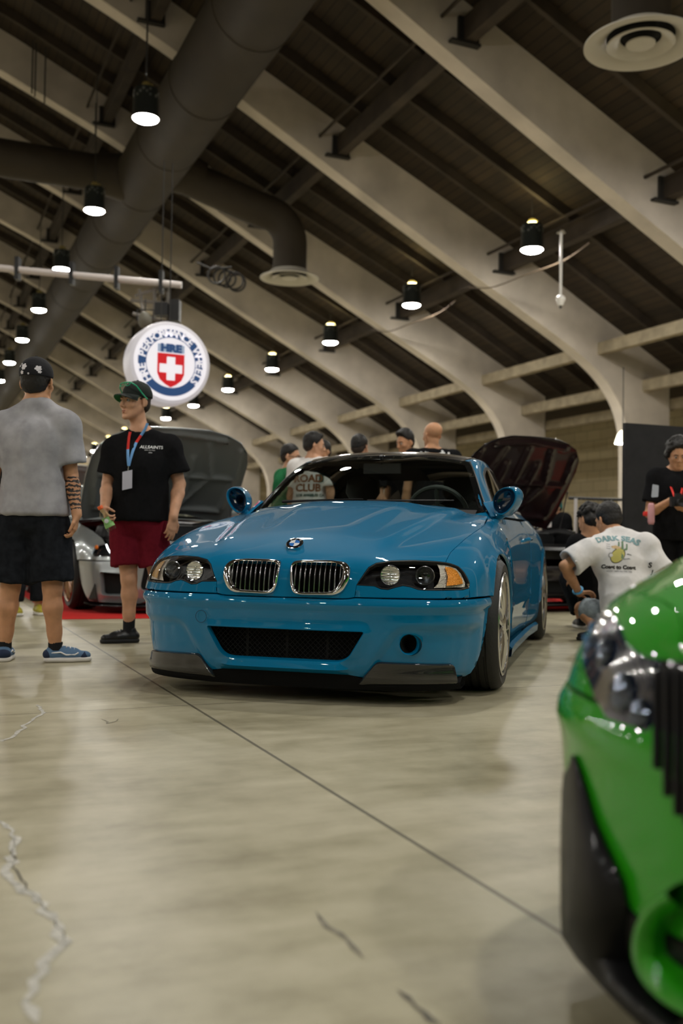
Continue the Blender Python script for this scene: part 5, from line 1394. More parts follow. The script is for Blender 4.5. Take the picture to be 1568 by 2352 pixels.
# ---------------------------------------------------------------- man in the grey shirt, back to the camera
def tattoo_mat(base, name='tattooed_skin'):
    m = mat(name, base, rough=.5, sss=.05); N, L, b = nodes(m)
    tc = N.new('ShaderNodeTexCoord'); wv = N.new('ShaderNodeTexWave'); wv.bands_direction = 'Z'; wv.inputs['Scale'].default_value = 12; wv.inputs['Distortion'].default_value = 5; wv.inputs['Detail'].default_value = 2; wv.inputs['Detail Scale'].default_value = 3
    L.new(tc.outputs['Object'], wv.inputs[0]); r = N.new('ShaderNodeValToRGB'); r.color_ramp.interpolation = 'CONSTANT'
    r.color_ramp.elements[0].color = (.022, .014, .010, 1); r.color_ramp.elements[1].position = .52; r.color_ramp.elements[1].color = (*base, 1)
    L.new(wv.outputs['Fac'], r.inputs[0]); L.new(r.outputs[0], b.inputs['Base Color']); return m
def man_grey():
    D = 5.72; root = empty('person', px_floor((80, 1528)), 0, 'person in a faded grey t-shirt and black shorts, back turned, flowered black cap', 'person')
    J = dict(pelvis=Jp(78, 1190, D), chest=Jp(78, 1035, D), neck=Jp(84, 922, D+.02), shR=Jp(150, 975, D), shL=Jp(10, 978, D),
             elR=Jp(163, 1090, D+.02), wrR=Jp(176, 1180, D-.06), elL=Jp(-18, 1095, D), wrL=Jp(-22, 1190, D-.05),
             hipR=Jp(114, 1215, D), hipL=Jp(40, 1215, D), knR=Jp(120, 1350, D-.02), knL=Jp(24, 1350, D), anR=Jp(127, 1488, D+.02), anL=Jp(10, 1488, D+.02),
             hd=(Jp(86, 880, D+.03), Vector((.12, 1, .04)), Vector((0, 0, 1))))
    J['bk'] = Vector((0, -1, 0))
    def mf(C):
        a, b = np.array(J['elR']), np.array(J['wrR']); t = ((C-a)@(b-a))/((b-a)@(b-a)); d = np.linalg.norm(C-(a+t[:, None]*(b-a)), axis=1)
        return ((t > .12) & (t < .92) & (d < .075)).astype(int)
    dn = nv(J['wrR']-J['elR'])
    o, P, fr = body(root, J, [sk_tan, tattoo_mat((.50, .24, .12))], h=.0065, hs=1.07, hands={'R': dict(d=Vector((-.10, .05, -1)), n=Vector((-1, -.1, 0)), side=-1, curl=(.5, .55, .6, .6), thumb=.3), 'L': dict(d=Vector((0, .05, -1)), n=Vector((1, 0, 0)), side=1, curl=.5)}, matf=mf, feet=False)
    # inverted build for the back view is implied by the joints: R is on the image right
    tshirt(root, J, c_grey, h=.009, loose=.035, hem=Jp(78, 1183, D), hemn=(0, 0, -1), sleeve=.78, sl_r=.098, folds=(.010, 7, 2.4, 1.7), drop=.05, hw=1.02)
    shorts(root, J, c_shortblk, r=.118, hem=.90, rh=.122, folds=(.008, 10, 7, 3))
    c, f, u = J['hd']
    hair_shell(root, c, f, u, hair_blk, s=1.07, top=.0, side=.003, nape=-.040, h=.006)
    cap = cap_mesh(root, c, f, u, mat('black_cap_cloth', (.010, .010, .013), rough=.9), back=True, brim=None, s=1.07)
    # white flowers on the cap
    r_, f_, u_ = basis(f, u); bv = shirt_bvh(cap); fl = mat('white_flower_print', (.75, .72, .76), rough=.9)
    def flower(x, z, s, rot):
        q = []
        for k in range(60):
            a = 2*pi*k/60; rr = s*(.62+.38*abs(cos(2.5*a+rot))**.8); q.append((x+rr*cos(a), z+rr*sin(a)))
        return q
    fm = frame(c, r_, u_, -f_)
    for i, (x, z, s) in enumerate([(-.028, .082, .019), (.052, .072, .017), (-.040, .048, .012), (.003, .040, .006), (-.050, .100, .006), (-.034, .066, .0045), (.060, .052, .009), (-.062, .088, .008)]):
        decal('cap_flower', [flower(x, z, s, i)], fm, bv, fl, cap, off=.0015, dens_=.006)
    for q in 'RL':
        a = J['an'+q]; toe = Vector((1, .28, 0)) if q == 'R' else Vector((-.2, 1, 0))
        s_ = shoe(root, (a.x-(.0 if q == 'R' else 0), a.y, 0), toe, c_sky, sole_white, lace=lace_w, stripe=lace_w, sock=None)
        # navy toe and heel patches
        d = toe.normalized(); heel = Vector((a.x, a.y, 0))-d*.06
        for nm, pa, ra in (('heel_patch', heel+d*.035+Vector((0, 0, .045)), .0415), ('toe_cap', heel+d*.215+Vector((0, 0, .034)), .0385)):
            F = Fld(*[np.array(v) for v in pbox([pa], .08)], .005); F.cone(pa-d*.004, pa+d*.004, ra, ra, k=0, flat=((0, 0, 1), .82 if 'heel' in nm else .72)); F.plane(heel+Vector((0, 0, .024)), (0, 0, -1)); F.plane(heel+Vector((0, 0, .075)), (0, 0, 1)); fmesh(nm, F, c_navy, s_, it=0)
        mb = MB(); mb.tube([(a.x, a.y, .07), (a.x, a.y, .115)], .041, 18); mb.build('sock', c_sock, root)
    finish(root)
def cap_mesh(par, c, f, u, m, back=False, brim=None, s=1.0, tilt=0.0, h=.005):
    r, f, u = basis(f, u); R = R3(r, f, u); c = Vector(c); P = lambda x, y, z: c+(r*x+f*y+u*z)*s
    F = Fld(np.array(c)-.22, np.array(c)+.24, h)
    F.ell(P(0, -.016, .048), R, np.array((.087, .106, .094))*s, k=.01); F.plane(P(0, .0, .028 if not tilt else .040), -u+f*tilt, k=.004)
    F.ell(P(0, -.016, .02), R, np.array((.080, .098, .088))*s, k=0, sub=True)
    o = fmesh('cap', F, m, par, folds=(.0012, 40, 40, 1), it=1)
    mb = MB(); mb.lathe([(0, .006), (.007, .004), (.009, 0)], 10, c=P(0, -.016, .143), rot=frame_on(c, u).to_3x3()); mb.build('cap_button', m, o)
    if brim is not None:
        V = []; Fc = []; n = 15
        for i in range(n):
            a = -1.15+2.3*i/(n-1); ca, sa = cos(a), sin(a)
            for k, (rr, dz) in enumerate(((.95, 0), (1.25, -.002), (1.55, -.006), (1.78, -.012))):
                x = .085*sa*(.95+.05*k); y = -.016+.104*ca*rr if k else -.016+.100*ca; z = .048-.012*k*.4+dz-.022*(sa**2)*(k/3+.3)+.014*k/3*(1-sa**2)
                V.append(P(x, y, z))
        for i in range(n-1):
            for k in range(3): Fc.append((4*i+k, 4*i+k+1, 4*i+5+k, 4*i+4+k))
        n0 = len(V); V += [v-u*.004 for v in V]; Fc += [tuple(q+n0 for q in g[::-1]) for g in Fc]
        e = [i*4+3 for i in range(n)]; Fc += [(e[i], e[i+1], e[i+1]+n0, e[i]+n0) for i in range(n-1)]
        b = mesh_obj('brim', V, Fc, [m, brim], o); mi_ = [0]*((n-1)*3)+[1]*((n-1)*3)+[0]*(n-1)
        if len(b.data.polygons) == len(mi_): b.data.polygons.foreach_set('material_index', mi_)
    return o
def finish(root):
    """parts were laid out in world space: keep them there under the root"""
    bpy.context.view_layer.update()
    inv = (Matrix.Translation(root.location) @ Matrix.Rotation(root.rotation_euler[2], 4, 'Z')).inverted()
    for ch in root.children: ch.matrix_parent_inverse = inv
man_grey()
# ---------------------------------------------------------------- man in black with the drink
def man_black():
    D = 6.85; root = empty('person', px_floor((300, 1474)), 0, 'person in a black t-shirt and maroon shorts with a blue lanyard and green cap', 'person')
    J = dict(pelvis=Jp(318, 1195, D), chest=Jp(325, 1075, D), neck=Jp(322, 992, D), shL=Jp(388, 1026, D+.02), shR=Jp(262, 1030, D-.02),
             elL=Jp(412, 1112, D+.04), wrL=Jp(398, 1186, D-.12), elR=Jp(248, 1112, D-.02), wrR=Jp(240, 1168, D-.20),
             hipR=Jp(290, 1212, D), hipL=Jp(346, 1212, D), knR=Jp(296, 1330, D-.03), knL=Jp(362, 1330, D), anR=Jp(296, 1440, D), anL=Jp(376, 1440, D+.08))
    c = Jp(310, 925, D-.02); f = Vector((-.60, -.80, -.02)); u = Vector((0, 0, 1)); J['hd'] = (c, f, u); J['bk'] = Vector((.1, 1, 0))
    bot_dir = nv(Jp(262, 1220, D-.26)-Jp(236, 1163, D-.26))
    o, P, fr = body(root, J, sk_light, h=.0060, arm=1.07, hs=1.06, hands={'R': dict(d=Vector((.25, -.55, -.55)), n=Vector((.75, .35, .1)), side=1, curl=(.75, .8, .85, .9), thumb=.8, scale=1.0), 'L': dict(d=Vector((-.12, -.15, -1)), n=Vector((-.6, .7, 0)), side=1, curl=(.15, .25, .35, .4), thumb=.2)}, feet=False)
    sh = tshirt(root, J, c_black, h=.009, loose=.035, hem=Jp(320, 1196, D), hemn=(0, 0, -1), sleeve=.72, sl_r=.094, folds=(.011, 8, 3.4, 5.0), drop=.05, hw=1.04, neckr=.070)
    shorts(root, J, c_maroon, r=.112, hem=.74, rh=.118, folds=(.007, 12, 4, 9))
    face_parts(root, P, f, sk_light, scale=1.06)
    hair_shell(root, c, f, u, hair_short, s=1.06, top=.0, side=.002, line=.060, nape=-.035, h=.006)
    r_, f_, u_ = basis(f, u)
    lp_ = mat('lip_skin', (.42, .15, .11), rough=.45)
    mb = MB(); mb.tube([P(-.022, .0865, -.064), P(-.010, .0975, -.0605), P(0, .0985, -.0615), P(.010, .0975, -.0605), P(.022, .0865, -.064)], [.0015, .0045, .004, .0045, .0015], 6); mb.tube([P(-.018, .0875, -.068), P(0, .0975, -.0725), P(.018, .0875, -.068)], [.002, .0058, .002], 6); mb.build('lips', lp_, root)
    cap = cap_mesh(root, c-f*.006+u*.004, f, u+f*-.26, mat('black_green_cap', (.012, .018, .015), rough=.85), brim=mat('green_brim_lining', (.01, .20, .07), rough=.8), s=1.06)
    gm = mat('green_sunglasses_frame', (.02, .45, .22), rough=.3); mb = MB()
    rr = [P(.090, .03, .030), P(.094, -.02, .055), P(.088, .03, .085), P(.07, .075, .115)]
    mb.tube([P(-.096, -.02, .018), P(-.094, .02, .050), P(-.080, .060, .098), P(-.045, .078, .122), P(0, .086, .124), P(.045, .078, .122), P(.080, .060, .098), P(.094, .02, .050), P(.096, -.02, .018)], .0045, 8)
    for q in (1, -1): mb.tube([P(.028*q+.021*cos(t), .084-.006*sin(t), .112+.013*sin(t)) for t in np.linspace(0, 2*pi, 14)[:-1]], .0028, 6, closed=True)
    sg = mb.build('sunglasses', gm, root)
    bv = shirt_bvh(sh)
    # chest lettering
    n = Vector((-.12, -1, 0)).normalized(); x = Vector((1, -.12, 0)).normalized(); fm = frame(Jp(343, 1026, D-.15), x, (0, 0, 1), n)
    wl = mat('white_print', (.8, .8, .8), rough=.8)
    decal_text('shirt_lettering', 'ALLSAINTS', .030, fm, bv, wl, sh, bold=.0006, sx=1.0)
    decal_text('shirt_lettering', 'BRKR TLM MILN', .009, fm @ Matrix.Translation((-.006, -.022, 0)), bv, wl, sh)
    decal_text('shirt_lettering', '1994', .012, fm @ Matrix.Translation((0, -.040, 0)), bv, wl, sh)
    # lanyard: blue straps with red stretches, white pass
    lb = mat('sky_blue_strap', (.18, .42, .80), rough=.7); lr = mat('red_strap', (.75, .03, .02), rough=.7)
    def onshirt(px, py, off=.004):
        p = Jp(px, py, D-.5); d = (p-Vector((0, 0, CAM_H))).normalized(); h = bv.ray_cast(p, d)[0]; return (h if h is not None else Jp(px, py, D-.1))-d*off
    l1 = [onshirt(*q) for q in [(299, 992), (296.5, 1003), (295, 1016), (293.5, 1032), (293.5, 1048), (294.5, 1062), (295.5, 1070)]]
    l2 = [onshirt(*q) for q in [(339, 972), (333, 986), (324, 1000), (313, 1016), (305, 1036), (299, 1056), (295.5, 1070)]]
    lan = ribbon('lanyard', l1, n, .019, [lb, lr], root, mi=[1, 1, 1, 0, 0, 0])
    ribbon('lanyard_strap', l2, n, .019, [lb, lr], lan, mi=[0, 0, 1, 0, 0, 0])
    mb = MB(); a = onshirt(295.5, 1070, .006); b = onshirt(294, 1082, .012); mb.tube([a, b], .004, 6); mb.build('lanyard_clip', satin, lan)
    q = [onshirt(*p, .012) for p in [(281, 1084), (303.5, 1079), (303, 1121), (280.5, 1126)]]; cc = onshirt(292, 1102, .02)
    V = [v-n*0 for v in q]; yy = min(v.y for v in V); V = [px_depth(p, yy-.01) for p in [(281, 1084), (303.5, 1079), (303, 1121), (280.5, 1126)]]
    V2 = [v+Vector((0, .003, 0)) for v in V]; mesh_obj('badge_pass', V+V2, [(3, 2, 1, 0), (4, 5, 6, 7), (0, 1, 5, 4), (1, 2, 6, 5), (2, 3, 7, 6), (3, 0, 4, 7)], mat('lilac_white_card', (.62, .62, .72), rough=.5), lan, smooth=False)
    for q in 'RL':
        a = J['an'+q]; toe = Vector((-1, -.42, 0)) if q == 'R' else Vector((.2, -1, 0))
        shoe(root, (a.x+.01, a.y, 0), toe, shoe_blk, sole_blk, lace=mat('black_lace', (.02, .02, .02), rough=.6), sock=None)
        mb = MB(); mb.tube([(a.x, a.y, .05), a+Vector((0, 0, .02)), a+Vector((0, 0, .10))], [.040, .041, .043], 18); mb.build('sock', c_sock, root)
    finish(root)
    # the drink he holds
    top = Jp(229, 1163, D-.29); bt = Jp(258, 1219, D-.27); ax_ = (bt-top); L = ax_.length; z = ax_.normalized(); fm = frame_on(top, z, Vector((0, 1, 0))).to_3x3()
    bot = empty('drink_bottle', bt, 0, 'clear plastic drink bottle with orange cap and green label held by its neck', 'bottle'); K = L/.19
    pet = glass_mat('clear_bottle_plastic', (.86, .95, .86), 1.2)
    mb = MB(); mb.lathe([(r*K, zz*K) for r, zz in [(.013, .02), (.014, .03), (.024, .045), (.032, .06), (.033, .085), (.027, .105), (.027, .12), (.034, .135), (.035, .165), (.031, .185), (.01, .188), (0, .186)]], 28, c=top, rot=fm); mb.build('bottle_body', pet, bot)
    mb = MB(); mb.lathe([(r*K, zz*K) for r, zz in [(.0325, .088), (.0272, .105), (.0272, .12), (.0342, .136), (.0352, .16)]], 28, c=top, rot=fm); mb.build('label', mat('green_label', (.25, .50, .16), rough=.5), bot)
    mb = MB(); mb.lathe([(r*K, zz*K) for r, zz in [(0, -.004), (.017, -.003), (.019, .0), (.019, .020), (.013, .024)]], 28, c=top, rot=fm); mb.build('bottle_cap', mat('orange_cap', (.85, .13, .02), rough=.4), bot)
    mb = MB(); cc = top+z*.112*K; nn = (Vector((0, -1, 0))-z*(-z.y)).normalized(); mb.lathe([(0, .001), (.013, .0008), (.015, 0)], 20, c=cc+nn*.030*K, rot=frame_on(cc, nn).to_3x3()); mb.build('label_emblem', mat('label_white', (.8, .8, .8), rough=.5), bot)
    finish(bot)
man_black()
# ================================================================ ducts, diffusers, sign, pipe, cameras
def finish_simple(root): finish(root)
duct_m = mat('brown_painted_duct', (0.027, 0.019, 0.0095), rough=0.75, noise=(1.5, .15))
diff_m = mat('pale_diffuser_metal', (0.50, 0.47, 0.40), rough=0.5)
DL, DZ, DR = 5.40, 10.33, 0.78
root = empty('ventilation_duct', HP(-20, DL, DZ-DR), 0, 'large dark brown round air duct running the length of the roof', 'duct')
root_duct = root; mb = MB(); N_ = 40
mb.tube([HP(-20+110*k/N_, DL, DZ) for k in range(N_+1)], DR, 36); mb.build('duct_run', duct_m, root)
for a in [4+3.2*k for k in range(12)]:
    mb = MB(); mb.tube([HP(a-.03, DL, DZ), HP(a+.03, DL, DZ)], DR+.012, 36); mb.build('duct_joint_band', duct_m, root)
def branch(a, l_end, z_end, dia, lab, dside=1, r=.40, diff=True, labd=None, sweep=.9, slope=0.0):
    rt = root_duct
    P = [HP(a, DL+.3*dside, DZ)]; n = 8
    P.append(HP(a, l_end-sweep*dside, DZ-slope))
    for k in range(1, n+1):
        t = pi/2*k/n; P.append(HP(a, l_end-sweep*dside*(1-sin(t)), DZ-slope-sweep*(1-cos(t))))
    P.append(HP(a, l_end, z_end+.18)); mb = MB(); mb.tube(P, r, 28); mb.build('branch_pipe', duct_m, rt)
    mb = MB(); mb.tube([HP(a, DL+.5*dside, DZ), HP(a, DL+1.3*dside, DZ-slope*.25)], [r*1.3, r*1.02], 28); mb.build('duct_collar', duct_m, rt)
    if diff:
        d = empty('air_diffuser', HP(a, l_end, z_end), 0, labd, 'air diffuser'); R_ = dia/2
        mb = MB(); mb.lathe([(R_*.62, .19), (R_*.64, .16), (R_*.80, .07), (R_, .0), (R_*1.0, -.02), (R_*.93, -.025), (R_*.74, .02), (R_*.60, .10)], 56); mb.build('outer_cone', diff_m, d)
        mb = MB(); mb.lathe([(R_*.60, -.01), (R_*.58, -.025), (R_*.44, .02), (R_*.36, .08)], 48); mb.build('middle_cone', diff_m, d)
        mb = MB(); mb.lathe([(R_*.26, .0), (R_*.25, -.02), (0, -.03)], 32); mb.build('centre_disc', diff_m, d)
        mb = MB(); mb.lathe([(R_*.62, .12), (0, .12)], 24); mb.build('throat', void, d)
branch(25.0, 9.2, 7.86, 1.60, 'dark duct branch bending down to the small round diffuser above the blue car', 1, labd='small pale round ceiling diffuser hanging above the blue car', r=.46, sweep=.8, slope=.75)
branch(11.3, 9.55, 8.05, 1.62, 'dark duct branch feeding the large round diffuser at the top right', 1, labd='large pale round ceiling diffuser at the top right corner', r=.42, sweep=.8)
branch(26.2, -6, 7.3, 1.35, 'dark duct branch running off to the left from the main duct', -1, diff=False, r=.48)
finish(root_duct)
# sprinkler-like drop camera
p = HP(17.2, 12.45, 5.88)
d = empty('drop_pole_camera', p, 0, 'white ceiling pole with a small dome camera at its lower end', 'security camera'); wp = mat('white_enamel', (.75, .73, .70), rough=.4)
mb = MB(); mb.tube([(0, 0, .1), (0, 0, 1.48)], .028, 10); mb.build('drop_pole', wp, d)
mb = MB(); mb.lathe([(0, -.10), (.05, -.09), (.075, -.04), (.08, 0), (.10, .02), (.10, .08), (.05, .12), (0, .12)], 20); mb.build('camera_housing', wp, d)
mb = MB(); mb.lathe([(0, -.16), (.025, -.15), (.03, -.1)], 12); mb.build('camera_lens', blk, d)
mb = MB(); mb.lathe([(0, 1.5), (.09, 1.5), (.10, 1.46), (0, 1.44)], 16); mb.build('ceiling_mount', satin, d)
# loose cables under the roof beams
cab = mat('slack_cable', (.10, .07, .045), rough=.7)
for i, (a, l, z) in enumerate([(22.6, 13.4, 7.55), (28.6, 13.4, 7.55)]):
    pts = [HP(a, l, z)]
    for k in range(1, 13): t = k/12; pts.append(HP(a-4.6*t, l+.4*t, z-.55*4*t*(1-t)*.5-.05*sin(9*t)))
    mb = MB(); mb.tube(pts, .016, 6); o = mb.build('slack_cable', cab); tag(o, 'thin slack cable looping below the roof beam %s' % ('next to the nearest right lamp' if i == 0 else 'next to the second right lamp'), 'cable')
# hanging rods / hoist chains on the left
for i, (px, y0, dist) in enumerate([(336, 190, 19), (73, 0, 26), (80, 0, 26), (102, 0, 27), (220, 0, 26), (145, 300, 30), (35, 0, 34)]):
    pass
# ---- round illuminated sign
sd = 14.6                                   # along the hall
sp = px_depth((387, 836), 13.2)
ctr = sp; R_ = .56
to = (Vector((0, 0, CAM_H))-ctr); to.z = 0; to.normalize()
nrm = (Matrix.Rotation(radians(17), 3, 'Z') @ to).normalized()
xs_ = Vector((0, 0, 1)).cross(nrm).normalized(); SF = frame(ctr, xs_, Vector((0, 0, 1)), nrm)
sign = empty('round_sign', ctr-Vector((0, 0, R_)), 0, 'round white hanging sign with a red shield, white cross and blue ring of lettering', 'sign')
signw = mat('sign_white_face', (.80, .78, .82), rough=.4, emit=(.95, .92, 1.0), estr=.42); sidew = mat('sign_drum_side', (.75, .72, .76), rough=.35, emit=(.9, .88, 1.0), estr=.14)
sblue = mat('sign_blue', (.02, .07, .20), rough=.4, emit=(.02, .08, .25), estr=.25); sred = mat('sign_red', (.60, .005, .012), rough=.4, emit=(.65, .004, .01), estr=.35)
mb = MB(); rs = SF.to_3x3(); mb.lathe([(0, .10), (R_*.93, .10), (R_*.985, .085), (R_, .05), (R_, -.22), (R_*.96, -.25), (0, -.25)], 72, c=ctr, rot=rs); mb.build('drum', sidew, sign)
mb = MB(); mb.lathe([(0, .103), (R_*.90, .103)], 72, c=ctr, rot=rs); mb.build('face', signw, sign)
def ring_arc(r0, r1, a0, a1, z, m, name, n=60):
    V = []; F = []
    for k in range(n+1):
        a = a0+(a1-a0)*k/n
        for r in (r0, r1): V.append(SF @ Vector((r*sin(a), r*cos(a), z)))
    for k in range(n): F.append((2*k, 2*k+1, 2*k+3, 2*k+2))
    return mesh_obj(name, V, F, m, sign, smooth=False)
ring_arc(R_*.60, R_*.80, -pi, pi, .1045, sblue, 'blue_ring', 120)
def arc_word(word, a_mid, step, up=True):
    for i, ch in enumerate(word):
        if ch == ' ': continue
        a = a_mid+(i-(len(word)-1)/2)*step; p = SF @ Vector((R_*.70*sin(a), R_*.70*cos(a), .106)); x = rs @ Vector((cos(a), -sin(a), 0)); y = rs @ Vector((sin(a), cos(a), 0))
        text_mesh('sign_letter', ch, .142, signw, sign, frame(p, x, y, nrm), .001, .0035, sx=1.05)
arc_word('HRE PERFORMANCE WHEELS', radians(0), radians(11.9))
shield = [(-.20, .13), (.20, .13), (.20, -.16), (.16, -.25), (.08, -.315), (0, -.355), (-.08, -.315), (-.16, -.25), (-.20, -.16)]
def flat(poly, z, m, name):
    V = [SF @ Vector((x, y, z)) for x, y in poly]; return mesh_obj(name, V, [tuple(range(len(V)))], m, sign, smooth=False)
k_ = R_/.60
flat([(x*k_*1.0, y*k_) for x, y in shield], .107, sred, 'red_shield')
c_ = .062; L_ = .168; yo = -.085
cross = [(-c_, L_), (c_, L_), (c_, c_), (L_, c_), (L_, -c_), (c_, -c_), (c_, -L_), (-c_, -L_), (-c_, -c_), (-L_, -c_), (-L_, c_), (-c_, c_)]
o = flat([(x*k_, (y+yo)*k_) for x, y in cross], .109, signw, 'white_cross')
flat([(-.20*k_, .145*k_), (.20*k_, .145*k_), (.20*k_, .262*k_), (-.20*k_, .262*k_)], .1065, mat('sign_light_blue', (.35, .42, .55), rough=.4, emit=(.4, .5, .65), estr=.3), 'name_panel')
text_mesh('sign_name', 'HRE', .15*k_, sblue, sign, SF @ Matrix.Translation((0, .203*k_, .108)), .001, .010, sx=1.12)
mb = MB()
for s in (-.10, .02): mb.tube([SF @ Vector((s, R_-.02, -.06)), SF @ Vector((s, R_+2.2, -.06))], .008, 6)
mb.build('hanging_wires', steel, sign)
finish(sign)
# ---- white pipe truss behind it and the small spotlight
pa, pb = px_depth((-40, 612), 15.5), px_depth((417, 655), 15.5)
tr = empty('lighting_bar', (pa+pb)/2, 0, 'white horizontal overhead pipe bar with clamps, above and left of the round sign', 'lighting bar')
mb = MB(); mb.tube([pa, pb], .055, 12); mb.build('pipe', mat('white_pipe', (.62, .56, .54), rough=.4), tr)
for px in (40, 165, 268, 370):
    t = (px+40)/457; c = pa.lerp(pb, t); mb = MB(); mb.box(c+Vector((0, .02, .02)), (.06, .16, .36)); mb.build('clamp', blk, tr, smooth=False)
mb = MB()
for a, b in (((300, 690), (417, 700)), ((305, 720), (400, 745)), ((310, 680), (400, 650)), ((355, 660), (355, 735)), ((385, 655), (385, 740)), ((320, 665), (330, 730))):
    mb.tube([px_depth(a, 15.6), px_depth(b, 15.6)], .028, 6)
mb.build('hoist_frame', mat('grey_hoist_steel', (.22, .20, .18), rough=.6), tr)
mb = MB(); mb.box(px_depth((402, 715), 15.5), (.16, .2, .34)); mb.box(px_depth((372, 712), 15.4), (.2, .2, .2)); mb.build('hoist_motor', blk, tr, smooth=False)
finish(tr)
sl = empty('spotlight', px_depth((333, 735), 15.3), 0, 'small unlit spotlight hanging just left above the round sign', 'spotlight')
mb = MB(); mb.lathe([(0, -.11), (.085, -.10), (.10, -.07), (.11, .02), (.07, .10), (.03, .13), (0, .13)], 20, rot=Matrix.Rotation(radians(25), 3, 'X')); mb.build('lamp_body', mat('spot_body', (.16, .15, .12), rough=.5), sl)
mb = MB(); mb.lathe([(0, -.118), (.07, -.112)], 16, rot=Matrix.Rotation(radians(25), 3, 'X')); mb.build('spot_lens', mat('pale_lens', (.6, .58, .45), rough=.3), sl)
mb = MB(); mb.tube([(-.12, 0, 0), (-.13, 0, .16), (.13, 0, .16), (.12, 0, 0)], .012, 6); mb.tube([(0, 0, .16), (0, 0, .34)], .012, 6); mb.build('yoke', blk, sl)
# coiled cable hung under rib (left of the small diffuser)
cc = px_depth((520, 632), 19.5); mb = MB()
for k in range(5):
    mb.tube([cc+Vector((.02*k*sin(k*3)+.17*cos(t)+.11*k-.2, .03*k, .17*sin(t)-.03*k)) for t in np.linspace(0, 2*pi, 22)[:-1]], .022, 6, closed=True)
mb.tube([cc+Vector((-.6, 0, .25)), cc+Vector((-.3, 0, .12)), cc+Vector((.1, 0, .16))], .02, 6)
o = mb.build('cable_coil', steel); tag(o, 'black coiled cable hanging under the roof left of the small diffuser', 'cable')
# hanging rods seen against the left ribs
for i, (px, y0, y1, d_, lab) in enumerate([(336, -60, 170, 17.5, 'thin dark rod dropping to the nearest left lamp'), (73, 90, 215, 22, 'first of three thin rods against the upper left concrete rib'), (80, 95, 222, 22, 'second of three thin rods against the upper left concrete rib'), (102, 105, 238, 22, 'third of three thin rods against the upper left concrete rib'), (219, 235, 315, 23, 'thin rod hanging right of the three rods on the upper left'), (145, 390, 455, 26, 'thin rod left of the second left lamp')]):
    mb = MB(); mb.tube([px_depth((px, y1), d_), px_depth((px, y1), d_)+Vector((0, 0, (y1-y0)/2262*d_))], .018, 6); o = mb.build('hanging_rod', steel); tag(o, lab, 'rod', 'thin hanging rods below the roof')
# low aisle lamp by the black partition
al = empty('aisle_lamp', px_depth((1430, 1019), 20.5), 0, 'small white bell lamp hanging beside the tall black partition', 'pendant lamp')
mb = MB(); mb.lathe([(.17, 0), (.16, .05), (.11, .20), (.05, .27), (0, .28)], 24); mb.build('shade', mat('translucent_shade', (.7, .66, .55), rough=.5, emit=(1, .95, .7), estr=3.0), al)
mb = MB(); mb.lathe([(.155, .012), (0, .012)], 20); mb.build('lamp_face', lens_m, al); mb = MB(); mb.tube([(0, 0, .28), (0, 0, 1.6)], .01, 6); mb.build('cord', steel, al)
# ---- black partition
pl, pr_ = px_floor((1433, 1400)), None
P1 = px_depth((1434, 1250), 10.4); P1.z = 0; P2 = P1+Vector((3.0, 1.15, 0)); t = (P2-P1).normalized(); nn = Vector((-t.y, t.x, 0))*.05; hh = px_depth((1437, 971), 10.4).z
parti = empty('black_partition', P1, 0, 'tall plain black partition panel behind the crouching person', 'partition')
V = [P1, P2, P2+Vector((0, 0, hh)), P1+Vector((0, 0, hh))]; V += [v+nn for v in V]
mesh_obj('panel', V, [(0, 1, 2, 3), (7, 6, 5, 4), (3, 2, 6, 7), (4, 5, 1, 0), (0, 3, 7, 4), (1, 5, 6, 2)], mat('black_panel_cloth', (.014, .014, .016), rough=.8, noise=(8, .25)), parti, smooth=False)
finish(parti)
# ---- red carpets
red = mat('red_carpet', (.62, .012, .008), rough=.95, bump=(120, .4))
def carpet(pxs, lab):
    q = [px_floor(p, .004) for p in pxs]; n = len(q); V = q+[v+Vector((0, 0, .012)) for v in q]
    F = [tuple(range(n))[::-1], tuple(range(n, 2*n))]+[(i, (i+1) % n, (i+1) % n+n, i+n) for i in range(n)]
    if (q[1]-q[0]).cross(q[2]-q[1]).z < 0: F = [f[::-1] for f in F]
    o = mesh_obj('red_carpet', V, F, red, smooth=False); tag(o, lab, 'carpet')
q0 = px_floor((143, 1423)); e1 = (px_floor((330, 1421))-q0).normalized(); e2 = (px_floor((25, 1352))-q0).normalized()
def carpet_w(o, a, b, la, lb, lab):
    q = [o, o+a*la, o+a*la+b*lb, o+b*lb]; V = [v+Vector((0, 0, .001)) for v in q]+[v+Vector((0, 0, .008)) for v in q]
    F = [(3, 2, 1, 0), (4, 5, 6, 7)]+[(i, (i+1) % 4, (i+1) % 4+4, i+4) for i in range(4)]
    o_ = mesh_obj('red_carpet', V, F, red, smooth=False); tag(o_, lab, 'carpet')
carpet_w(q0, e1, e2, 2.4, 6.5, 'bright red carpet under the silver car with its bonnet up')
q1 = px_floor((1520, 1398)); f1 = (px_floor((1255, 1403))-q1).normalized()
carpet_w(q1, f1, Vector((-f1.y, f1.x, 0))*(-1 if f1.x > 0 else -1), 2.7, 3.9, 'bright red carpet under the black car with its bonnet up')
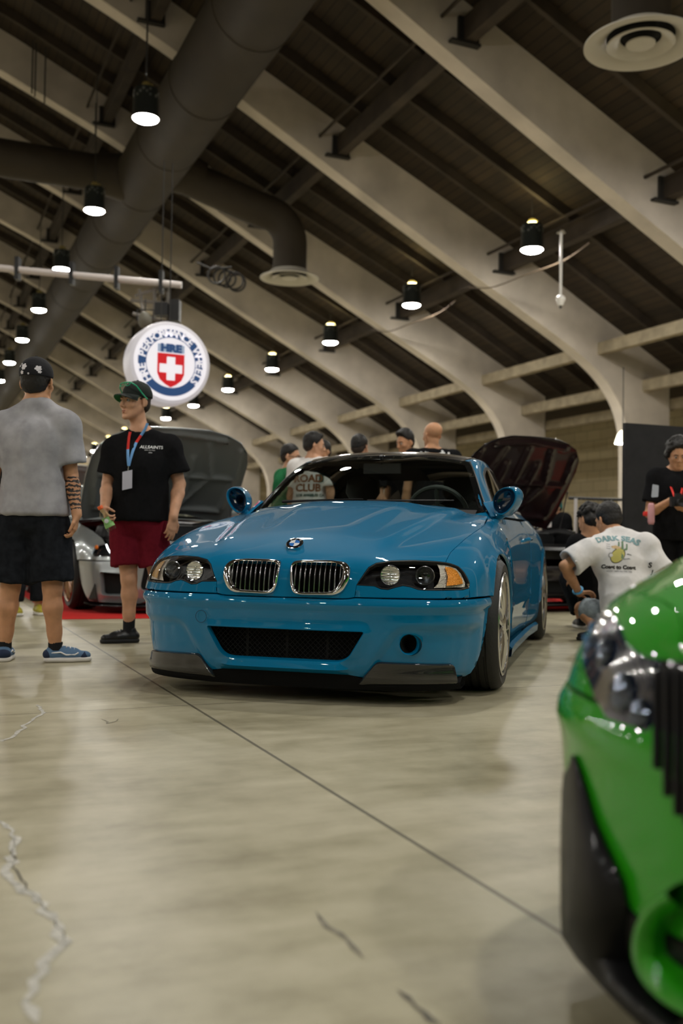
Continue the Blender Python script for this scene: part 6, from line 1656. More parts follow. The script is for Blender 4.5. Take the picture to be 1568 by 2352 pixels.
# ---- clothes rack
rk = empty('clothes_rack', px_depth((1380, 1400), 12.6), 0, 'clothes rack with white uprights, a black top rail and dark clothes', 'clothes rack')
y_ = 12.6; A_ = px_depth((1322, 1145), y_); B_ = px_depth((1400, 1150), y_+.3); wpm = mat('white_tube', (.75, .72, .70), rough=.4)
mb = MB(); mb.tube([px_depth((1306, 1144), y_), px_depth((1434, 1148), y_+.3)], .020, 8); mb.build('top_rail', blk, rk)
for P_ in (A_, B_):
    mb = MB(); mb.tube([(P_.x, P_.y, 0.03), P_], .022, 8); mb.build('upright', wpm, rk)
    mb = MB(); mb.box((P_.x, P_.y, .03), (.06, .5, .04)); mb.build('foot', wpm, rk, smooth=False)
rr = random.Random(4)
for k in range(8):
    x = A_.x+.08+.055*k; mb = MB(); zt = A_.z-.10; V = []; F = []
    w_ = .16+.03*rr.random()
    sec = [(0.0, .03), (.04, .10), (.09, w_), (.35, w_), (.62, w_*1.02)]
    for dz, hw in sec:
        for j in range(10): a = 2*pi*j/10; V.append((x+.022*cos(a)+.004*rr.random(), A_.y+.05+hw*sin(a), zt-dz))
    for i in range(4):
        for j in range(10): F.append((i*10+j, i*10+(j+1) % 10, (i+1)*10+(j+1) % 10, (i+1)*10+j))
    F.append(tuple(range(40, 50)))
    g = mesh_obj('hanging_shirt', V, F, [c_black, mat('charcoal_cloth', (.03, .03, .035), rough=.95)][k % 2]); tag(g, 'dark shirt on the clothes rack, '+['leftmost of the row', 'second from the left upright', 'third from the left upright', 'fourth from the left upright', 'fifth from the left upright', 'sixth from the left upright', 'seventh from the left upright', 'rightmost of the row'][k], 'shirt', 'dark shirts on the clothes rack')
    mb = MB(); mb.tube([(x, A_.y+.05, zt), (x, A_.y+.05, zt+.07), (x, A_.y+.03, zt+.10)], .004, 5); mb.build('hanger', satin, g)
finish(rk)
# ================================================================ the other show cars (same body-panel method, own outlines)
def rib_pattern(A, lines, wd=.030, h=.030):
    P = A[:, :2]; out = np.zeros(len(P))
    for L in lines: out = np.maximum(out, np.exp(-(pdist(P, L, False)/wd)**2))
    return h*out
UND = [[(.55, -.45), (.60, 0), (.55, .45)], [(.45, -.62), (.1, -.66), (-.35, -.62)], [(.45, .62), (.1, .66), (-.35, .62)], [(-.40, -.60), (-.40, .60)],
       [(.50, -.30), (.05, -.42), (-.35, -.20)], [(.50, .30), (.05, .42), (-.35, .20)], [(.05, -.62), (.05, .62)], [(.30, -.2), (-.2, -.2)], [(.30, .2), (-.2, .2)], [(.5, 0), (-.38, 0)]]
def show_car(name, loc, yaw, pm_, under_m, label, scale=(1.06, 1.06, 1.03), hood_deg=64, led=True, wheel_m=None, wst='mesh', corner_intake=True, hood=True, cabin=True, bay=True, spokes=10, lampm=None, badge=None, lamps=True, shut=False):
    root = empty(name, loc, atan2(-cos(yaw), sin(yaw)), label, 'car'); root.scale = scale
    sf = surf_front
    intk = rounded([(-.40, .46), (.40, .46), (.44, .20), (-.44, .20)], [.05, .05, .08, .08], 5) if corner_intake else rounded([(-.36, .32), (.36, .32), (.30, .18), (-.30, .18)], .04, 5)
    cin = rounded([(.52, .36), (.74, .38), (.72, .165), (.52, .165)], [.02, .02, .03, .03], 4)
    holes = [[to_cyl(sf(y, z)) for y, z in dens(intk, .04)]]
    if corner_intake: holes += [[to_cyl(sf(y, z)) for y, z in dens(cin, .04)], [(-a, b) for a, b in [to_cyl(sf(y, z)) for y, z in dens(cin, .04)]]]
    def bd(A, uv):
        y = np.abs(A[:, 1]); z = A[:, 2]; P2 = np.stack([y, z], 1); h = .012*np.exp(-(pdist(P2, cin)/.02)**2)
        return h+.010*np.exp(-(pdist(np.stack([A[:, 1], z], 1), intk)/.02)**2)
    panel('front_bumper', BODY, bumper_outline, proj_cyl, pm_, root, holes=holes, sp=.028, scale=CS, disp=bd, hole_depth=.06)
    mb = MB()
    for poly in [intk]+([cin, [(-y, z) for y, z in cin]] if corner_intake else []):
        P0 = [sf(y, z) for y, z in poly]; n = len(P0); mb.add([(p.x-.05, p.y, p.z) for p in P0], [tuple(range(n))])
    mb.build('intake_backing', void, root, smooth=False)
    # chin splitter
    V = []; F = []
    for y in np.linspace(-.80, .80, 31):
        x = sf(min(.79, abs(float(y))), .10).x+.075; V += [(x, y, .080), (x+.004, y, .068), (x-.30, y, .066), (x-.30, y, .085)]
    for i in range(30):
        for k in range(4): F.append((4*i+k, 4*i+4+k, 4*i+4+(k+1) % 4, 4*i+(k+1) % 4))
    mesh_obj('front_splitter', V, F, blkgloss, root, sharp=30)
    fp = fenp
    for s in (1, -1):
        panel('headlamp_trim', BODY, trimc, proj_cyl, pm_, root, sp=.03, scale=CS, mirror=s < 0)
        panel('front_wing', BODY, fp, proj_fen, pm_, root, sp=.035, scale=FS, mirror=s < 0, disp=fen_disp)
        panel('door', BODY, door, proj_side, pm_, root, sp=.05, mirror=s < 0, disp=ddisp)
        panel('rear_wing', BODY, quart, proj_side, pm_, root, sp=.05, mirror=s < 0, disp=qdisp)
        hl = empty('headlamp', (0, 0, 0)); hl.parent = root; q = hl3; V = []; n = len(q)
        for dpt in (.004, .05):
            for p in q: V.append(Vector((p.x-dpt, (p.y-dpt*.35)*s, p.z)))
        mesh_obj('housing', V, [(i, (i+1) % n, (i+1) % n+n, i+n) for i in range(n)]+[tuple(range(n, 2*n))], blkgloss, hl, sharp=30)
        panel('lens_cover', BODY, hlc, proj_cyl, clear, hl, sp=.03, scale=CS, off=.001, flange=.003, mirror=s < 0)
        if led:
            lm = mat('daylight_led', (1, 1, 1), rough=.4, emit=(.9, .97, 1.0), estr=4.0)
            for ys, zs in (((.44, .55, .66), (.552, .548, .552)), ((.66, .675, .68), (.552, .585, .625))):
                mb = MB(); mb.tube([Vector((sf(y, z).x-.012, y*s, z)) for y, z in zip(ys, zs)], .006, 8); mb.build('led_strip', lm, hl)
        for yc in (.50, .63):
            c = sf(yc, .592); lamp_bowl(Vector((c.x-.025, yc*s, .592)), Vector((1, 0, 0)), .038, .04, flute, hl, 'lamp_reflector')
        a_ = sf(.75, .60); mb = MB(); mb.lathe([(.020, 0), (.015, .008), (0, .010)], 14, c=(a_.x-.006, .755*s, .60), rot=frame_on(a_, Vector((.6, .8*s, 0))).to_3x3()); mb.build('side_marker', mat('orange_marker', (.9, .22, .02), rough=.3), hl)
        for x in (0, -2.731):
            arch_liner(root, x, s); make_wheel(root, x, (.775 if x == 0 else .785)*s, s, wid=.25, rim_m=wheel_m, spokes=spokes, style=wst)
        V = []; F = []
        for x, y in [(-.53, .81), (-1.2, .80), (-1.8, .80), (-2.3, .82)]: V += [(x, (y+.055)*s, .165), (x, (y+.085)*s, .13), (x, (y+.08)*s, .09), (x, (y-.1)*s, .09)]
        for i in range(3):
            for k in range(3): F.append((4*i+k, 4*i+k+1, 4*i+5+k, 4*i+4+k) if s > 0 else (4*i+4+k, 4*i+5+k, 4*i+k+1, 4*i+k))
        mesh_obj('side_skirt', V, F, blkgloss, root)
        # corner canard
        mb = MB(); A_ = [sf(.77, .27), sf(.74, .10), surf_side(.46, .12)]
        V = [Vector((p.x+.012, (p.y+.008)*s, p.z)) for p in A_]+[Vector((p.x-.004, (p.y-.004)*s, p.z)) for p in A_]
        mesh_obj('corner_blade', V, [(0, 1, 2), (5, 4, 3), (0, 3, 4, 1), (1, 4, 5, 2), (2, 5, 3, 0)], blkgloss, root, smooth=False)
    mesh_obj('rear_body', V2B, FRB, pm_, root); inner_shell(root, BODY, xr=(-3.7, -.45))
    # cabin
    C_ = CABC
    mesh_obj('cabin_shell', GV5, CABF, pm_, root)
    panel('windscreen', GRN, wsfull, proj_front, wsglass, root, sp=.05, off=.004, flange=.004, inset=0)
    panel('windscreen_border', GRN, wsfull, proj_front, frit, root, holes=[wsin], sp=.05, off=.0025, flange=.004, inset=0, hole_depth=.002)
    for s in (1, -1):
        panel('side_window', GRN, swin, proj_side, sideglass, root, sp=.08, off=.003, flange=.003, mirror=s < 0)
        panel('window_seal', GRN, swin, proj_side, blk, root, holes=[shrink(swin, .018)], sp=.05, off=.0035, flange=.004, mirror=s < 0)
        mb = MB(); c = Vector((-.76, .86*s, .985)); r_ = Matrix.Identity(3); mb.lathe([(.0, .085), (.045, .078), (.075, .04), (.085, 0), (.082, -.03), (0, -.035)], 20, c=c, rot=(Matrix.Rotation(pi/2, 3, 'Y') @ Matrix.Diagonal((.8, 1.15, 1)))); mb.tube([(-.74, .74*s, .88), (-.75, .82*s, .93)], .022, 8); mb.build('door_mirror', pm_, root)
    if shut: panel('bonnet', BODY, hood_outline, proj_hood, pm_, root, sp=.03, scale=(1, .75), disp=hood_disp)
    if hood and not shut:
        out = [(.66, 0), (.655, .28), (.61, .46), (.54, .60), (.42, .69), (.27, .735), (0, .75), (-.36, .745), (-.55, .70), (-.52, .5), (-.48, .3), (-.47, 0)]
        full = out+[(x, -y) for x, y in out[::-1] if y > 0]
        hg = empty('bonnet', (-.53, 0, .92)); hg.parent = root; hg.rotation_euler = (0, -radians(hood_deg), 0)
        T = Matrix.Translation((.53, 0, -.92))
        a = panel('bonnet_skin', BODY, full, proj_top, pm_, hg, sp=.04, off=.0, flange=.012)
        b = panel('bonnet_underside', BODY, full, proj_top, under_m, hg, sp=.022, disp=lambda A, uv: -rib_pattern(A, UND)-.022, flange=.004)
        b.data.flip_normals()
        mb = MB()
        for y in (-.45, .45): mb.tube([(.50, y-.02, .70), (.52, y-.02, .66), (.52, y+.02, .66), (.50, y+.02, .70)], .005, 6)
        c = mb.build('latch_hoops', chrome, hg)
        for o in (a, b, c): o.data.transform(T)
        # slam panel, engine and bay
        bm_ = mat('engine_bay_black', (.012, .012, .013), rough=.35); alu = mat('dull_aluminium', (.30, .30, .31), rough=.35, metal=.9)
        V = []; F = []
        for y in np.linspace(-.68, .68, 17):
            x = sf(min(.66, abs(float(y))), .62).x; V += [(x-.01, y, .635), (x-.03, y, .665), (x-.14, y, .67), (x-.16, y, .60)]
        for i in range(16):
            for k in range(3): F.append((4*i+k, 4*i+k+1, 4*i+5+k, 4*i+4+k))
        mesh_obj('slam_panel', V, F, bm_, root, sharp=40)
        rr = random.Random(len(label)); mb = MB()
        mb.box((.0, 0, .62), (1.25, 1.30, .16)); mb.build('bay_tray', bm_, root, smooth=False)
        mb = MB(); mb.box((.02, .0, .74), (.62, .34, .12)); 
        for k in range(6): mb.tube([(-.24+.1*k, -.15, .81), (-.24+.1*k, .15, .81)], .022, 8)
        mb.build('engine_cover', bm_, root, sharp=40)
        for s in (1, -1):
            mb = MB(); mb.lathe([(0, .82), (.06, .82), (.09, .80), (.12, .70), (.13, .62)], 20, c=(-.12, .54*s, 0)); mb.build('strut_tower', bm_, root)
            mb = MB(); mb.box((.30, .44*s, .72), (.28, .26, .16)); mb.tube([(.36, .42*s, .80), (.20, .34*s, .83), (.05, .22*s, .80)], .045, 10); mb.build('air_box', bm_, root, sharp=40)
        mb = MB(); mb.tube([(-.12, .54, .83), (-.20, 0, .86), (-.12, -.54, .83)], .016, 8); mb.build('strut_brace', alu, root)
        mb = MB(); mb.tube([(-.2, .66, .84), (.02, .60, 1.30)], .008, 6); mb.build('bonnet_stay', alu, root)
    return root
V2B, F2B = subdivide_cage(BV, BF, 3, BC); FRB = [f for f in F2B if np.mean([V2B[i][0] for i in f]) < -3.06]
GV5, GF5 = subdivide_cage(GV, GF, 4, GC); CABC = np.array([GV5[list(f)].mean(0) for f in GF5])
_k1 = pip(CABC[:, 1:3], shrink(wsfull, .02)) & (CABC[:, 0] > -1.3); _k2 = pip(CABC[:, [0, 2]], shrink(swin, .02)) & (np.abs(CABC[:, 1]) > .5)
CABF = [f for f, a in zip(GF5, ~(_k1 | _k2)) if a]
silver = mat('grey_silver_paint', (.36, .39, .40), rough=.3, metal=.5, coat=1.0)
blackp = mat('gloss_black_paint', (.008, .006, .007), rough=.25, coat=1.0)
under_g = mat('charcoal_underside', (.20, .22, .23), rough=.55); under_m = mat('black_underside_maroon_reflection', (.022, .008, .010), rough=.35, coat=.5)  # black car's underside: maroon reflection is mixed into its base colour
bronze = mat('bronze_rim', (.35, .20, .13), rough=.2, metal=1.0)
show_car('silver_coupe', (-1.80, 10.28, .0085), .44, silver, under_g, 'silver grey coupe with bonnet up and a lit white headlamp, parked on red carpet', scale=(1.08, 1.13, 1.04), hood_deg=56, wheel_m=bronze, spokes=12)
show_car('black_coupe', (2.08, 11.35, .0085), .45, blackp, under_m, 'gloss black car with raised bonnet behind the blue coupe', hood_deg=64, led=False, corner_intake=False, wheel_m=satin)
# far cars, partly seen between the people
show_car('navy_coupe', (-1.55, 15.6, 0), -1.2, mat('navy_paint', (.01, .016, .035), rough=.3, coat=1), under_g, 'dark navy car far behind the silver car bonnet', hood=False, led=False)
show_car('white_coupe', (-4.5, 15.8, 0), .6, mat('white_paint', (.75, .73, .68), rough=.3, coat=1), under_g, 'white car with raised bonnet far behind, between the two standing people', hood_deg=60, led=False)
# ================================================================ the other people
def rotz(v, a): return Matrix.Rotation(a, 3, 'Z') @ Vector(v)
def stand(x, y, f, H=1.75, lean=0.0, arms=None, look=None, lookup=0.0, spread=.11):
    """standing joints at x,y facing f; R/L are named so that R = right hand when seen along f"""
    f = Vector((f[0], f[1], 0)).normalized(); r = Vector((f.y, -f.x, 0)); B = Vector((x, y, 0)); k = H/1.75; up = Vector((0, 0, 1))
    P = lambda a, b, c: B+r*a*k+f*b*k+up*c*k
    L = lean
    # body() expects shR on the +rt side with fw = up x rt; keep R on the left-hand side of r so that fw = f
    J = dict(pelvis=P(0, 0, .95), chest=P(0, .02+L*.3, 1.27), neck=P(0, .03+L*.5, 1.47))
    for q, s in (('R', -1), ('L', 1)):
        J['sh'+q] = P(-.185*s, .02+L*.45, 1.41); J['el'+q] = P(-.23*s, .0+L*.3, 1.12); J['wr'+q] = P(-.24*s, .08+L*.3, .87)
        J['hip'+q] = P(-.09*s, 0, .90); J['kn'+q] = P(-.10*s, .02, .49); J['an'+q] = P(-spread*s, -.02, .085)
    # swap so that shR-shL points to +r
    J['hd'] = (P(0, .05+L*.7, 1.605), Vector(look) if look else f, up+f*lookup)
    J['bk'] = -f
    return J, f, r, P
def simple_person(x, y, f, label, skin, H=1.75, look=None, top=c_black, bottom=c_black, hair='short', hm=hair_blk, arms=None, feet=True, hd_s=1.0, face=True, h=.010, legs='trousers', shoe_m=None, hands=None, lean=0.0, extra=None, hup=0.0, zup=0.0):
    root = empty('person', (x, y, 0), 0, label, 'person')
    J, f, r, P = stand(x, y, f, H, lean, look=look, lookup=hup)
    if arms: J.update({k: P(*v) for k, v in arms.items()})
    hh = hands if hands is not None else {q: dict(d=Vector((0, 0, -1))+f*.15, n=(r if q == 'L' else -r), side=(1 if q == 'L' else -1), curl=.5) for q in 'RL'}
    o, Ph, fr = body(root, J, skin, h=h, hs=hd_s, hands=hh, feet=False)
    sh = tshirt(root, J, top, h=.011, loose=.03, sleeve=.7, sl_r=.085, folds=(.005, 9, 3, 2.0+x))
    if legs == 'trousers': shorts(root, J, bottom, h=.012, r=.10, hem=1.88, rh=.085)
    else: shorts(root, J, bottom, h=.012, r=.105, hem=.9)
    c, hf, hu = J['hd']
    if face: face_parts(root, Ph, hf, skin, scale=hd_s)
    if hair == 'short':
        hair_shell(root, c, hf, hu, hm, s=hd_s, top=.010, side=.004, nape=-.012, h=.007, lump=[(0, .045, .105, (.052, .035, .024)), (.03, -.02, .118, (.03, .04, .02))]); hair_shell(root, c, hf, hu, hair_short, s=hd_s, top=0, side=.0012, nape=-.046, h=.007)
    elif hair == 'fade':
        hair_shell(root, c, hf, hu, hm, s=hd_s, top=.016, side=.006, nape=.03, h=.008); hair_shell(root, c, hf, hu, hair_short, s=hd_s, top=.0, side=.0015, nape=-.045, h=.008)
    elif hair == 'quiff':
        hair_shell(root, c, hf, hu, hm, s=hd_s, top=.030, side=.004, nape=.02, h=.008, lump=[(0, .055, .115, (.055, .035, .028))]); hair_shell(root, c, hf, hu, hair_short, s=hd_s, top=.0, side=.0015, nape=-.045, h=.008)
    elif hair == 'afro': hair_shell(root, c, hf, hu, hm, s=hd_s, top=.04, side=.04, puff=.035, nape=-.06, line=.06, h=.010)
    for q in 'RL':
        a = J['an'+q]; shoe(root, (a.x, a.y, 0), (f.x, f.y, 0), shoe_m or shoe_blk, sole_white, h=.007)
    if extra: extra(root, J, f, r, P, sh, Ph)
    finish(root)
    if zup: root.location.z += zup
    return root, J, Ph, sh
def at(px, y): return (px-784)/CAM_F*y
def hgt(py, px, y): return px_depth((px, py), y).z
# --- five onlookers behind the blue coupe
Y1 = 9.75
def ex_glasses(root, J, f, r, P, sh, Ph):
    mb = MB()
    for q in (1, -1): mb.tube([Ph(.031*q+.024*cos(t), .108, .005+.019*sin(t)) for t in np.linspace(0, 2*pi, 14)[:-1]], .0028, 5, closed=True); mb.tube([Ph(.054*q, .104, .008), Ph(.080*q, .0, .006)], .0022, 5)
    mb.tube([Ph(-.008, .110, .008), Ph(.008, .110, .008)], .0024, 5); mb.build('glasses', blk, root)
simple_person(at(655, 10.35), 10.35, (.85, .35), 'person in a green t-shirt and glasses, leftmost of those behind the blue coupe', sk_light, H=hgt(1020, 655, 10.35), look=(.95, -.25, -.15), top=c_green, hair='fade', extra=ex_glasses, zup=.0085)
def ex_white(root, J, f, r, P, sh, Ph):
    bv = shirt_bvh(sh); n = Vector((0, -1, 0)); fm = frame(P(0, 0, 1.22)+Vector((0, -.4, 0)), (1, 0, 0), (0, 0, 1), n)
    br_ = mat('brown_print', (.25, .10, .04), rough=.9); dk = mat('dark_green_print', (.03, .08, .06), rough=.9)
    for i, (t, z, m) in enumerate([('ROAD', .06, br_), ('CLUB', -.03, br_)]): decal_text('shirt_print', t, .10, fm @ Matrix.Translation((-.02, z, 0)), bv, m, sh, bold=.004)
    decal_text('shirt_print', 'LOS ANGELES CA', .035, fm @ Matrix.Translation((0, -.10, 0)), bv, dk, sh, bold=.002)
    decal('print_patch', [[(.08, .02), (.13, .03), (.13, .11), (.09, .12)]], fm, bv, dk, sh, off=.003)
simple_person(at(712, 9.6), 9.6, (.55, .85), 'person with black hair and white printed t-shirt behind the blue coupe', sk_light, H=hgt(990, 712, 9.6), look=(.95, .15, -.12), top=c_white, hair='short', extra=ex_white, zup=.0085)
simple_person(at(740, 10.9), 10.9, (-.2, -1), 'person in black, face just showing beside the white-shirted onlooker', sk_tan, H=hgt(1008, 740, 10.9), look=(-.7, -.7, -.2), hair='short')
simple_person(at(820, 9.9), 9.9, (.35, .95), 'person with faded dark hair, back of head above the blue coupe roof', sk_light, H=hgt(994, 820, 9.9), look=(.5, .85, -.10), hair='fade')
simple_person(at(935, 10.6), 10.6, (-.6, -.8), 'person with swept-back black hair looking down over the blue coupe roof', sk_tan, H=hgt(984, 935, 10.6), look=(-.8, -.6, -.28), hair='quiff')
def ex_jacket(root, J, f, r, P, sh, Ph):
    bv = shirt_bvh(sh); c = J['neck']; mb = MB()
    mb.tube([c+Vector((.085*cos(t), .075*sin(t), -.02)) for t in np.linspace(0, 2*pi, 20)[:-1]], .028, 8, closed=True); col = mb.build('collar', c_black, root)
    fm = frame(P(0, 0, 1.40)+Vector((0, -.4, 0)), (1, 0, 0), (0, 0, 1), Vector((0, -1, .0))); wl = mat('white_print', (.8, .8, .8), rough=.8)
    bars = []
    for k in range(7):
        x = -.14+.046*k; bars.append([(x, .010+.012*sin(k*1.3)), (x+.018, .012), (x+.026, .055), (x+.008, .060)])
    decal('collar_pattern', bars, fm @ Matrix.Translation((0, .0, 0)), bv, wl, sh, off=.004, dens_=.015)
    decal_text('back_lettering', 'MOB', .075, fm @ Matrix.Translation((.02, .045, 0)), bv, wl, sh, bold=.006, off=.006)
simple_person(at(993, 9.8), 9.8, (-.1, 1), 'bald person in a black jacket with white lettering, behind the blue coupe', sk_tan, H=hgt(962, 993, 9.8), look=(-.55, .8, -.05), hair='none', extra=ex_jacket, hd_s=1.05)
# --- legs behind the man in grey
simple_person(px_floor((62, 1412)).x, px_floor((62, 1412)).y, (.5, -.85), 'person in dark trousers and yellow shoes behind the grey-shirted person', sk_light, H=1.68, top=c_black, bottom=c_shortblk, hair='short', shoe_m=mat('yellow_shoe', (.42, .36, .03), rough=.6))
# --- crouching man in the white t-shirt
def croucher():
    D = 7.35; root = empty('person', px_floor((1400, 1470)), 0, 'person crouching in a white t-shirt with a lemon and cactus print', 'person')
    J = dict(pelvis=Jp(1452, 1405, D+.05), chest=Jp(1430, 1292, D+.18), neck=Jp(1412, 1222, D+.30), shR=Jp(1482, 1252, D+.12), shL=Jp(1356, 1262, D+.16),
             elL=Jp(1296, 1300, D+.10), wrL=Jp(1330, 1362, D+.30), elR=Jp(1525, 1325, D+.05), wrR=Jp(1500, 1372, D+.3),
             hipL=Jp(1425, 1418, D+.08), hipR=Jp(1478, 1418, D+.05), knL=Jp(1336, 1398, D+.32), knR=Jp(1500, 1395, D+.40), anL=Jp(1372, 1448, D+.12), anR=Jp(1486, 1452, D+.10),
             hd=(Jp(1396, 1195, D+.38), Vector((-.45, .85, -.35)), Vector((-.12, .25, 1))))
    J['bk'] = Vector((0, -.6, .5))
    o, P, fr = body(root, J, sk_tan, h=.0075, hands={'L': dict(d=Vector((.85, .35, .05)), n=Vector((0, -.3, -1)), side=1, curl=.5), 'R': dict(d=Vector((-.6, .6, 0)), n=Vector((0, 0, -1)), side=-1, curl=.5)}, feet=False, hs=1.03)
    upv = (J['chest']-J['pelvis']).normalized()
    sh = tshirt(root, J, c_white, h=.009, loose=.045, hem=Jp(1452, 1432, D+.02), hemn=tuple(-upv), sleeve=.80, sl_r=.105, folds=(.014, 6, 5, 3.0), drop=.06, hw=1.06)
    shorts(root, J, c_denim, h=.009, r=.098, hem=.93, rh=.092)
    c, f, u = J['hd']; hair_shell(root, c, f, u, hair_blk, s=1.03, top=.014, side=.010, nape=-.055, h=.007, front_tilt=.3)
    for q in 'LR':
        a = J['an'+q]; shoe(root, (a.x+.05, a.y, 0), (-1, .15, 0) if q == 'L' else (-.5, 1, 0), shoe_blk, sole_blk, lace=lace_w, stripe=lace_w, h=.006)
    mb = MB(); w_ = J['wrL']; d = (w_-J['elL']).normalized(); e = w_-d*.035; fm = frame_on(e, d).to_3x3(); mb.tube([e+fm @ Vector((.036*cos(t), .036*sin(t), 0)) for t in np.linspace(0, 2*pi, 20)[:-1]], .009, 6, closed=True); mb.build('wristband', mat('light_blue_band', (.12, .45, .80), rough=.5), root)
    # back print
    bv = shirt_bvh(sh); x = Vector((1, -.12, -.06)).normalized(); n = Vector((-.05, -1, .16)).normalized(); y = n.cross(x).normalized(); n = x.cross(y).normalized()
    fm = frame(Jp(1424, 1268, D-.35)+x*.045+y*.085, x, y, n) @ Matrix.Scale(.8, 4)
    teal = mat('faded_teal_print', (.22, .36, .38), rough=.9); ink = mat('dark_ink_print', (.05, .045, .04), rough=.9); yel = mat('lemon_yellow_print', (.62, .55, .16), rough=.9); cg = mat('cactus_green_print', (.18, .28, .17), rough=.9); gi = mat('grey_ink_print', (.35, .34, .34), rough=.9); or_ = mat('pale_orange_print', (.70, .50, .28), rough=.9)
    u_ = 1/306*.975
    decal_text('shirt_print', 'DARK SEAS', .080, fm @ Matrix.Translation((0, .118, 0)), bv, teal, sh, bold=.004, arc=.45, spacing=1.02)
    decal_text('shirt_print', 'Coast to Coast', .048, fm @ Matrix.Translation((.012, -.172, 0)), bv, ink, sh, bold=.003, arc=-3.0)
    decal_text('shirt_print', 'GOOD TIMES ALL THE TIME', .018, fm @ Matrix.Translation((.018, -.210, 0)), bv, gi, sh, bold=.0006)
    ell = lambda cx, cy_, a, b, rot=0, n=28: [(cx+a*cos(t)*cos(rot)-b*sin(t)*sin(rot), cy_+a*cos(t)*sin(rot)+b*sin(t)*cos(rot)) for t in [2*pi*k/n for k in range(n)]]
    lem = ell(.0, -.060, .074, .052, .95); decal('lemon_outline', [ell(0, -.060, .081, .058, .95)], fm, bv, ink, sh, off=.0015, dens_=.012); decal('lemon_print', [lem], fm, bv, yel, sh, off=.003, dens_=.012)
    decal('cactus_print', [rounded([(.030, -.09), (.052, -.09), (.050, .085), (.032, .085)], .008), rounded([(.055, -.01), (.085, .0), (.088, .060), (.074, .060), (.072, .014), (.055, .008)], .005), rounded([(.0, .03), (.014, .03), (.016, .075), (.004, .08)], .004)], fm, bv, cg, sh, off=.003, dens_=.012)
    decal('wheel_print', [ell(-.060, -.060, .026, .026)], fm, bv, gi, sh, off=.0025, dens_=.012); decal('wheel_hub_print', [ell(-.060, -.060, .016, .016)], fm, bv, c_white, sh, off=.0035, dens_=.012)
    decal('bird_print', [[(-.060, .030), (-.02, .040), (.02, .022), (.045, .036), (.02, .005), (-.01, -.002), (-.05, .012)]], fm, bv, or_, sh, off=.002, dens_=.012)
    decal('ground_print', [[(-.02, -.105), (.05, -.098), (.115, -.092), (.10, -.080), (.06, -.085), (0, -.096)], [(.075, -.045), (.125, -.055), (.12, -.045), (.09, -.035)]], fm, bv, gi, sh, off=.002, dens_=.012)
    decal('script_print', [[(-.105, .055+.0-.022*k), (-.065, .050-.022*k), (-.07, .046-.022*k), (-.10, .050-.022*k)] for k in range(3)], fm, bv, gi, sh, off=.002, dens_=.02)
    # sleeve mark
    fs = frame(Jp(1512, 1285, D-.3), x, y, n); decal_text('sleeve_print', 'S', .05, fs, bv, ink, sh, bold=.002); decal_text('sleeve_print', 'J', .04, fs @ Matrix.Translation((.02, -.05, 0)), bv, ink, sh, bold=.002)
    finish(root)
croucher()
# --- second person crouched beyond him: curly dark hair
def croucher2():
    D = 8.3; root = empty('person', px_floor((1350, 1440)), 0, 'person in black with curly hair crouching beyond the white-shirted croucher', 'person')
    bx = at(1358, D)
    P = lambda a, b, c: Vector((bx+a, D+b, c))
    J = dict(pelvis=P(.12, .1, .32), chest=P(.05, .02, .60), neck=P(.0, -.02, .80), shR=P(.20, .02, .74), shL=P(-.12, .0, .74), elR=P(.24, .0, .50), elL=P(-.18, .02, .50), wrR=P(.12, .15, .40), wrL=P(-.1, .2, .40),
             hipR=P(.20, .1, .30), hipL=P(.04, .1, .30), knR=P(.16, .45, .42), knL=P(-.08, .45, .42), anR=P(.18, .25, .09), anL=P(-.02, .25, .09), hd=(P(-.02, -.02, .925), Vector((-.5, .8, -.4)), Vector((0, .2, 1))))
    body(root, J, sk_tan, h=.010, hands={'R': dict(d=Vector((0, 1, 0)), n=Vector((0, 0, -1)), curl=.4), 'L': dict(d=Vector((0, 1, 0)), n=Vector((0, 0, -1)), side=-1, curl=.4)}, feet=False)
    tshirt(root, J, c_black, h=.011); shorts(root, J, c_shortblk, h=.011, r=.095, hem=1.85, rh=.08)
    c, f, u = J['hd']; hair_shell(root, c, f, u, hair_blk, top=.02, side=.02, puff=.022, nape=-.08, h=.009)
    for q in 'LR':
        a = J['an'+q]; shoe(root, (a.x, a.y, 0), (0, 1, 0), shoe_blk, sole_white, h=.007)
    finish(root)
croucher2()
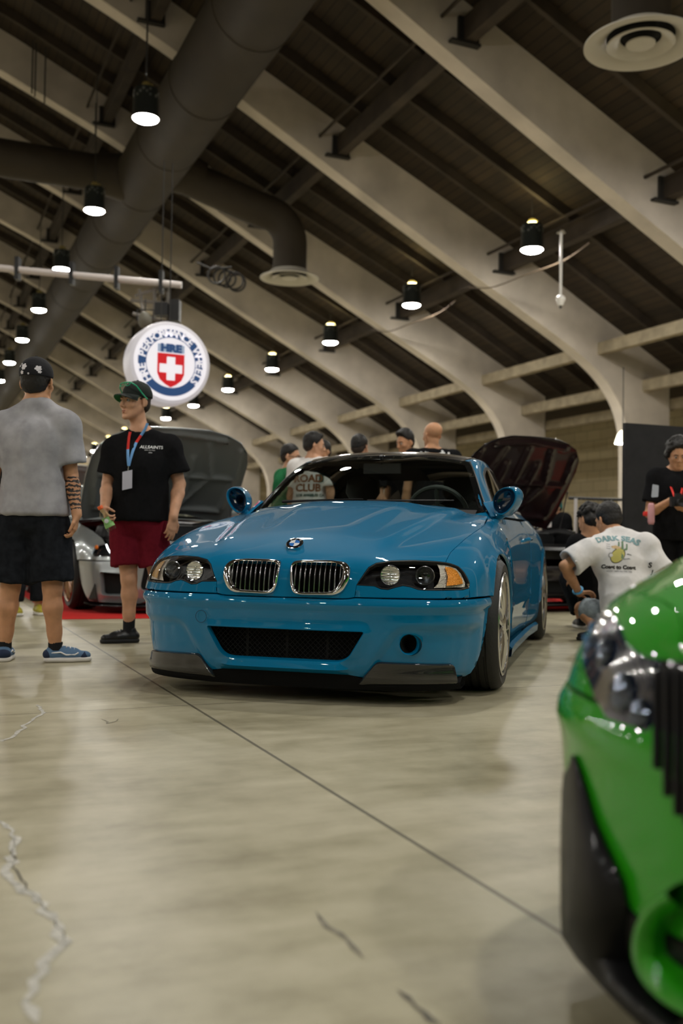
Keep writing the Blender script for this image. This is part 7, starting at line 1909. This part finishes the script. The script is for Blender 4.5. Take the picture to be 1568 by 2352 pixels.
# --- photographer at the right edge
def photographer():
    D = 9.1; x0 = at(1552, D)
    f = Vector((-.25, -1, 0)).normalized(); r = Vector((f.y, -f.x, 0))
    cam_p = Jp(1556, 1152, D-.42)
    def ex(root, J, f, r, P, sh, Ph):
        lr = mat('red_strap', (.75, .03, .02), rough=.7)
        for a, b in (((1540, 1118), (1552, 1150)), ((1567, 1120), (1560, 1150))): ribbon('camera_strap', [Jp(a[0], a[1], D-.2), Jp((a[0]+b[0])/2, (a[1]+b[1])/2, D-.32), Jp(b[0], b[1], D-.4)], Vector((0, -1, 0)), .02, lr, root)
        mb = MB(); w_ = J['elR']; mb.lathe([(.052, -.02), (.056, 0), (.050, .02)], 16, c=w_+Vector((0, 0, .0))); mb.build('red_armband', lr, root)
        bv = shirt_bvh(sh); fm = frame(Jp(1503, 1128, D-.6), (1, 0, 0), (0, 0, 1), (0, -1, 0)); decal('sleeve_patch', [rounded([(-.03, -.055), (.03, -.05), (.035, .05), (-.02, .06)], .01)], fm, bv, mat('pale_sleeve_patch', (.45, .48, .55), rough=.8), sh)
    simple_person(x0, D, f, 'person in black with curly hair holding a camera before the black partition', sk_tan, H=1.70, look=(-.1, -1, -.45), hair='afro', lean=.12, h=.0085,
                  arms={'elR': (.25, .10, 1.05), 'wrR': (.07, .36, 1.17), 'elL': (-.25, .14, 1.05), 'wrL': (-.07, .36, 1.08)},
                  hands={'R': dict(d=Vector((.85, -.45, -.25)), n=Vector((.2, .3, -1)), side=1, curl=.6), 'L': dict(d=Vector((-.75, -.4, .1)), n=Vector((0, .2, 1)), side=1, curl=.6)}, extra=ex)
    cm_ = empty('camera', cam_p, 0, 'black photo camera held by the person in front of the partition', 'camera')
    mb = MB(); mb.box((0, 0, 0), (.13, .06, .085)); mb.box((0, 0, .055), (.05, .05, .035)); mb.build('camera_body', blk, cm_, sharp=40)
    mb = MB(); rt = Matrix.Rotation(pi/2, 3, 'X'); mb.lathe([(0, .03), (.032, .03), (.035, .10), (.040, .13), (.036, .13), (.03, .11), (0, .10)], 24, c=(0, 0, -.012), rot=rt); mb.build('lens_barrel', blk, cm_)
    mb = MB(); mb.box((.05, -.01, .05), (.03, .03, .02)); mb.build('silver_dial', satin, cm_, sharp=40)
    pk = mesh_obj('pink_bag', *[[], []], mat('pink_cloth', (.70, .35, .38), rough=.8)) if False else None
    p = Jp(1495, 1178, D-.25); V = []; F = []
    for i, (z, k) in enumerate(((.11, .6), (.09, .9), (0, 1), (-.10, 1), (-.13, .7))):
        for j in range(12): a = 2*pi*j/12; V.append(p+Vector((.032*k*cos(a), .02*k*sin(a), z*.8)))
    for i in range(4):
        for j in range(12): F.append((i*12+j, i*12+(j+1) % 12, (i+1)*12+(j+1) % 12, (i+1)*12+j))
    F += [tuple(range(12))[::-1], tuple(range(48, 60))]
    o = mesh_obj('pouch', V, F, mat('pink_cloth', (.70, .35, .38), rough=.8)); tag(o, 'small pale pink pouch hanging at the hip of the photographing person', 'pouch')
photographer()
# --- people at the clothes rack
def ex_paper(root, J, f, r, P, sh, Ph):
    q = [px_depth(p, 12.75) for p in [(1253, 1168), (1267, 1164), (1266, 1212), (1250, 1214)]]; V = q+[v+Vector((0, .01, 0)) for v in q]
    mesh_obj('white_sheet', V, [(3, 2, 1, 0), (4, 5, 6, 7), (0, 1, 5, 4), (1, 2, 6, 5), (2, 3, 7, 6), (3, 0, 4, 7)], mat('paper_white', (.8, .78, .76), rough=.8), root, smooth=False)
simple_person(at(1288, 13.1), 13.1, (-.8, -.5), 'person in a dark shirt holding a white sheet beside the clothes rack', sk_light, H=hgt(1150, 1284, 13.1), look=(-.9, -.3, -.3), hair='short', hm=mat('teal_cap', (.02, .12, .11), rough=.8), lean=.15,
              arms={'elR': (.25, .08, 1.1), 'wrR': (.18, .34, 1.05), 'elL': (-.25, .08, 1.1), 'wrL': (-.12, .34, 1.1)}, extra=ex_paper, zup=.0085)
simple_person(at(1397, 14.0), 14.0, (-.3, -.9), 'person in dark clothes standing behind the clothes rack', sk_tan, H=hgt(1150, 1397, 14.0), look=(-.4, -.8, -.2), hair='short')
# ================================================================ the green car in the foreground
green = mat('lime_green_paint', (.02, .30, .006), rough=.5, coat=1.0, spec=.08)
GY = -1.08; gfw = Vector((sin(GY), -cos(GY), 0)); glf = Vector((cos(GY), sin(GY), 0)); GSC = Vector((1.04, 1.04, 1.0))
k0_ = Vector((.46, 1.30, 0)); gl_ = Vector((.80*GSC.x, -.30*GSC.y, 0)); gorg = k0_-gfw*gl_.x-glf*gl_.y
gc = show_car('green_coupe', tuple(gorg), GY, green, under_g, 'bright green car nose at the right edge, close to the camera and out of focus', scale=tuple(GSC), led=False, wheel_m=satin, lamps=False, shut=True)
for ch in list(gc.children):
    if ch.name.split('.')[0] in ('headlamp', 'corner_blade', 'front_bumper', 'intake_backing', 'front_splitter'):
        for c2 in list(ch.children): bpy.data.objects.remove(c2)
        bpy.data.objects.remove(ch)
def gproj(u, v):
    d = px_dir((u, v)); q = Vector((0, 0, CAM_H))-gorg
    return Vector((q.dot(gfw)/GSC.x, q.dot(glf)/GSC.y, q.z/GSC.z)), Vector((d.dot(gfw)/GSC.x, d.dot(glf)/GSC.y, d.z/GSC.z)).normalized()
# body-colour nose skin, then the lamp, grille and ducts let into it
panel('front_bumper', BODY, bumper_outline, proj_cyl, green, gc, sp=.025, scale=CS, disp=lambda A, uv: .010*np.exp(-((A[:, 2]-.44)/.03)**2))
for s in (1, -1): panel('lamp_recess', BODY, hlc, proj_cyl, green, gc, sp=.03, scale=CS, mirror=s < 0)
gl_dark = mat('dark_blue_lamp_glass', (.006, .014, .035), rough=.15, coat=1.0); gl_black = mat('black_grille_gloss', (.006, .006, .007), rough=.5, coat=.15, spec=.2)
GS_ = (.0008, .0008)
lampo = [(1345, 1452), (1372, 1425), (1402, 1400), (1424, 1440), (1440, 1482), (1478, 1507), (1520, 1516), (1516, 1560), (1508, 1640), (1490, 1712), (1448, 1700), (1400, 1655), (1368, 1595), (1345, 1530)]
grio = [(1520, 1516), (1568, 1520), (1620, 1525), (1680, 1900), (1640, 1930), (1572, 1880), (1532, 1785), (1508, 1690), (1508, 1640), (1516, 1560)]
ducto = [(1275, 1745), (1306, 1790), (1330, 1895), (1378, 1995), (1436, 2075), (1470, 2110), (1568, 2160), (1700, 2190), (1700, 2330), (1500, 2330), (1380, 2300), (1275, 2220)]
for mir_ in (False, True):
    lp = panel('headlamp', BODY, lampo, gproj, gl_dark, gc, sp=.014, scale=GS_, off=.006, flange=.01, mirror=mir_)
    gr = panel('grille', BODY, grio, gproj, gl_black, gc, sp=.014, scale=GS_, off=.004, flange=.01, mirror=mir_)
    panel('lower_duct', BODY, ducto, gproj, gl_black, gc, sp=.02, scale=GS_, off=.005, flange=.01, mirror=mir_)
    sgn = -1 if mir_ else 1
    for k in range(5):
        x = 1528+24*k; pts = []
        for y in np.linspace(1545, (1765, 1825, 1868, 1890, 1895)[k], 10):
            o_, d_ = gproj(x, float(y)); h, n = BODY.cast(o_, d_)
            if h is not None: p = h+n*.014; pts.append((p.x, p.y*sgn, p.z))
        if len(pts) > 2: mb = MB(); mb.tube(pts, .006, 6); mb.build('grille_slat', gl_black, gr)
    for x, y, r in ((1400, 1500, .026), (1440, 1590, .030), (1480, 1640, .022)):
        o_, d_ = gproj(x, y); h, n = BODY.cast(o_, d_)
        if h is not None:
            c_ = h+n*.010; c_ = Vector((c_.x, c_.y*sgn, c_.z)); n_ = Vector((n.x, n.y*sgn, n.z)); mb = MB(); mb.lathe([(r, 0), (r*.8, .006), (0, .010)], 20, c=c_, rot=frame_on(c_, n_).to_3x3()); mb.build('lamp_element', mat('lamp_element_glass', (.10, .12, .16), rough=.1, metal=.8), lp)
    lip = [(1585, 2045), (1510, 2050), (1462, 2085), (1436, 2140), (1430, 2205), (1452, 2262), (1500, 2312), (1568, 2350), (1700, 2380), (1700, 2310), (1580, 2275), (1520, 2235), (1492, 2180), (1500, 2120), (1540, 2085), (1590, 2075)]
    V = []; F = []
    n0 = 8; outer = lip[1:8]; inner = lip[9:15][::-1]
    oq = [(1520, 2048), (1470, 2078), (1440, 2135), (1432, 2200), (1455, 2262), (1505, 2312), (1580, 2355), (1720, 2400)]
    iq = [(1560, 2085), (1520, 2105), (1498, 2150), (1500, 2200), (1530, 2240), (1580, 2275), (1640, 2305), (1750, 2335)]
    for (a, b), (c_, d_) in zip(oq, iq):
        for (u, v), out_ in (((a, b), .085), (((a*2+c_)/3, (b*2+d_)/3), .11), ((c_, d_), .06)):
            o_, dd = gproj(u, min(v, 2225)); h, n = BODY.cast(o_, dd)
            if h is None: h, n = BODY.cast(*gproj(u+60, min(v, 2150)))
            o_, dd = gproj(u, v); t = (h-o_).length-out_; p = o_+dd*t; V.append(Vector((p.x, p.y*sgn, p.z)))
    m_ = len(oq)
    V += [v+Vector((-.05, 0, .012)) for v in V]
    for i in range(m_-1):
        for k in range(2): F.append((3*i+k, 3*i+k+1, 3*i+4+k, 3*i+3+k))
        F.append((3*i, 3*i+3, 3*i+3+3*m_, 3*i+3*m_)); F.append((3*i+2, 3*i+5, 3*i+5+3*m_, 3*i+2+3*m_))
    o = mesh_obj('lower_lip', V, F, green, gc, sharp=50); md = o.modifiers.new('s', 'SUBSURF'); md.levels = 2; md.render_levels = 2

# black side apron under the lamp corner
def gcam(u, v, dz=None):
    o_, dd = gproj(u, v); h, n = BODY.cast(o_, dd); return o_, dd, h
rows = [(1735, 1304, 1318), (1770, 1294, 1330), (1820, 1289, 1345), (1880, 1287, 1362), (1950, 1286, 1392), (2020, 1286, 1425), (2090, 1286, 1440), (2150, 1289, 1436), (2205, 1302, 1440), (2250, 1330, 1458), (2300, 1378, 1500), (2352, 1440, 1560), (2400, 1500, 1640)]
for sgn in (1, -1):
    V = []; F = []; last = None; ap = gl_black; T_ = 8
    for y, xl, xr in rows:
        o_, dd, h = gcam(xr, min(y, 2200)); 
        if h is not None: last = (h-o_).length
        dR = last
        for k in range(T_):
            t = k/(T_-1); x = xl+(xr-xl)*t; o2, d2 = gproj(x, y); dist = dR-.02*sin(pi*t*.5)+.16*(1-t)**3+(.0)
            p = o2+d2*dist; V.append(Vector((p.x, p.y*sgn, max(p.z, .045))))
        o2, d2 = gproj(xl, y); p = o2+d2*(dR+.34); p = p+Vector((-.25, .12, 0)); V.append(Vector((p.x, p.y*sgn, max(p.z, .045))))
    w9 = T_+1
    for i in range(len(rows)-1):
        for k in range(T_-1): F.append((w9*i+k, w9*i+k+1, w9*(i+1)+k+1, w9*(i+1)+k))
        F.append((w9*i+T_, w9*i, w9*(i+1), w9*(i+1)+T_))
    mesh_obj('side_apron', V, F, ap, gc, sharp=60)
